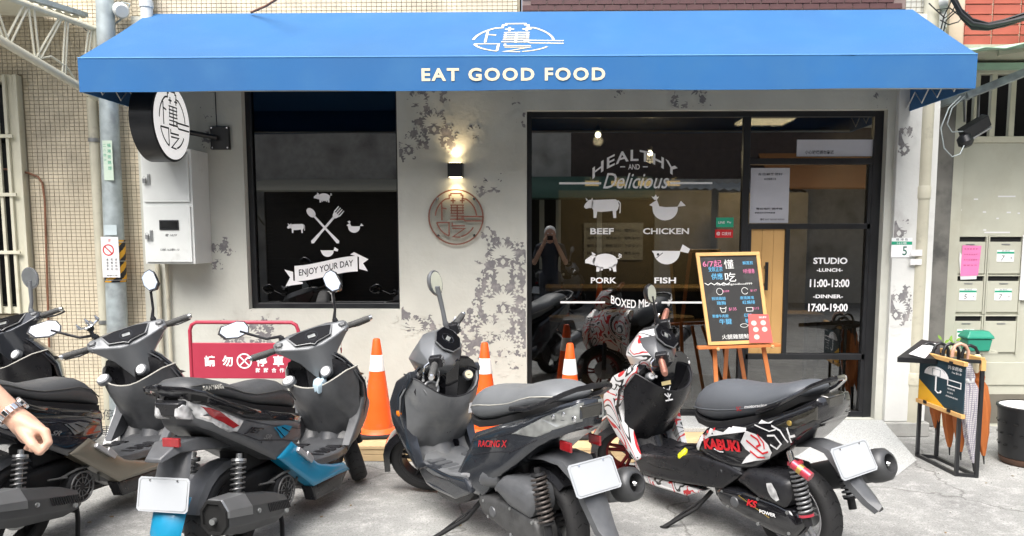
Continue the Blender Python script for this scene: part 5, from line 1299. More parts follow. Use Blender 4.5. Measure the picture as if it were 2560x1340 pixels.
M['spring'] = mat('spring_steel', (.20, .20, .20), .35, .8, var=.1)
M['springdark'] = mat('rusty_spring', (.07, .06, .055), .45, .5, var=.3, scale=40)
M['gold'] = mat('gold_metal', (.60, .42, .12), .3, .8, var=.1)
M['redmetal'] = mat('red_metal', (.42, .01, .02), .25, .5, var=.05, coat=.5)
M['redpink'] = mat('anodised_red', (.55, .05, .08), .25, .5, var=.05, coat=.5)
M['copper'] = mat('copper_grip', (.42, .20, .15), .3, .7, var=.15, scale=20)
M['dash'] = mat('dash_glass', (.004, .004, .005), .22, var=0, spec=.25)
M['whitetrim'] = mat('pale_trim', (.38, .37, .33), .5, var=.05)
M['whitepaint'] = mat('white_graphic', (.60, .60, .60), .3, var=.04, coat=.5)
M['redgraphic'] = mat('red_graphic', (.55, .012, .02), .3, var=.04, coat=.6)
M['rimdark'] = mat('rim_paint', (.03, .03, .032), .35, .5, var=.1)
M['rimwhite'] = mat('rim_pale', (.42, .42, .43), .35, .4, var=.15)
M['rimred'] = mat('rim_red', (.16, .01, .012), .35, .4, var=.15)
def kabuki_mat():
    m = mat('kabuki_wrap', (.6, .6, .6), .3, var=0, coat=.6); t = m.node_tree; N, L = t.nodes, t.links
    tc = N.new('ShaderNodeTexCoord'); b = N['Principled BSDF']
    nz = N.new('ShaderNodeTexNoise'); nz.inputs['Scale'].default_value = 3.2; nz.inputs['Distortion'].default_value = 1.8; nz.inputs['Detail'].default_value = 1.5; L.new(tc.outputs['Object'], nz.inputs['Vector'])
    cr = N.new('ShaderNodeValToRGB'); L.new(nz.outputs['Fac'], cr.inputs[0]); e = cr.color_ramp; e.interpolation = 'CONSTANT'
    e.elements[0].position = 0; e.elements[0].color = (.62, .62, .62, 1); e.elements[1].position = .40; e.elements[1].color = (.02, .02, .02, 1)
    for p_, c_ in ((.43, (.62, .62, .62, 1)), (.50, (.50, .015, .02, 1)), (.535, (.62, .62, .62, 1)), (.60, (.02, .02, .02, 1)), (.64, (.62, .62, .62, 1))):
        q = e.elements.new(p_); q.color = c_
    L.new(cr.outputs[0], b.inputs['Base Color']); return m
M['kabuki'] = kabuki_mat(); M['darksilver'] = mat('dark_silver', (.07, .072, .076), .3, .3, var=.08, coat=.3)
M['midgrey'] = mat('dusty_grey_plastic', (.135, .14, .145), .40, var=.25, scale=9, stain=(.22, .22, .21), sscale=7, slo=.52, shi=.8)
M['yellowtag'] = mat('yellow_tag', (.75, .72, .02), .5, var=.05)
M['cloth'] = mat('pale_blue_cloth', (.45, .58, .66), .9, var=.1, scale=20)

def lerpt(tab, x):
    tab = sorted(tab)
    if x <= tab[0][0]: return tab[0][1]
    for (a, p), (b, q) in zip(tab, tab[1:]):
        if x <= b: t = (x - a) / (b - a); t = t * t * (3 - 2 * t) * .5 + t * .5; return p + (q - p) * t
    return tab[-1][1]
def densify(o, d=.05):
    out = []
    for i, p in enumerate(o):
        q = o[(i + 1) % len(o)]; L_ = math.hypot(q[0] - p[0], q[1] - p[1]); k = max(1, int(L_ / d))
        for j in range(k): out.append((p[0] + (q[0] - p[0]) * j / k, p[1] + (q[1] - p[1]) * j / k))
    return out
def round_outline(o, it=1):
    for _ in range(it):
        n = []
        for i, p in enumerate(o):
            q = o[(i + 1) % len(o)]
            n += [(p[0] * .8 + q[0] * .2, p[1] * .8 + q[1] * .2), (p[0] * .2 + q[0] * .8, p[1] * .2 + q[1] * .8)]
        o = n
    return o
def inset(o, d):
    n = len(o); area = sum(o[i][0] * o[(i + 1) % n][1] - o[(i + 1) % n][0] * o[i][1] for i in range(n)) / 2; s = 1 if area > 0 else -1
    out = []
    for i in range(n):
        a, b, c = o[i - 1], o[i], o[(i + 1) % n]
        def nr(p, q):
            L_ = math.hypot(q[0] - p[0], q[1] - p[1]) or 1; return (-(q[1] - p[1]) / L_ * s, (q[0] - p[0]) / L_ * s)
        n1, n2 = nr(a, b), nr(b, c); m = (n1[0] + n2[0], n1[1] + n2[1]); L_ = math.hypot(*m) or 1; k = d / max(.5, (m[0] * n1[0] + m[1] * n1[1]) / L_)
        out.append((b[0] + m[0] / L_ * k, b[1] + m[1] / L_ * k))
    return out
def pillow(outline, hw, d1=.012, d2=.035, rise=.012, sides=(1, -1), inner=None, dens=.045, mb=None, rnd=1):
    "closed body between the two side faces (or one side slab when inner is given)"
    mb = mb or MB(); o = densify(outline, dens)
    if rnd: o = round_outline(o, rnd)
    f = hw if callable(hw) else (lambda x, z: hw)
    n = len(o); o1 = inset(o, d1); o2 = inset(o, d2)
    k0 = len(mb.v)
    def ringv(oo, s, dy): return [(x, s * (f(x, z) + dy), z) for x, z in oo]
    if inner is None:
        rings = [ringv(o2, -1, rise), ringv(o1, -1, rise * .6), ringv(o, -1, -.004), ringv(o, 1, -.004), ringv(o1, 1, rise * .6), ringv(o2, 1, rise)]
    else:
        s = sides[0]
        g = inner if callable(inner) else (lambda x, z: inner)
        rings = [[(x, s * g(x, z), z) for x, z in o], ringv(o, s, -.004), ringv(o1, s, rise * .6), ringv(o2, s, rise)]
    mb.loft(rings, cap=False)
    for idx, rg in ((0, rings[0]), (len(rings) - 1, rings[-1])):
        pts = [Vector(p) for p in rg]; tri = tessellate_polygon([[Vector((p.x, p.z, 0)) for p in pts]])
        mb.add(pts, tri)
    return mb
def helix(a, b, r, turns, w, n=12):
    a, b = Vector(a), Vector(b); d = b - a; dn = d.normalized(); u = dn.cross(Vector((0, 1, 0))).normalized(); v = dn.cross(u)
    k = int(turns * n); return MB().tube([a + d * (i / k) + (u * math.cos(2 * math.pi * i / n) + v * math.sin(2 * math.pi * i / n)) * r for i in range(k + 1)], w, 6)
def wheel(parent, name, c, Rr, wd_, SMt, rim, treadn=0, disc=True):
    e = MB().lathe([(Rr * .70, -wd_ * .36), (Rr * .80, -wd_ * .48), (Rr * .92, -wd_ * .47), (Rr * .985, -wd_ * .30), (Rr, 0), (Rr * .985, wd_ * .30), (Rr * .92, wd_ * .47), (Rr * .80, wd_ * .48), (Rr * .70, wd_ * .36)], c, (0, 1, 0), 44, cap=False)
    # tread sipes cut as raised blocks
    rimm = MB().lathe([(Rr * .66, -wd_ * .34), (Rr * .71, -wd_ * .40), (Rr * .72, -wd_ * .38), (Rr * .66, -wd_ * .28), (Rr * .66, wd_ * .28), (Rr * .72, wd_ * .38), (Rr * .71, wd_ * .40), (Rr * .66, wd_ * .34)], c, (0, 1, 0), 40, cap=False)
    rimm.lathe([(.045, -.04), (.045, .04)], c, (0, 1, 0), 18)
    C_ = Vector(c)
    for i in range(5):
        a = 2 * math.pi * i / 5 + .3
        for da in (-.13, .13):
            rimm.tube([C_ + Vector((math.cos(a + da * 1.6) * .035, 0, math.sin(a + da * 1.6) * .035)), C_ + Vector((math.cos(a + da) * Rr * .68, 0, math.sin(a + da) * Rr * .68))], [.014, .010], 6)
    w_ = rimm.xf(SMt).build(name, rim, parent, smooth=40)
    e.xf(SMt).build('tyre', M['rubber'], w_, smooth=50)
    tr = MB()
    for i in range(26):
        a = 2 * math.pi * i / 26
        for s in (1, -1):
            p = C_ + Vector((math.cos(a) * Rr * .999, s * wd_ * .06, math.sin(a) * Rr * .999)); q = C_ + Vector((math.cos(a + .09) * Rr * .972, s * wd_ * .34, math.sin(a + .09) * Rr * .972))
            tr.bar(p, q, .005, .0025, up=(math.cos(a), 0, math.sin(a)))
    t_ = tr.xf(SMt).build('tread_groove', M['slot'], w_, smooth=0); t_['kind'] = 'stuff'
    if disc:
        MB().lathe([(.095, -.001), (.095, .003), (.05, .003)], C_ + Vector((0, -.055, 0)), (0, 1, 0), 30).xf(SMt).build('brake_disc', M['steel'], w_, smooth=30)
    return w_

def scooter(st):
    o = empty('scooter', st['loc'], st['label'], 'scooter', 'scooters parked in a row before the shop', rz=st['head'])
    o.rotation_euler = (st['lean'], 0, st['head'])
    c = st['col']; md = st['model']; steer = st['steer']
    piv = Vector((.975, 0, .93)); ax = Vector((-math.sin(math.radians(27)), 0, math.cos(math.radians(27))))
    SM = Matrix.Translation(piv) @ Matrix.Rotation(steer, 4, ax) @ Matrix.Translation(-piv)
    J = md == 'J'
    ID = Matrix.Identity(4)
    def B(mb, name, m, parent=None, **k): return mb.build(name, m, parent or o, **k)
    # wheels
    wheel(o, 'rear_wheel', (0, 0, .24), .24, .115, ID, c['rim'])
    wheel(o, 'front_wheel', (1.30, 0, .235), .235, .105, SM, c['rimf'])
    # fork and front fender
    f = MB()
    for s in (1, -1): f.tube([(1.30, s * .075, .235), (1.235, s * .075, .45), (1.16, s * .05, .60)], [.022, .024, .026], 10)
    B(f.xf(SM), 'fork', M['enginedark'])
    fd = MB(); secs = []
    for i in range(13):
        a = math.radians(-8 + 176 * i / 12 if not J else 12 + 150 * i / 12); r = .275 + (.02 if i in (0,) else 0)
        cx_, cz_ = 1.30 + math.cos(a) * r, .235 + math.sin(a) * r
        w_ = .062 + .02 * math.sin(math.pi * i / 12)
        inr = .045
        secs.append([(cx_ - math.cos(a) * inr * 1.2, -w_, cz_ - math.sin(a) * inr * 1.2), (cx_ - math.cos(a) * .01, -w_ * .85, cz_ - math.sin(a) * .01), (cx_, 0, cz_), (cx_ - math.cos(a) * .01, w_ * .85, cz_ - math.sin(a) * .01), (cx_ - math.cos(a) * inr * 1.2, w_, cz_ - math.sin(a) * inr * 1.2), (cx_ - math.cos(a) * .012, 0, cz_ - math.sin(a) * .012)])
    fd.loft(secs); B(fd.xf(SM), 'front_fender', c['fender'], smooth=60)
    # ---- leg shield: rings along height
    lv = [(.27, .15, 1.00, .16), (.36, .19, 1.06, .15), (.48, .225, 1.10, .15), (.60, .245, 1.12, .16), (.70, .25, 1.09, .17), (.79, .225, 1.03, .17), (.86, .17, .99, .14), (.90, .10, .98, .10)]
    rings = []
    n = 12
    for z, hw_, xe, bow in lv:
        fr_ = []; bk = []
        for i in range(n + 1):
            y = -hw_ + 2 * hw_ * i / n; q = abs(y / hw_)
            fr_.append((xe + bow * (1 - q ** 2.2) + .004, y, z + (.01 * (1 - q))))
        for i in range(n, -1, -1):
            y = -hw_ + 2 * hw_ * i / n; q = abs(y / hw_)
            sp = max(0, 1 - (abs(y) / .085) ** 2) * (.07 if z < .6 else .02)            # central spine
            dish = .05 * (1 - q ** 6)
            bk.append((xe - .012 + dish - sp, y, z))
        rings.append(fr_ + bk)
    shell = MB().loft(rings)
    B(shell, 'leg_shield', c['shield'], smooth=50)
    # front skin over the outer half of the shield
    rings = []
    for z, hw_, xe, bow in lv:
        rings.append([(xe + bow * (1 - abs(q) ** 2.2) + .010 + .003, (hw_ + .006) * q, z + .012) for q in [-1 + 2 * i / n for i in range(n + 1)]] + [(xe + bow * (1 - abs(q) ** 2.2) + .004, (hw_ + .001) * q, z + .012) for q in [1 - 2 * i / n for i in range(n + 1)]])
    apron = B(MB().loft(rings), 'front_apron', c['apron'], smooth=60)
    for s in (1, -1):
        for y_, z_, x_ in ((.16, .60, 1.112), (.17, .42, 1.085)): B(MB().lathe([(.007, 0), (.006, .003)], (x_, s * y_, z_), (-1, 0, 0), 8), 'screw', M['ink'])
    # edge wings that sweep back at mid height
    for s in (1, -1):
        if J: ol = [(1.16, .62), (1.21, .56), (1.16, .46), (1.04, .36), (.93, .34), (.96, .38), (1.06, .50), (1.10, .60)]
        else: ol = [(1.00, .86), (1.17, .78), (1.27, .64), (1.26, .52), (1.16, .40), (1.02, .28), (.99, .30), (1.06, .44), (1.11, .58), (1.07, .72), (.98, .82)]
        B(pillow(ol, lambda x, z: .205 + .03 * math.sin((z - .3) * 4), rise=.004, sides=(s,), inner=lambda x, z: .165, d1=.008, d2=.02), 'shield_wing', c['shield'] if J else c['apron'], smooth=45)
    # storage bulge with two open pockets
    rings = []
    lipz = lambda y: .705 + (.11 if J else .13) * min(1, (abs(y) / .22)) ** 2.2 if True else 0
    nl = 14
    bul = [(0.0, 1.105), (.18, 1.04), (.40, .965), (.65, .895), (.85, .862), (1.0, .85)]
    for t, xx in bul:
        ro = []
        for i in range(nl + 1):
            y = (-1 + 2 * i / nl) * (.212 + .022 * t); q = abs(i / nl * 2 - 1)
            z = .38 + (lipz(y) - .38) * (t ** .85)
            ro.append((xx + .20 * q ** 4 * min(1, t * 1.4) - (.05 * (1 - q) * (1 - t) if q < .4 else 0), y, z))
        rings.append(ro)
    rin = []
    for t, dx, dz_ in ((1.0, .012, 0.002), (.75, .06, -.05), (.5, .12, -.07)):
        rin.append([(p[0] + dx, p[1] * .94, p[2] + dz_) for p in rings[len(bul) - 1]])
    pk = MB().loft(rings + rin, cap=False, closed=False)
    B(pk, 'glove_pocket', c['shield'], smooth=60)
    B(MB().tube([(p[0] + .004, p[1], p[2] + .003) for p in rings[len(bul) - 1]], .0045, 6), 'pocket_trim', M['whitetrim'] if J else M['dark_plastic'])
    inn = []
    for z, xx, w_ in (((.64, 1.0, .18), (.74, .99, .205), (.80, .98, .205), (.84, .975, .19), (.86, .975, .15)) if J else ((.64, 1.0, .18), (.74, .985, .205), (.83, .965, .195), (.885, .93, .15), (.915, .93, .11))):
        inn.append([(xx - (.055 if abs(q) < .35 else 0) * (1 if z < .9 else .2), w_ * q, z + .02 * (1 - abs(q))) for q in [-1 + 2 * i / 10 for i in range(11)]] + [(xx + .06, w_ * q, z) for q in [1 - 2 * i / 10 for i in range(11)]])
    sp = B(MB().loft(inn), 'inner_dash_panel', M['gloss_black'] if not J else M['dark_plastic'], smooth=40)
    # locks
    def disc(pos, r, m, nm, nrm=(-.8, 0, .6), h=.012):
        d = B(MB().lathe([(r * 1.18, -.02), (r * 1.18, h * .6), (r * 1.02, h), (.0, h)], pos, nrm, 24), nm, M['silver_grey'], smooth=30)
        B(MB().lathe([(r * .93, h + .0005), (r * .9, h + .003), (0.001, h + .003)], pos, nrm, 24), 'face', m, d, smooth=30)
        B(MB().bar(Vector(pos) + Vector(nrm) * (h + .0045) + Vector((0, -.008, 0)), Vector(pos) + Vector(nrm) * (h + .0045) + Vector((0, .008, 0)), .004, .002), 'key_slot', M['ink'], d, smooth=0)
    if J:
        disc((.865, .125, .745), .034, M['whitepaint'], 'fuel_cap', (-.62, .1, .78)); disc((.935, -.085, .795), .030, M['whitepaint'], 'ignition_lock', (-.9, 0, .45))
    elif md == 'R':
        disc((.94, .13, .755), .036, M['engine'], 'ignition_lock', (-.9, .15, .4)); B(MB().ring((.925, .133, .761), (-.9, .15, .4), .040, .008, 26, 8), 'lock_ring', M['muffsilver'], smooth=60)
        disc((.945, -.12, .80), .026, M['cream'], 'fuel_cap', (-.9, .1, .4))
        B(MB().tube([(.93, .10, .87), (.89, .10, .86), (.885, .105, .82), (.90, .115, .775)], .007, 8), 'bag_hook', M['chrome'])
    else:
        disc((.935, .135, .80), .022, M['whitepaint'], 'ignition_lock', (-.9, .1, .45))
    # column between shield and bars
    B(MB().loft([[(1.03 - (z - .78) * .4 + math.cos(t) * rx, math.sin(t) * ry, z) for t in [2 * math.pi * i / 16 for i in range(16)]] for z, rx, ry in ((.78, .05, .06), (.86, .055, .075), (.93, .06, .09))]).xf(SM), 'steering_cover', c['bar'], smooth=60)
    # ---- handlebar
    hb = MB(); secs = []
    if J:
        S0 = [(.940, .745), (.880, .945), (.97, 1.045), (1.05, 1.055), (1.12, 1.0), (1.08, .77)]
        S1 = [(.940, .872), (.895, .962), (.965, 1.045), (1.03, 1.055), (1.09, 1.0), (1.05, .872)]
        S2 = [(.94, .965), (.915, .99), (.955, 1.035), (1.0, 1.04), (1.03, 1.0), (1.0, .965)]
        tabs = [(-.225, S2, .7), (-.205, S2, 1), (-.115, S1, 1), (-.045, S0, 1), (.045, S0, 1), (.115, S1, 1), (.205, S2, 1), (.225, S2, .7)]
    else:
        S0 = [(.95, .84), (.90, .90), (.905, .975), (.99, 1.065), (1.09, 1.06), (1.19, .96), (1.17, .86), (1.06, .81)]
        S1 = [(.955, .88), (.91, .92), (.92, .975), (.99, 1.045), (1.07, 1.04), (1.12, .97), (1.10, .90), (1.04, .87)]
        S2 = [(.965, .94), (.945, .955), (.95, .985), (.985, 1.01), (1.02, 1.005), (1.04, .975), (1.03, .95), (1.0, .935)]
        tabs = [(-.20, S2, .6), (-.18, S2, 1), (-.115, S1, 1), (-.04, S0, 1), (.04, S0, 1), (.115, S1, 1), (.18, S2, 1), (.20, S2, .6)]
    for y, sec, k in tabs:
        mx_, mz_ = sum(p[0] for p in sec) / len(sec), sum(p[1] for p in sec) / len(sec)
        secs.append([(mx_ + (p[0] - mx_) * k, y, mz_ + (p[1] - mz_) * k) for p in sec])
    hb.loft(secs)
    hbar = B(hb.xf(SM), 'handlebar_cover', c['bar'], smooth=28 if J else 60, bevel=.006)
    if md == 'K':
        hbar.data.materials.append(M['kabuki']); iv = SM.inverted()
        for pg in hbar.data.polygons:
            if (iv @ pg.center).x > 1.04: pg.material_index = 1
    # instrument pod
    nrm = Vector((-.66, 0, .75)) if J else Vector((-.72, 0, .69))
    uo = Vector((0, 1, 0)); vo = nrm.cross(uo) * -1 if nrm.cross(uo).x < 0 else nrm.cross(uo)
    if vo.x < 0: vo = -vo
    cpos = Vector((.922, 0, 1.0)) + nrm * .004 if J else Vector((.945, 0, 1.02)) + nrm * .006
    if J: ol = [(-.13, .045), (-.10, -.025), (-.02, -.045), (0, -.062), (.02, -.045), (.10, -.025), (.13, .045), (.06, .062), (-.06, .062)]
    else: ol = [(-.098, .0), (-.075, -.055), (0, -.080), (.075, -.055), (.098, .0), (.08, .055), (0, .075), (-.08, .055)]
    def Dp(u, v, h=0): return cpos + uo * u + vo * v + nrm * h
    rimo = MB().prism([Dp(u * 1.08, v * 1.1, -.004) for u, v in ol], nrm * .008)
    ip = B(rimo.xf(SM), 'instrument_panel', c.get('dashrim', M['muffsilver']), smooth=0, bevel=.002)
    B(MB().prism([Dp(u, v, .0045) for u, v in ol], nrm * .004).xf(SM), 'dial_glass', M['dash'], ip, smooth=0)
    B(MB().ring(Dp(.0, .004, .0095), nrm, .036, .0018, 24, 6).xf(SM), 'dial_ring', M['graphite'], ip)
    B(MB().prism([Dp(u, v, .0088) for u, v in ((-.022, -.010), (.022, -.010), (.022, .014), (-.022, .014))], nrm * .001).xf(SM), 'display', M['greylens'], ip, smooth=0)
    # bar: grips, levers, switches
    for s in (1, -1):
        g0, g1 = Vector((.968, s * .21, .995)), Vector((.945, s * .36, 1.0))
        gr = B(MB().tube([g0, g0.lerp(g1, .1), g0.lerp(g1, .12), g1 - (g1 - g0) * .04, g1], [.015, .015, .0185, .0185, .015], 16).xf(SM), 'grip', c['grip'], smooth=60)
        rb_ = MB()
        for k in range(9): rb_.ring(g0.lerp(g1, .2 + .08 * k), g1 - g0, .0182, .0016, 16, 4)
        q = B(rb_.xf(SM), 'grip_rib', c['grip'], gr); q['kind'] = 'stuff'
        B(MB().lathe([(.016, 0), (.018, .006), (.014, .018)], g1, g1 - g0, 14).xf(SM), 'bar_end', M['chrome'] if md != 'K' else M['copper'], gr)
        B(MB().tube([(1.0, s * .175, .99), (1.03, s * .22, .985), (1.02, s * .29, .975), (1.0, s * .35, .98), (.995, s * .365, .985)], [.010, .008, .006, .006, .008], 8).xf(SM), 'brake_lever', M['chrome'] if md != 'J' else M['dark_plastic'])
        sw = B(MB().box(.93, 1.0, s * .170, s * .215, .965, 1.03).xf(SM), 'switch_housing', M['dark_plastic'] if not J else M['grey_plastic'], smooth=0, bevel=.008)
        bt = MB()
        for k in range(3): bt.box(.920, .9295, s * .18, s * .205, .972 + .018 * k, .984 + .018 * k)
        B(bt.xf(SM), 'switch_button', M['muffsilver'], sw, smooth=0, bevel=.002)
        B(MB().tube([(.99, s * .20, .98), (1.04, s * .17, .93), (1.05, s * .11, .88), (1.03, s * .06, .84)], .005, 6).xf(SM), 'brake_cable', M['black'])
    # mirrors
    for s in (1, -1):
        mm = st['mirror'].get(s)
        if mm is None: continue
        kind, dx, dy, dz_, yaw, tilt = mm
        base = Vector((.99, s * .165, 1.035)); head = base + Vector((dx, s * dy, dz_))
        stem = M['dark_plastic'] if kind != 'round_grey' else M['silver_grey']
        pts = [base - Vector((0, 0, .02)), base + Vector((0, 0, .03)), base.lerp(head, .35) + Vector((-.0, 0, -.01)), head - (head - base) * .10]
        mr_ = B(MB().tube(pts, [.013, .011, .008, .008] if kind != 'round_grey' else [.015, .014, .013, .015], 10).lathe([(.016, 0), (.018, .015), (.014, .03)], base, (0, 0, 1), 12).xf(SM), 'mirror', stem, smooth=50)
        Rm = Matrix.Translation(head) @ Matrix.Rotation(yaw, 4, 'Z') @ Matrix.Rotation(tilt, 4, 'Y')
        if kind == 'hex': ol = [(-.075, -.005), (-.062, -.035), (.0, -.045), (.06, -.028), (.082, .012), (.06, .040), (-.03, .045), (-.065, .03)]
        elif kind == 'round_grey': ol = [(math.cos(t) * .055, math.sin(t) * (.072 if math.sin(t) > 0 else .082)) for t in [2 * math.pi * i / 16 for i in range(16)]]
        else: ol = [(math.cos(t) * .048, math.sin(t) * .060) for t in [2 * math.pi * i / 20 for i in range(20)]]
        if kind == 'hex': ol = [(u * 1.12, v * 1.12) for u, v in ol]
        if kind == 'hex' and s < 0: Rm = Rm @ Matrix.Rotation(math.radians(62), 4, 'X')
        if s < 0: ol = [(-u, v) for u, v in ol][::-1]
        back = [[(0, u, v) for u, v in ol], [(.012, u * 1.03, v * 1.03) for u, v in ol], [(.03, u * .85, v * .85) for u, v in ol], [(.045, u * .45, v * .45) for u, v in ol]]
        B(MB().loft(back).xf(SM @ Rm), 'mirror_shell', stem if kind != 'hex' else M['gloss_black'], mr_, smooth=60)
        B(MB().prism([(-.0005, u * .90, v * .90) for u, v in ol], (-.002, 0, 0)).xf(SM @ Rm), 'mirror_glass', M['mirror'], mr_, smooth=0)
    # ---- floor, belly
    floor = MB().loft([[(x, y, z - dz_) for y, dz_ in ((-w_, .0), (-w_ * .5, .0), (0, 0 if not J else -.012), (w_ * .5, 0), (w_, 0), (w_, .05), (0, .06), (-w_, .05))] for x, z, w_ in ((.42, .43 if not J else .40, .15), (.52, .375, .175), (.65, .355, .185), (.85, .335, .185), (1.0, .33, .165), (1.06, .36, .12))])
    fb_ = B(floor, 'floorboard', c['floor'], smooth=35, bevel=.01)
    rl = MB()
    for s in (1, -1):
        for k in range(5): rl.box(.62 + k * .075, .66 + k * .075, s * .06, s * .155, .344 - .004 * k, .3535 - .003 * k)
    B(rl, 'foot_tread', M['dark_plastic'] if md != 'R' else M['grey_plastic'], fb_, smooth=0, bevel=.003)
    B(pillow([(.50, .30), (.60, .20), (.74, .13), (.95, .12), (1.08, .22), (1.06, .30), (.8, .30)], lambda x, z: .10, rise=.004), 'belly_pan', M['dark_plastic'], smooth=40)
    for s in (1, -1):
        sk = st['skirt']
        sk = [(x, z) for x, z in sk]; B(pillow(sk, lambda x, z: .182 - .02 * max(0, x - .85) * 5, rise=.006, sides=(s,), inner=lambda x, z: .12, d1=.008, d2=.02, rnd=0 if J else 1), 'side_skirt', c['skirt'], smooth=40)
        if 'skirt_low' in st:
            B(pillow(st['skirt_low'], lambda x, z: .165 - .1 * max(0, x - .85), rise=.003, sides=(s,), inner=lambda x, z: .10, d1=.006, d2=.012, rnd=0), 'lower_skirt', M['dark_plastic'] if J else M['kabuki'], smooth=40)
    # ---- tail body
    hw = lambda x, z: lerpt([(-.36, .055), (-.28, .085), (-.2, .125), (.0, .150), (.2, .165), (.4, .165), (.5, .150), (.62, .150)], x) - .02 * max(0, (z - .70)) * 4
    body = B(pillow(st['panel'], hw, rise=.012), 'body_panel', c['body'], smooth=42)
    sea = Art().polys(stroke([(.44, .50), (.30, .545), (.08, .60), (-.10, .69)], .004) + stroke([(.48, .56), (.20, .645), (.0, .72)], .0035) + [ell(.42, .475, .006, .006, 8), ell(.10, .585, .005, .005, 8)])
    for s in (1, -1):
        if md != 'K': sea.drape('panel_gap', M['ink'], body, s, (0, 0), off=.002 if md == 'R' else .0025, parent=body, edge=.02)
    if 'panel_top' in st: top = B(pillow(st['panel_top'], lambda x, z: hw(x, z) + .003, rise=.006), 'tail_cover', c['top'], smooth=42)
    if 'panel_low' in st: B(pillow(st['panel_low'], lambda x, z: hw(x, z) + .006, rise=.006), 'lower_panel', c['low'], smooth=42)
    for s in (1, -1):
        lt = B(pillow(st['light'], lambda x, z: hw(x, z) + .012, rise=.004, sides=(s,), inner=lambda x, z: hw(x, z) - .02, d1=.006, d2=.012, rnd=0), 'tail_light', {'J': M['lens'], 'R': M['greylens'], 'K': M['smoke']}[md], smooth=30)
        if 'light_red' in st: B(pillow(st['light_red'], lambda x, z: hw(x, z) + .0175, rise=.001, sides=(s,), inner=lambda x, z: hw(x, z) + .01, d1=.003, d2=.006, rnd=0), 'red_reflector', M['redlens'], lt, smooth=0)
        if 'light_pod' in st:
            for (x, z, r) in st['light_pod']:
                B(MB().lathe([(r, 0), (r * .9, .004), (r * .3, .007)], (x, s * (hw(x, z) + .015), z), (0, s, 0), 14), 'bulb_pod', M['chrome'] if md != 'K' else M['gold'], lt)
    B(MB().loft([[(st['tx'] + .03, -.07, .80), (st['tx'] + .03, .07, .80), (st['tx'] + .03, .08, .88), (st['tx'] + .03, -.08, .88)], [(st['tx'], -.055, .81), (st['tx'], .055, .81), (st['tx'] - .01, .06, .87), (st['tx'] - .01, -.06, .87)]]), 'rear_lamp', M['smoke'] if not J else M['dark_plastic'], smooth=30, bevel=.008)
    if J:
        for s in (1, -1): B(MB().loft([[(x, s * y0, zl), (x, s * y1, zl), (x + .01, s * y1, zh), (x + .01, s * y0, zh)] for x, y0, y1, zl, zh in ((-.27, .03, .085, .78, .87), (-.335, .035, .070, .80, .865), (-.35, .04, .06, .815, .855))]), 'tail_light', M['lens'], smooth=30, bevel=.006)
    # seat
    ss = []
    for x, zb, zt_, w_ in st['seat']:
        h_ = zt_ - zb; ring_ = []
        for i in range(16):
            t = 2 * math.pi * i / 16; e = .62
            cy_, sz_ = math.copysign(abs(math.cos(t)) ** e, math.cos(t)), math.copysign(abs(math.sin(t)) ** .8, math.sin(t))
            ring_.append((x, w_ * cy_ * (1 if sz_ < 0 else 1 - .18 * sz_), zb + h_ * .5 + h_ * .5 * sz_))
        ss.append(ring_)
    seat = B(MB().loft(ss), 'seat', c['seat'], smooth=70, sub=1)
    sbase = []
    for x, zb, zt_, w_ in st['seat'][1:-1]: sbase.append([(x, -w_ * .9, zb - .02), (x, w_ * .9, zb - .02), (x, w_ * .93, zb + .012), (x, -w_ * .93, zb + .012)])
    B(MB().loft(sbase), 'seat_base', M['blackmatte'])
    # seam piping on the flank
    for s in (1, -1):
        B(MB().tube([(x, s * (w_ * (.955 - .0 * k)), zb + (zt_ - zb) * st.get('seam', .55)) for k, (x, zb, zt_, w_) in enumerate(st['seat'][1:-1])], .0035, 5), 'seat_seam', c.get('seam', M['grip']), seat)
    # grab rail
    gz = st['rail']
    rp_ = [(x, y, z) for x, y, z in gz]
    full = rp_ + [(x, -y, z) for x, y, z in rp_[::-1] if y != 0]
    B(MB().loft([[(Vector(p) + Vector((0, dy * (1 if abs(p[1]) < .02 else math.copysign(1, p[1])), dz_))) for dy, dz_ in ((-.014, -.008), (.012, -.012), (.016, .0), (.010, .012), (-.012, .010))] if abs(p[1]) > .05 else [Vector(p) + Vector((dx_, 0, dz_)) for dx_, dz_ in ((.014, -.008), (-.012, -.012), (-.016, .0), (-.010, .012), (.012, .010))] for p in rp_]).loft([[(Vector((p[0], -p[1], p[2])) + Vector((0, dy * (1 if abs(p[1]) < .02 else -math.copysign(1, p[1])), dz_))) for dy, dz_ in ((-.014, -.008), (.012, -.012), (.016, .0), (.010, .012), (-.012, .010))] if abs(p[1]) > .05 else [Vector(p) + Vector((dx_, 0, dz_)) for dx_, dz_ in ((.014, -.008), (-.012, -.012), (-.016, .0), (-.010, .012), (.012, .010))] for p in rp_]), 'grab_rail', c['rail'], smooth=50)
    # rear mudguard carrying plate
    if J:
        B(MB().loft([[(x, -w_, z), (x, w_, z), (x, w_ * .8, z + h_), (x, -w_ * .8, z + h_)] for x, z, w_, h_ in ((.05, .57, .06, .05), (-.22, .63, .085, .06), (-.36, .655, .075, .045), (-.45, .63, .045, .02))]), 'plate_bracket', c['low2'], smooth=40, bevel=.006)
        B(MB().loft([[(x, -w_, z), (x + .02, 0, z + .0), (x, w_, z), (x - .02, w_ * .8, z), (x - .022, 0, z), (x - .02, -w_ * .8, z)] for x, z, w_ in ((-.28, .66, .07), (-.32, .58, .085), (-.35, .50, .09), (-.37, .40, .085))]), 'mudguard', M['grey_plastic'], smooth=50)
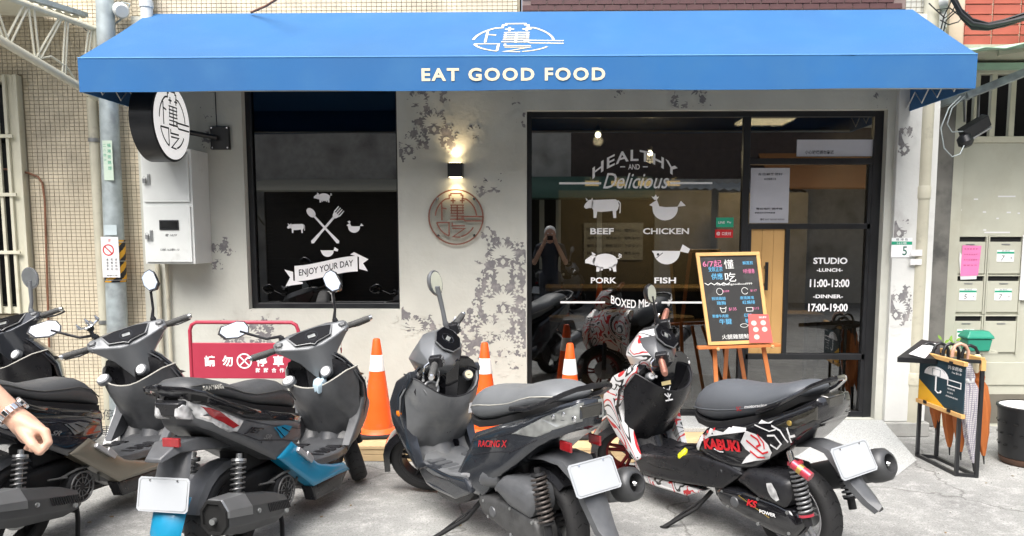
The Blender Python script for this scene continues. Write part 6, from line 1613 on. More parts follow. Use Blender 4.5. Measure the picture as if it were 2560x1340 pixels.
        B(MB().loft([[(x, -w_, z), (x + .03, 0, z + .0), (x, w_, z), (x - .02, w_ * .7, z), (x - .034, 0, z), (x - .02, -w_ * .7, z)] for x, z, w_ in ((-.32, .44, .08), (-.37, .38, .085), (-.405, .30, .08), (-.41, .22, .065), (-.40, .17, .04))]), 'rear_flap', c['flap'], smooth=30)
        plc, pln = Vector((-.40, 0, .475)), Vector((-.97, 0, .22))
        B(MB().box(-.385, -.37, -.085, .0, .685, .725), 'red_reflector', M['redlens'], smooth=0, bevel=.003)
    else:
        B(MB().loft([[(x, -w_, z - .02), (x + .03, 0, z + .0), (x, w_, z - .02), (x - .02, w_ * .9, z), (x - .024, 0, z + .02), (x - .02, -w_ * .9, z)] for x, z, w_ in (((.10, .56, .09), (-.06, .60, .10), (-.18, .60, .095), (-.245, .55, .08), (-.305, .45, .07), (-.38, .33, .055), (-.46, .26, .028)) if md == 'R' else ((.0, .60, .05), (-.12, .63, .06), (-.20, .62, .065), (-.255, .56, .06), (-.315, .48, .05), (-.39, .42, .042), (-.435, .385, .02)))]), 'mudguard', M['grey_plastic'], smooth=50)
        plc, pln = Vector((-.325, 0, .545)) if md == 'R' else Vector((-.315, 0, .585)), Vector((-.88, 0, .47))
        if md == 'R':
          for s in (1, -1): B(MB().box(-.27, -.19, s * .078, s * .090, .655, .70), 'red_reflector', M['redlens'], smooth=0, bevel=.003)
    pln.normalize(); vv_ = pln.cross(Vector((0, 1, 0))).normalized(); vv_ = vv_ if vv_.z > 0 else -vv_
    pr = [(.13 * sx_ + (-.012 * sx_ if k else 0), .075 * sy_ + (0 if k else -.012 * sy_)) for sx_, sy_, k in ((-1, -1, 0), (-1, -1, 1), (1, -1, 1), (1, -1, 0), (1, 1, 0), (1, 1, 1), (-1, 1, 1), (-1, 1, 0))]
    npz = B(MB().prism([plc + Vector((0, u, 0)) + vv_ * v for u, v in pr], pln * .003), 'number_plate', M['plate'], smooth=0)
    B(MB().tube([plc + Vector((0, u * .93, 0)) + vv_ * (v * .90) + pln * .0032 for u, v in pr + pr[:1]], .0016, 5), 'plate_rim', M['steel'], npz)
    for u in (-.07, .07): B(MB().lathe([(.006, 0), (.005, .004)], plc + Vector((0, u, 0)) + vv_ * .062 + pln * .003, pln, 8), 'bolt', M['chrome'], npz)
    # ---- engine, transmission, exhaust, shocks
    e = MB().box(.02, .42, -.10, .10, .24, .42).box(.10, .45, -.07, .08, .42, .56).box(-.05, .2, -.05, .05, .30, .50)
    B(e, 'engine', M['enginedark'], smooth=0, bevel=.02)
    eng2 = MB().lathe([(.085, 0), (.09, .01), (.09, .05), (.07, .065)], (.30, -.10, .27), (0, -1, 0), 24); fan = B(eng2, 'fan_cover', M['enginedark'], smooth=35)
    q = MB().ring((.30, -.168, .27), (0, 1, 0), .078, .005, 28, 6).ring((.30, -.168, .27), (0, 1, 0), .05, .003, 28, 6)
    for k in range(10): a = k * math.pi / 5; q.tube([(.30 + .02 * math.cos(a), -.168, .27 + .02 * math.sin(a)), (.30 + .076 * math.cos(a + .3), -.168, .27 + .076 * math.sin(a + .3))], .003, 5)
    B(q, 'fan_guard', M['engine'], fan)
    B(MB().tube([(.20, -.12, .34), (.28, -.16, .37), (.38, -.15, .36), (.47, -.12, .30)], .007, 6).tube([(.12, -.13, .36), (.22, -.15, .345)], .006, 6).tube([(.50, -.1, .24), (.44, -.15, .30), (.50, -.13, .36)], .006, 6), 'hose', M['grip'])
    # left side: belt case and air cleaner
    cvo = [(.36, .31), (.40, .27), (.36, .21), (.20, .185), (.0, .165), (-.10, .17), (-.14, .24), (-.10, .31), (.0, .325), (.2, .325)]
    cv = B(pillow(cvo, lambda x, z: .165, rise=.015, sides=(1,), inner=lambda x, z: .07, d1=.012, d2=.03), 'transmission_cover', c['cvt'], smooth=45)
    bt = MB()
    for x, z in ((.34, .285), (.30, .215), (.1, .185), (-.09, .2), (-.08, .3), (.1, .315)): bt.lathe([(.010, 0), (.008, .008)], (x, .172, z), (0, 1, 0), 8)
    B(bt, 'bolt', M['steel'], cv)
    B(MB().lathe([(.03, 0), (.025, .008), (.012, .01)], (.25, .177, .255), (0, 1, 0), 20), 'vent_cap', M['grey_plastic'], cv)
    aco = [(.24, .38), (.16, .46), (.02, .475), (-.09, .46), (-.11, .38), (-.07, .315), (.10, .325)]
    ac_ = B(pillow(aco, lambda x, z: .175 - .3 * max(0, z - .42), rise=.016, sides=(1,), inner=lambda x, z: .06, d1=.014, d2=.035), 'air_cleaner', c['air'], smooth=40)
    B(MB().tube([(.40, .12, .36), (.33, .14, .40), (.22, .13, .42)], [.045, .05, .04], 14), 'intake_duct', M['grey_plastic'], smooth=60)
    B(MB().tube([(.36, .13, .26), (.40, .10, .30), (.45, .08, .34)], [.05, .055, .04], 14), 'crankcase_neck', M['engine'], smooth=60)
    for s in (1, -1):
        a_, b_ = (Vector((-.02, s * .125, .56)), Vector((-.10, s * .14, .27))) if J else (Vector((-.115, s * .165, .57)), Vector((-.195, s * .165, .27)))
        sh = B(MB().tube([a_, a_.lerp(b_, .5), b_], [.014, .018, .020], 12).lathe([(.034, 0), (.036, .012), (.02, .02)], a_.lerp(b_, .08), (b_ - a_), 16).lathe([(.034, 0), (.034, .01)], a_.lerp(b_, .80), (b_ - a_), 16), 'shock_absorber', M['steel'] if J else M['rimdark'], smooth=40)
        B(helix(a_.lerp(b_, .12), a_.lerp(b_, .80), (.031 if md != 'R' else .033), (8.5 if J else 10), .0052 if J else .0062), 'coil_spring', c['spring'], sh, smooth=60)
        if md == 'K' and s == 1:
            B(MB().lathe([(.036, 0), (.038, .015), (.022, .03)], a_.lerp(b_, .02), (b_ - a_), 18), 'top_cap', M['redpink'], sh); B(MB().lathe([(.036, 0), (.036, .012)], a_.lerp(b_, .82), (b_ - a_), 18), 'lower_cap', M['redpink'], sh)
            rs_ = B(MB().tube([(-.155, .225, .572), (-.245, .215, .530)], .023, 16), 'gas_reservoir', M['redpink'], sh); B(MB().tube([(-.185, .2217, .558), (-.205, .2195, .5487)], .0240, 16), 'gold_band', M['gold'], sh)
            B(MB().tube([(-.10, .18, .60), (-.155, .225, .572)], .016, 12), 'reservoir_neck', M['chrome'], sh)
    # inner rear fender over the wheel
    secs = []
    for i in range(9):
        if md == 'K': break
        a = math.radians(30 + (130 if J else 95) * i / 8); r = .275
        secs.append([(math.cos(a) * (r + d_), y, .24 + math.sin(a) * (r + d_)) for y, d_ in ((-.06, -.03), (-.045, 0), (.045, 0), (.06, -.03), (.04, -.012), (-.04, -.012))])
    if md != 'K': B(MB().loft(secs), 'inner_fender', M['grey_plastic'] if J else M['dark_plastic'], smooth=50)
    # exhaust
    if J:
        a_, b_ = Vector((-.34, -.205, .36)), Vector((.24, -.185, .225)); rings = []
        for t, ry, rz_ in ((0, .048, .060), (.02, .066, .080), (.25, .078, .092), (.75, .068, .078), (.95, .045, .05), (1.0, .02, .025)):
            p = a_.lerp(b_, t); rings.append([p + Vector((0, ry * u, rz_ * v)) for u, v in ((-.55, 1), (.5, 1), (1, .45), (1, -.5), (.45, -1), (-.5, -1), (-1, -.45), (-1, .4))])
        mu = B(MB().loft(rings[1:5]).loft(rings[4:]), 'muffler', M['muffgrey'], smooth=20, bevel=.004)
        r2 = []
        for t, k in ((.0, .92), (.02, 1.04), (.30, 1.03)):
            p = a_.lerp(b_, t); ry, rz_ = (.066, .080) if t < .1 else (.0795, .094); r2.append([p + Vector((0, ry * k * u, rz_ * k * v)) for u, v in ((-.55, 1.0), (.5, 1.0), (1.0, .45), (1.0, .0), (.9, .0), (.5, .80), (-.5, .80), (-.9, .0), (-1.0, .0), (-1.0, .4))])
        B(MB().loft(r2), 'muffler_cap', M['muffsilver'], mu, smooth=20, bevel=.002)
        ed = (a_ - b_).normalized()
        r3 = [[a_ + ed * h + Vector((0, ry * k * u, rz_ * k * v)) for u, v in ((-.55, 1), (.5, 1), (1, .45), (1, -.5), (.45, -1), (-.5, -1), (-1, -.45), (-1, .4))] for h, k, ry, rz_ in ((.0, 1, .066, .080), (.012, .95, .066, .08), (.012, .80, .066, .08), (-.03, .75, .066, .08))]
        B(MB().loft(r3), 'outlet', M['slot'], mu, smooth=20); B(MB().tube([a_ + Vector((.03, 0, -.012)), a_ + Vector((-.022, 0, -.012))], .014, 12), 'tail_pipe', M['steel'], mu)
        gp = MB()
        for k in range(13):
            p = a_.lerp(b_, .55 + .026 * k); gp.bar(p + Vector((0, -.0725, .035)), p + Vector((.015, -.074, -.01)), .006, .006)
        q = B(gp, 'grille_rib', M['dark_plastic'], mu, smooth=0); q['kind'] = 'stuff'
        for t, dz_ in ((.40, .01), (.82, -.02)): p = a_.lerp(b_, t); B(MB().lathe([(.013, 0), (.012, .01), (.006, .006)], p + Vector((0, -.071, dz_)), (0, -1, 0), 10), 'bolt', M['steel'], mu)
    else:
        a_, b_ = (Vector((-.30, -.235, .45)), Vector((.20, -.19, .27))) if md == 'R' else (Vector((-.30, -.24, .505)), Vector((.18, -.19, .30))); d_ = (a_ - b_); L_ = d_.length
        mu = B(MB().lathe([(.03, 0), (.062, .05), (.074, .12), (.074, L_ - .07), (.068, L_ - .06)], b_, d_, 28), 'muffler', M['muffgrey'] if md == 'K' else M['muffsilver'], smooth=40)
        dn_ = d_.normalized()
        B(MB().lathe([(.079, -.06), (.082, -.02), (.077, .02), (.056, .042), (.046, .042), (.041, .0)], a_, dn_, 30, cap=False), 'end_cap', M['muffgrey'], mu, smooth=60)
        B(MB().lathe([(.043, .0), (.001, .001)], a_, dn_, 20, cap=False), 'outlet', M['slot'], mu); B(MB().lathe([(.015, 0), (.013, .03), (.001, .042)], a_, dn_, 12), 'outlet_cone', M['chrome'], mu)
        B(MB().lathe([(.009, 0), (.008, .01)], a_ + Vector((.03, -.058, -.04)), (-.3, -1, -.4), 8), 'bolt', M['chrome'], mu)
    B(MB().tube([(.22, -.16, .23), (.34, -.12, .19), (.40, -.05, .22)], .018, 10), 'exhaust_pipe', M['enginedark'])
    # stands
    if J:
        B(MB().tube([(.30, -.12, .20), (.27, -.15, .10), (.24, -.165, .008), (.18, -.165, .006)], .012, 8).tube([(.30, .12, .20), (.27, .15, .10), (.24, .165, .008), (.18, .165, .006)], .012, 8).tube([(.285, -.135, .14), (.285, .135, .14)], .010, 8), 'centre_stand', M['enginedark'])
    else:
        B(MB().tube([(.50, .09, .22), (.56, .15, .12), (.66, .30, .016)], .013, 8).tube([(.52, .11, .19), (.59, .20, .11), (.64, .26, .05)], .005, 6).lathe([(.03, 0), (.032, .006), (.02, .01)], (.66, .30, .008), (0, 0, 1), 12), 'side_stand', M['enginedark'])
    for s in (1, -1): B(MB().bar((.385, s * .195, .475), (.50, s * .200, .385), .022, .026).bar((.46, s * .205, .43), (.515, s * .206, .375), .012, .034) if J else MB().bar((.46, s * .155, .385), (.56, s * .165, .36), .022, .024), 'pillion_footrest', M['rimwhite'], smooth=0, bevel=.005)
    if md == 'R':
        B(MB().lathe([(.020, 0), (.019, .008), (.008, .014)], (1.13, .238, .60), (-.4, 1, .1), 16), 'turn_signal', M['amber'])
        B(MB().prism([(.858, -.06, .60), (.858, -.10, .60), (.845, -.105, .66), (.845, -.065, .66)], (-.002, 0, 0)), 'warning_sticker', M['paper'], smooth=0)
    B(MB().prism([(1.005, -.012, .47), (1.005, .012, .47), (.985, .012, .60), (.985, -.012, .60)], (-.02, 0, 0)), 'spine_recess', M['dark_plastic'], smooth=0, bevel=.004)
    return o, dict(body=body, seat=seat, apron=apron, cv=cv, air=ac_, SM=SM)

def _tx(x, k=.68): return x if x > .05 else .05 + (x - .05) * k
JP = dict(model='J', tx=-.335, panel=[(-.48, .87), (-.43, .76), (-.18, .655), (.23, .455), (.36, .47), (.50, .50), (.50, .60), (.36, .645), (.10, .70), (-.05, .745), (-.30, .83)],
          panel_top=[(-.49, .905), (-.30, .865), (.0, .775), (.30, .69), (.50, .64), (.51, .585), (.36, .625), (.10, .685), (-.05, .725), (-.47, .88)],
          light=[(-.485, .885), (-.04, .722), (-.12, .675), (-.20, .688), (-.42, .79)], light_red=[(-.40, .845), (-.26, .80), (-.10, .705), (-.16, .70), (-.32, .775)],
          seat=[(-.48, .90, .93, .05), (-.455, .895, .965, .10), (-.35, .875, .975, .125), (-.12, .825, .93, .14), (.02, .79, .885, .145), (.13, .755, .86, .145), (.25, .725, .855, .14), (.38, .69, .86, .135), (.48, .665, .82, .12), (.55, .645, .74, .105), (.585, .635, .68, .06)],
          rail=[(.18, .135, .715), (.04, .165, .755), (-.2, .165, .825), (-.42, .145, .90), (-.54, .09, .935), (-.57, .045, .945), (-.575, 0, .948)],
          skirt=[(.22, .47), (.36, .52), (.44, .46), (.61, .335), (.78, .275), (.94, .24), (1.02, .17), (.84, .195), (.56, .215)], skirt_low=[(.56, .212), (.84, .192), (1.02, .168), (.90, .10), (.60, .12)], seam=.62)
for k_ in ('panel', 'panel_top', 'light', 'light_red', 'seat', 'rail'): JP[k_] = [(_tx(p[0]),) + tuple(p[1:]) for p in JP[k_]]
def jcol(body, top, strip, low, **k):
    d = dict(body=body, top=top, skirt=strip, low2=M['grey_plastic'], flap=strip, shield=M['grey_plastic'], apron=M['graphite'], floor=M['grey_plastic'], bar=M['silver_grey'], fender=M['dark_plastic'], rim=M['rimdark'], rimf=M['rimdark'],
             seat=M['seat'], rail=M['gloss_black'], grip=M['grip'], cvt=M['engine'], air=M['grey_plastic'], spring=M['spring'])
    d.update(k); return d
hexm = {1: ('hex', -.02, .23, .15, math.radians(16), math.radians(17)), -1: ('hex', .0, .06, .25, math.radians(-38), math.radians(30))}
# first: dark one at the left, and the one beyond it
s0, g0_ = scooter(dict(JP, loc=(-4.02, -1.90, 0), head=math.radians(72), lean=math.radians(-1.5), steer=math.radians(34), label='dark scooter farthest left, mostly outside the picture, with a tall oval mirror', col=jcol(M['navyblack'], M['gloss_black'], M['graphite'], M['grey_plastic'], shield=M['dark_plastic'], bar=M['graphite']), mirror={1: ('round', .0, .12, .14, .3, .1), -1: ('round_grey', .0, .06, .24, -.15, .05)}))
s1, g1_ = scooter(dict(JP, loc=(-2.70, -2.52, 0), head=math.radians(81), lean=math.radians(-1.5), steer=math.radians(37), label='navy black scooter with bronze side strip, rear cut off by the picture edge', col=jcol(M['navyblack'], M['gloss_black'], M['bronze'], M['grey_plastic'], flap=M['gloss_black']), mirror=hexm))
s2, g2 = scooter(dict(JP, loc=(-1.60, -2.56, 0), head=math.radians(78), lean=math.radians(-1.5), steer=math.radians(37), label='matte grey scooter with teal side strip and teal rear flap', col=jcol(M['grey_plastic'], M['gloss_black'], M['teal'], M['grey_plastic']), mirror=hexm))
RP = dict(model='R', tx=-.31, panel=[(.53, .49), (.42, .62), (.01, .765), (-.44, .90), (-.46, .84), (-.42, .76), (-.14, .655), (.08, .53), (.24, .42), (.36, .30), (.58, .26), (.66, .33), (.62, .38)],
          light=[(.09, .682), (-.20, .80), (-.45, .885), (-.445, .80), (-.16, .70)],
          seat=[(.595, .69, .72, .05), (.575, .66, .76, .095), (.52, .65, .815, .12), (.44, .655, .85, .135), (.30, .69, .865, .145), (.14, .745, .885, .15), (.03, .78, .925, .15), (-.08, .81, .945, .15), (-.20, .84, .945, .14), (-.29, .865, .93, .11), (-.32, .885, .91, .06)],
          rail=[(.10, .15, .80), (-.1, .165, .83), (-.30, .16, .885), (-.42, .13, .93), (-.46, .07, .95), (-.47, 0, .955)],
          skirt=[(1.10, .31), (.98, .335), (.66, .345), (.50, .36), (.44, .30), (.62, .215), (.95, .20), (1.06, .25)], seam=.5, light_pod=[(-.43, .815, .016), (-.36, .83, .012), (-.30, .815, .012)])
for k_ in ('panel', 'light', 'seat', 'rail'): RP[k_] = [(_tx(p[0], .72),) + tuple(p[1:]) for p in RP[k_]]
RP['light_pod'] = [(_tx(p[0], .72),) + tuple(p[1:]) for p in RP['light_pod']]
cR = dict(body=M['graphite'], skirt=M['graphite'], shield=M['midgrey'], apron=M['graphite'], floor=M['midgrey'], bar=M['silver_grey'], fender=M['gloss_black'], rim=M['rimdark'], rimf=M['rimdark'], seat=M['seat2'], rail=M['dark_plastic'], grip=M['grip'],
          cvt=M['engine'], air=M['grey_plastic'], spring=M['springdark'], seam=M['whitetrim'])
s3, g3_ = scooter(dict(RP, loc=(.02, -2.60, 0), head=math.radians(127), lean=math.radians(-2.0), steer=math.radians(48), label='worn dark grey scooter in the middle on its side stand, one tall grey mirror', col=cR, mirror={-1: ('round_grey', .0, .05, .26, -.35, .0)}))
KP = dict(model='K', tx=-.215, panel=[(.56, .46), (.53, .53), (.46, .60), (.20, .67), (-.17, .80), (-.38, .875), (-.40, .82), (-.36, .745), (-.15, .62), (.13, .46), (.30, .42), (.45, .43)],
          light=[(-.02, .705), (-.20, .775), (-.38, .835), (-.375, .77), (-.20, .705)], 
          seat=[(.635, .67, .70, .05), (.62, .635, .745, .10), (.57, .615, .80, .125), (.49, .61, .84, .14), (.40, .625, .85, .145), (.28, .665, .85, .145), (.15, .71, .86, .145), (.02, .765, .895, .145), (-.10, .81, .92, .14), (-.20, .85, .92, .12), (-.25, .88, .90, .07)],
          skirt_low=[(.50, .235), (.66, .235), (1.0, .19), (1.08, .26), (1.11, .24), (1.02, .145), (.62, .175)],
          rail=[(.12, .15, .75), (-.05, .165, .81), (-.22, .155, .875), (-.33, .12, .925), (-.38, .06, .945), (-.385, 0, .95)],
          skirt=[(1.10, .30), (.98, .33), (.71, .385), (.52, .44), (.30, .44), (.19, .42), (.34, .30), (.66, .245), (1.00, .20)], seam=.35, light_pod=[(-.16, .735, .014)])
for k_ in ('panel', 'light', 'seat', 'rail', 'light_pod'): KP[k_] = [(_tx(p[0], .60),) + tuple(p[1:]) for p in KP[k_]]
cK = dict(cR, body=M['gloss_black'], skirt=M['dark_plastic'], shield=M['dark_plastic'], apron=M['kabuki'], floor=M['dark_plastic'], bar=M['darksilver'], fender=M['gloss_black'], rim=M['rimwhite'], rimf=M['rimred'], seat=M['seat3'], rail=M['gloss_black'], grip=M['copper'], cvt=M['gloss_black'], air=M['dark_plastic'], seam=M['seat3'], spring=M['muffsilver'])
s4, g4 = scooter(dict(KP, loc=(1.25, -2.44, 0), head=math.radians(123.5), lean=math.radians(-3.0), steer=math.radians(50), label='black and white scooter with red kabuki mask graphics and slate seat', col=cK, mirror={-1: ('round', .0, .02, .19, -.5, .05)}))
# ---- graphics and lettering on the scooters (laid onto their side panels)
def side_text(txt, w, h, tgt, side, x, z, m, rot=0.0, name='lettering', **k):
    vs, fs = text_fit(txt, w, h, **k); a = Art(); c_, s_ = math.cos(rot), math.sin(rot)
    fl = -1 if side > 0 else 1          # seen from the left the scooter's front is at the left
    a.m.add([(fl * (x_ * c_ - y_ * s_), x_ * s_ + y_ * c_, 0) for x_, y_ in vs], fs)
    return a.drape(name, m, tgt, side, (x, z), off=.007, parent=tgt)
def side_poly(polys, tgt, side, m, name, off=.005):
    a = Art(); a.polys(polys)
    if tgt is g4['body']: a.m.v = [(_tx(v[0], .60), v[1], 0) for v in a.m.v]
    return a.drape(name, m, tgt, side, (0, 0), off=off, parent=tgt)
def anc(o): return o
for g_, colr in ((g2, M['teal']), (g1_, M['muffsilver'])):
    side_poly([[(.20, .635), (.30, .625), (.37, .60), (.33, .565), (.27, .56), (.24, .60)]], g_['body'], -1, colr, 'swirl_graphic')
    side_poly(stroke([(.22, .63), (.30, .56)], .006) + stroke([(.27, .62), (.35, .575)], .006), g_['body'], -1, M['gloss_black'], 'swirl_line', .007)
    side_text('JET', .15, .036, g_['body'], -1, .045, .655, M['gloss_black'], rot=math.radians(-17), bold=.05, shear=.6)
    side_text('SR', .07, .026, g_['body'], -1, .15, .60, M['muffsilver'], rot=math.radians(-17), bold=.03, shear=.6)
sv = Art(); vs, fs = text_fit('SANYANG', .13, .022, bold=.04)
sv.m.add([(x * 1, y - .10 * x, 0) for x, y in vs], fs); sv.drape('lettering', M['whitetrim'], g2['seat'], -1, (-.185, .915), off=.007, parent=g2['seat'])
# red X on the third
side_text('RACING X', .27, .034, g3_['body'], 1, .235, .605, M['redgraphic'], rot=math.radians(12), bold=.02, shear=.5)
# fourth: kabuki graphics over black
bd = g4['body']
side_poly([[(.56, .46), (.555, .50), (.53, .55), (.45, .605), (.33, .64), (.17, .665), (.17, .645), (.28, .61), (.42, .565), (.49, .52), (.52, .46)],
           [(.17, .65), (.12, .645), (.08, .635), (.03, .605), (.0, .57), (.04, .53), (.12, .505), (.18, .48), (.20, .47), (.175, .51), (.145, .54), (.18, .55), (.21, .58), (.19, .615)]]
          , bd, 1, M['whitepaint'], 'white_graphic')
side_poly(stroke([(.04, .65), (-.03, .66), (-.09, .625), (-.05, .595), (.01, .61)], .009) + stroke([(.0, .705), (-.08, .69), (-.15, .64)], .010) + stroke([(-.14, .71), (-.17, .67), (-.21, .68)], .012) + stroke([(-.16, .69), (-.17, .64)], .010) + stroke([(.40, .50), (.36, .495), (.33, .50)], .006) + stroke([(.12, .69), (.02, .675), (-.04, .69)], .006), bd, 1, M['whitepaint'], 'white_line', .0055)
side_poly(stroke([(.14, .635), (.10, .62), (.085, .595), (.11, .58)], .010) + stroke([(.10, .645), (.065, .61), (.06, .58)], .007) + stroke([(.17, .60), (.12, .575), (.07, .555), (.03, .57)], .009) + stroke([(.15, .55), (.10, .53), (.06, .535)], .008) + [ell(.44, .585, .009, .009, 8), ell(.39, .61, .007, .007, 8), ell(.47, .555, .006, .006, 8), ell(.36, .64, .014, .010, 8)], bd, 1, M['redgraphic'], 'red_streak', .0075)
side_text('KABUKi', .26, .060, bd, 1, .345, .535, M['redgraphic'], rot=math.radians(10), bold=.05)
side_poly([[(.33, .655), (.17, .685), (.01, .715), (-.10, .785), (-.20, .835), (-.06, .80), (.15, .725)]], bd, 1, M['whitepaint'], 'white_stripe')
side_text('KS', .07, .036, g4['cv'], 1, .13, .285, M['redgraphic'], rot=math.radians(4), bold=.04, shear=.3); side_text('POWER', .10, .018, g4['cv'], 1, .03, .265, M['white'], rot=math.radians(4), bold=.03)
side_poly(stroke([(.22, .30), (.02, .245)], .006), g4['cv'], 1, M['gold'], 'gold_line')
side_poly([[(.03, .42), (.0, .43), (-.03, .40), (-.05, .36), (-.03, .345), (.0, .36), (.02, .385)]], g4['air'], 1, M['lens'], 'sticker')
side_text('SC', .035, .022, g4['seat'], 1, .245, .742, M['redgraphic'], rot=math.radians(14), bold=.01, shear=.2)
side_text('motoracing', .15, .020, g4['seat'], 1, .135, .775, M['white'], rot=math.radians(14), bold=.02, shear=.4)
# emblem and tag on its inner shield
def on_shield(sc, y0, z0, x0, polys, m, name, k=1.0):
    a = Art(); a.polys(polys, (0, 0), k); mb = MB(); mb.v = [(x0 + .25 * (v[1]), y0 - v[0], z0 + v[1]) for v in a.m.v]; mb.f = a.m.f
    return mb.build(name, m, sc, smooth=0, weld=False)
em = stroke([(-1, 1.6), (-.3, .6), (0, 1), (.3, .6), (1, 1.6)], .25) + stroke([(-1, .2), (0, -.8), (1, .2)], .3) + stroke([(0, .8), (0, -1.3)], .3) + stroke([(-1.1, -1.3), (1.1, -1.3)], .3)
on_shield(s4, .075, .70, .853, em, M['whitepaint'], 'emblem', .026)
on_shield(s4, .080, .765, .862, [[(-1.6, -.5), (1.6, -.5), (1.6, .5), (-1.6, .5)]], mat('gold_tag', (.55, .45, .22), .4, var=.05), 'tag_plate', .022)
o = empty('yellow_lock_tag', s4.matrix_basis @ Vector((.645, .165, .405)), 'bright yellow rubber tag lying on the footboard edge of the kabuki scooter', 'tag')
MB().loft([[Vector((math.cos(t) * .028 * k, math.sin(t) * .022 * k, h + .015 * math.cos(t))) for t in [2 * math.pi * i / 14 for i in range(14)]] for h, k in ((-.01, .7), (.0, 1), (.018, .95), (.026, .5))]).build('body', M['yellowtag'], o, smooth=60)
o = empty('blue_cloth', s2.matrix_basis @ Vector((.90, -.06, .735)), 'crumpled pale blue cloth stuffed in the pocket of the teal striped scooter', 'cloth')
MB().loft([[Vector((math.sin(t) * .035 * k * (1 + .2 * math.sin(3 * t)), math.cos(t) * .075 * k * (1 + .12 * math.sin(5 * t)), h + .006 * math.sin(4 * t))) for t in [2 * math.pi * i / 22 for i in range(22)]] for h, k in ((-.05, .8), (-.01, 1), (.012, .9), (.022, .5))]).build('fold', M['cloth'], o, smooth=60)
# phone holder on the left bar of the first scooter
MS = s1.matrix_basis @ g1_['SM']
hp = MS @ Vector((.965, .17, 1.12))
o = empty('phone_holder', hp, 'chrome and black claw phone holder on the left handlebar of the navy scooter', 'phone holder')
MB().tube([(.02, 0, -.07), (.0, 0, -.02)], .012, 10).sphere((0, 0, -.01), .022, 12, 8).build('ball_arm', M['dark_plastic'], o)
MB().lathe([(.034, 0), (.036, .006), (.03, .012)], (0, 0, 0), (-.4, -.3, .8), 20).build('cradle', M['chrome'], o)
for a in (.5, 2.1, 3.7, 5.3):
    d = Vector((math.cos(a) * .5, math.sin(a), .25 + .4 * math.cos(a))); d.normalize()
    MB().tube([d * .02, d * .065], .007, 8).lathe([(.011, 0), (.012, .008), (.004, .03), (.011, .034)], d * .06, Vector((-.4, -.3, .8)), 10).build('claw', M['chrome'], o)
# red string on the second scooter
q = s2.matrix_basis @ (g2['SM'] @ Vector((.99, -.16, .93)))
o = empty('red_charm', q, 'thin red charm hanging from the right brake cable of the teal striped scooter', 'charm')
MB().tube([(0, 0, 0), (.002, 0, -.05), (0, 0, -.055)], [.001, .001, .006], 6).tube([(0, 0, -.055), (0, 0, -.085)], [.006, .003], 8).build('string', M['redgraphic'], o)

# reflected scooters parked on the far side
t = copy_tree(s3); t.location = (-.1, -9.3, 0); t.rotation_euler = (math.radians(-2), 0, math.radians(-60)); t['label'] = 'grey scooter parked across the street, seen only mirrored in the big pane'; t['group'] = 'scooters across the street'
t = copy_tree(s3); t.location = (-2.9, -9.5, 0); t.rotation_euler = (math.radians(-2), 0, math.radians(-75)); t['label'] = 'grey scooter across the street, seen only mirrored in the dark window'; t['group'] = 'scooters across the street'

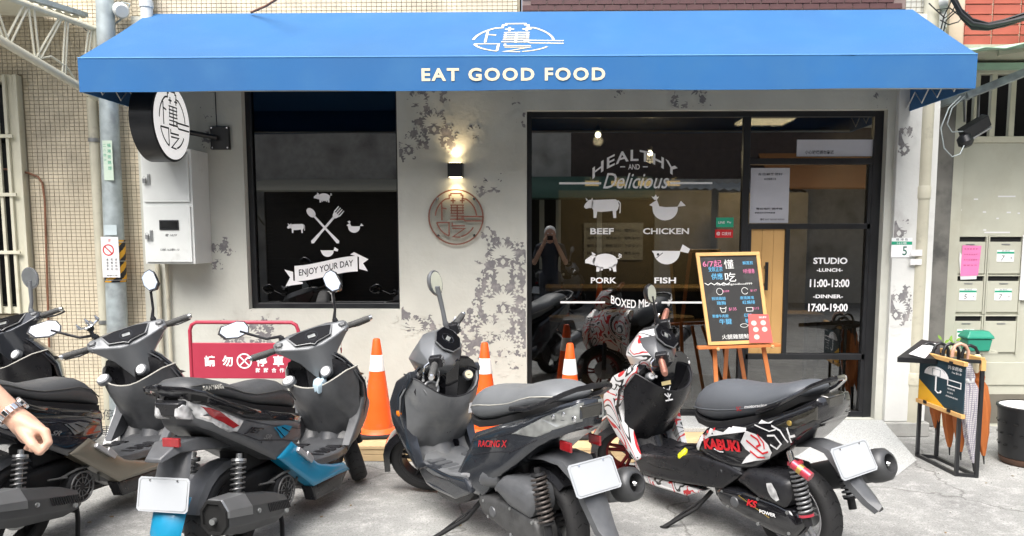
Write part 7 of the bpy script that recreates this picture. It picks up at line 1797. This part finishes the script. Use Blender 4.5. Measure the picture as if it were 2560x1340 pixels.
# ================================================================ people
M['skin'] = mat('skin', (.58, .35, .25), .5, var=.10, scale=30, bump=.08, bscale=200)
M['shirt'] = mat('dark_shirt', (.03, .035, .05), .8, var=.1, scale=20); M['trousers'] = mat('trousers', (.05, .055, .07), .8, var=.1)
M['hair'] = mat('hair', (.012, .010, .009), .6, var=.1)
def remesh(o, vs, it=6):
    m = o.modifiers.new('remesh', 'REMESH'); m.mode = 'VOXEL'; m.voxel_size = vs; m.use_smooth_shade = True
    q = o.modifiers.new('smooth', 'SMOOTH'); q.factor = .5; q.iterations = it
def capsule(mb, pts, rs, n=12):
    mb.tube(pts, rs, n)
    for p, r_ in zip(pts, rs): mb.sphere(p, r_ * .995, n, 8)
    return mb
def person(base, face, arms, label, cap=None, shirt=None):
    "face: heading of the body; arms: world-space chains [(point, radius)...] from shoulder to wrist plus fingers"
    o = empty('person', base, label, 'person')
    Rz = Matrix.Translation(base) @ Matrix.Rotation(face, 4, 'Z')     # local +x = forward
    def L(x, y, z): return Rz @ Vector((x, y, z))
    b = MB()
    capsule(b, [L(0, 0, .98), L(.01, 0, 1.12), L(0, 0, 1.30), L(-.01, 0, 1.42)], [.13, .115, .13, .10], 16)
    capsule(b, [L(0, .18, 1.43), L(0, 0, 1.46), L(0, -.18, 1.43)], [.058, .075, .058]); capsule(b, [L(0, 0, 1.45), L(.01, 0, 1.55)], [.055, .052])
    b.sphere(L(.015, 0, 1.655), (.092, .078, .115), 20, 14); b.sphere(L(.055, 0, 1.60), (.05, .045, .05), 14, 10)
    b.lathe([(.006, 0), (.014, -.035), (.010, -.045)], L(.108, 0, 1.665), (0, 0, 1), 8)          # nose
    for s in (1, -1):
        b.sphere(L(.0, s * .080, 1.645), (.018, .009, .032), 10, 8)
        capsule(b, [L(0, s * .09, .95), L(.02, s * .095, .52), L(.0, s * .10, .09)], [.088, .058, .042]); capsule(b, [L(0, s * .10, .06), L(.12, s * .115, .035)], [.04, .034])
    for ch in arms:
        for pts, rs in ch: capsule(b, pts, rs)
    body = b.build('body', M['skin'], o, world=True, smooth=60, weld=False); remesh(body, .0038, 3)
    t_ = MB(); capsule(t_, [L(0, 0, .97), L(.01, 0, 1.12), L(0, 0, 1.30), L(-.01, 0, 1.40)], [.145, .132, .146, .115], 20); capsule(t_, [L(0, .18, 1.43), L(0, 0, 1.445), L(0, -.18, 1.43)], [.070, .085, .070])
    for ch in arms:
        (pts, rs) = ch[0]; e = Vector(pts[0]).lerp(Vector(pts[1]), .62); capsule(t_, [pts[0], e], [.068, .062])
    q = t_.build('shirt', shirt or M['shirt'], o, world=True, smooth=60, weld=False); remesh(q, .012)
    t_ = MB()
    for s in (1, -1): capsule(t_, [L(0, s * .085, .96), L(.02, s * .095, .52), L(.0, s * .10, .12)], [.105, .078, .065])
    q = t_.build('trousers', M['trousers'], o, world=True, smooth=60, weld=False); remesh(q, .012)
    h = MB().sphere(L(-.008, 0, 1.685), (.100, .088, .105), 20, 14); h.build('hair' if not cap else 'cap', cap or M['hair'], o, world=True, smooth=60)
    for s in (1, -1):
        MB().sphere(L(.098, s * .032, 1.66), .011, 10, 8).build('eye', M['white'], o, world=True); MB().box(.11, .30, s * .115 - .05 if 0 else -.05, .05, 0, .07).xf(Rz @ Matrix.Translation((-.17, s * .115, 0))).build('shoe', M['blackmatte'], o, world=True, smooth=0, bevel=.02)
    MB().box(.100, .108, -.024, .024, 1.592, 1.600).xf(Rz).build('mouth', mat('lips', (.35, .12, .10), .5, var=0), o, world=True, smooth=0, bevel=.002)
    return o
# person whose right hand enters the picture at the left edge
yh = -4.30
def Hn(px, py, dy=0.0): return P(px, py, yh + dy)
sh_ = Vector((-1.60, -4.42, 1.43)); el = Hn(-165, 868, -.02); wr = Hn(38, 1042, 0)
arm = [([sh_, el, el.lerp(wr, .5), wr], [.050, .040, .036, .028])]
arm.append(([wr, Hn(60, 1062), Hn(84, 1080, .0)], [.028, .031, .028])); arm.append(([Hn(52, 1060, .03), Hn(70, 1088, .04)], [.024, .024])); arm.append(([Hn(56, 1056, -.02), Hn(92, 1076, -.025)], [.022, .021]))
arm.append(([Hn(86, 1070, -.03), Hn(113, 1080, -.035), Hn(121, 1106, -.045), Hn(108, 1124, -.055)], [.014, .0125, .0105, .0085]))
arm.append(([Hn(80, 1078, -.005), Hn(108, 1092, -.005), Hn(112, 1118, -.02), Hn(94, 1130, -.04)], [.014, .0125, .0105, .0085]))
arm.append(([Hn(74, 1086, .02), Hn(96, 1100, .025), Hn(96, 1122, .01), Hn(80, 1124, -.01)], [.0135, .0115, .010, .008]))
arm.append(([Hn(62, 1088, .045), Hn(78, 1104, .05), Hn(78, 1122, .035), Hn(66, 1120, .02)], [.012, .010, .009, .0075]))
arm.append(([Hn(84, 1090, .0), Hn(98, 1112, -.02)], [.016, .013]))
arm.append(([Hn(50, 1062, -.02), Hn(66, 1090, -.045), Hn(84, 1114, -.06), Hn(100, 1130, -.062)], [.017, .0145, .0125, .0095]))
ls = Vector((-1.98, -4.34, 1.43)); larm = [([ls, Vector((-2.06, -4.36, 1.16)), Vector((-2.02, -4.22, .92))], [.052, .042, .028]), ([Vector((-2.02, -4.22, .92)), Vector((-2.01, -4.18, .84))], [.03, .025])]
for k, dy in enumerate((-.03, -.01, .01, .03)): larm.append(([Vector((-2.01, -4.18 + dy, .85)), Vector((-2.00, -4.17 + dy, .79)), Vector((-1.99, -4.155 + dy, .755 - .0 * k))], [.0095, .009, .007]))
larm.append(([Vector((-2.0, -4.23, .89)), Vector((-1.97, -4.20, .84)), Vector((-1.965, -4.18, .81))], [.011, .010, .008]))
pn_ = person(Vector((-1.80, -4.40, 0)), math.radians(72), [arm, larm], 'person at the left edge in dark clothes, only the watch wearing right hand in view')
dv = (wr - el).normalized()
wt = empty('wrist_watch', wr, 'steel wrist watch with pale dial on the wrist at the left edge', 'watch')
ws = MB()
u1 = dv.cross(Vector((0, 0, 1))).normalized(); u2 = dv.cross(u1)
c0 = el.lerp(wr, .94)
for i in range(16):
    a = 2 * math.pi * i / 16; p = c0 + (u1 * math.cos(a) + u2 * math.sin(a)) * .0345
    p2 = c0 + (u1 * math.cos(a + .33) + u2 * math.sin(a + .33)) * .0345
    ws.bar(p, p2, .004, .017, up=dv)
ws.build('bracelet', M['chrome'], wt, world=True, smooth=0, bevel=.0015)
cd_ = (u1 * -.55 + u2 * .0 + Vector((.35, -.2, .55))); cd_ = (cd_ - dv * cd_.dot(dv)).normalized()
MB().lathe([(.018, 0), (.0185, .007), (.016, .009)], c0 + cd_ * .031, cd_, 24).build('case', M['chrome'], wt, world=True)
MB().lathe([(.0155, .0092), (.001, .0095)], c0 + cd_ * .031, cd_, 24).build('dial', M['whitepaint'], wt, world=True)
# the photographer, seen only mirrored in the panes
def arm2(s):
    sh = Vector((s * .19, -6.50, 1.40)); e2 = Vector((s * .26, -6.42, 1.18)); w2 = Vector((s * .10, -6.29, 1.50))
    c_ = [([sh, e2, e2.lerp(w2, .5), w2], [.05, .042, .038, .028]), ([w2, Vector((s * .085, -6.265, 1.56))], [.03, .028])]
    for k in range(4): c_.append(([Vector((s * .085, -6.265, 1.55 + .018 * k)), Vector((s * .075, -6.238, 1.555 + .018 * k)), Vector((s * .05, -6.232, 1.56 + .018 * k))], [.010, .009, .0075]))
    c_.append(([Vector((s * .10, -6.28, 1.52)), Vector((s * .07, -6.275, 1.545)), Vector((s * .045, -6.27, 1.56))], [.012, .010, .008])); return c_
ph = person(Vector((0, -6.47, 0)), math.radians(90), [arm2(1), arm2(-1)], 'photographer in dark clothes and white cap, seen only as a reflection in the glass', cap=M['white'])
o = empty('phone', (0, -6.245, 1.59), 'black phone held up by the photographer, seen only as a reflection', 'phone'); MB().box(-.075, .075, -.004, .004, -.036, .036).build('case', M['black'], o, smooth=0, bevel=.003)

# small litter and grit on the ground
gm = MB()
for i in range(260):
    x, y = R.uniform(-3.5, 3.6), R.uniform(-3.2, -.9) if i % 3 else R.uniform(-.95, -.87)
    r = R.uniform(.003, .008); gm.sphere((x, y, r * .5), (r, r * R.uniform(.6, 1), r * .6), 6, 4)
q = gm.build('gravel', M['concrete'], None, smooth=60); q['kind'] = 'stuff'; q['label'] = 'loose grit scattered over the pavement'; q['category'] = 'gravel'
lf = MB()
for i in range(34):
    x, y = R.uniform(-3.4, 3.6), R.uniform(-3.0, -.9); a = R.uniform(0, 6.3); l = R.uniform(.015, .035)
    lf.prism([(x + u * math.cos(a) - v * math.sin(a), y + u * math.sin(a) + v * math.cos(a), .004 + .004 * abs(v) / l) for u, v in ((0, 0), (l * .4, l * .3), (l, 0), (l * .5, -l * .3))], (0, 0, .0012))
q = lf.build('leaves', mat('dry_leaf', (.20, .13, .05), .8, var=.4, scale=3), None, smooth=0); q['kind'] = 'stuff'; q['label'] = 'few small dry leaves and scraps on the pavement'; q['category'] = 'litter'
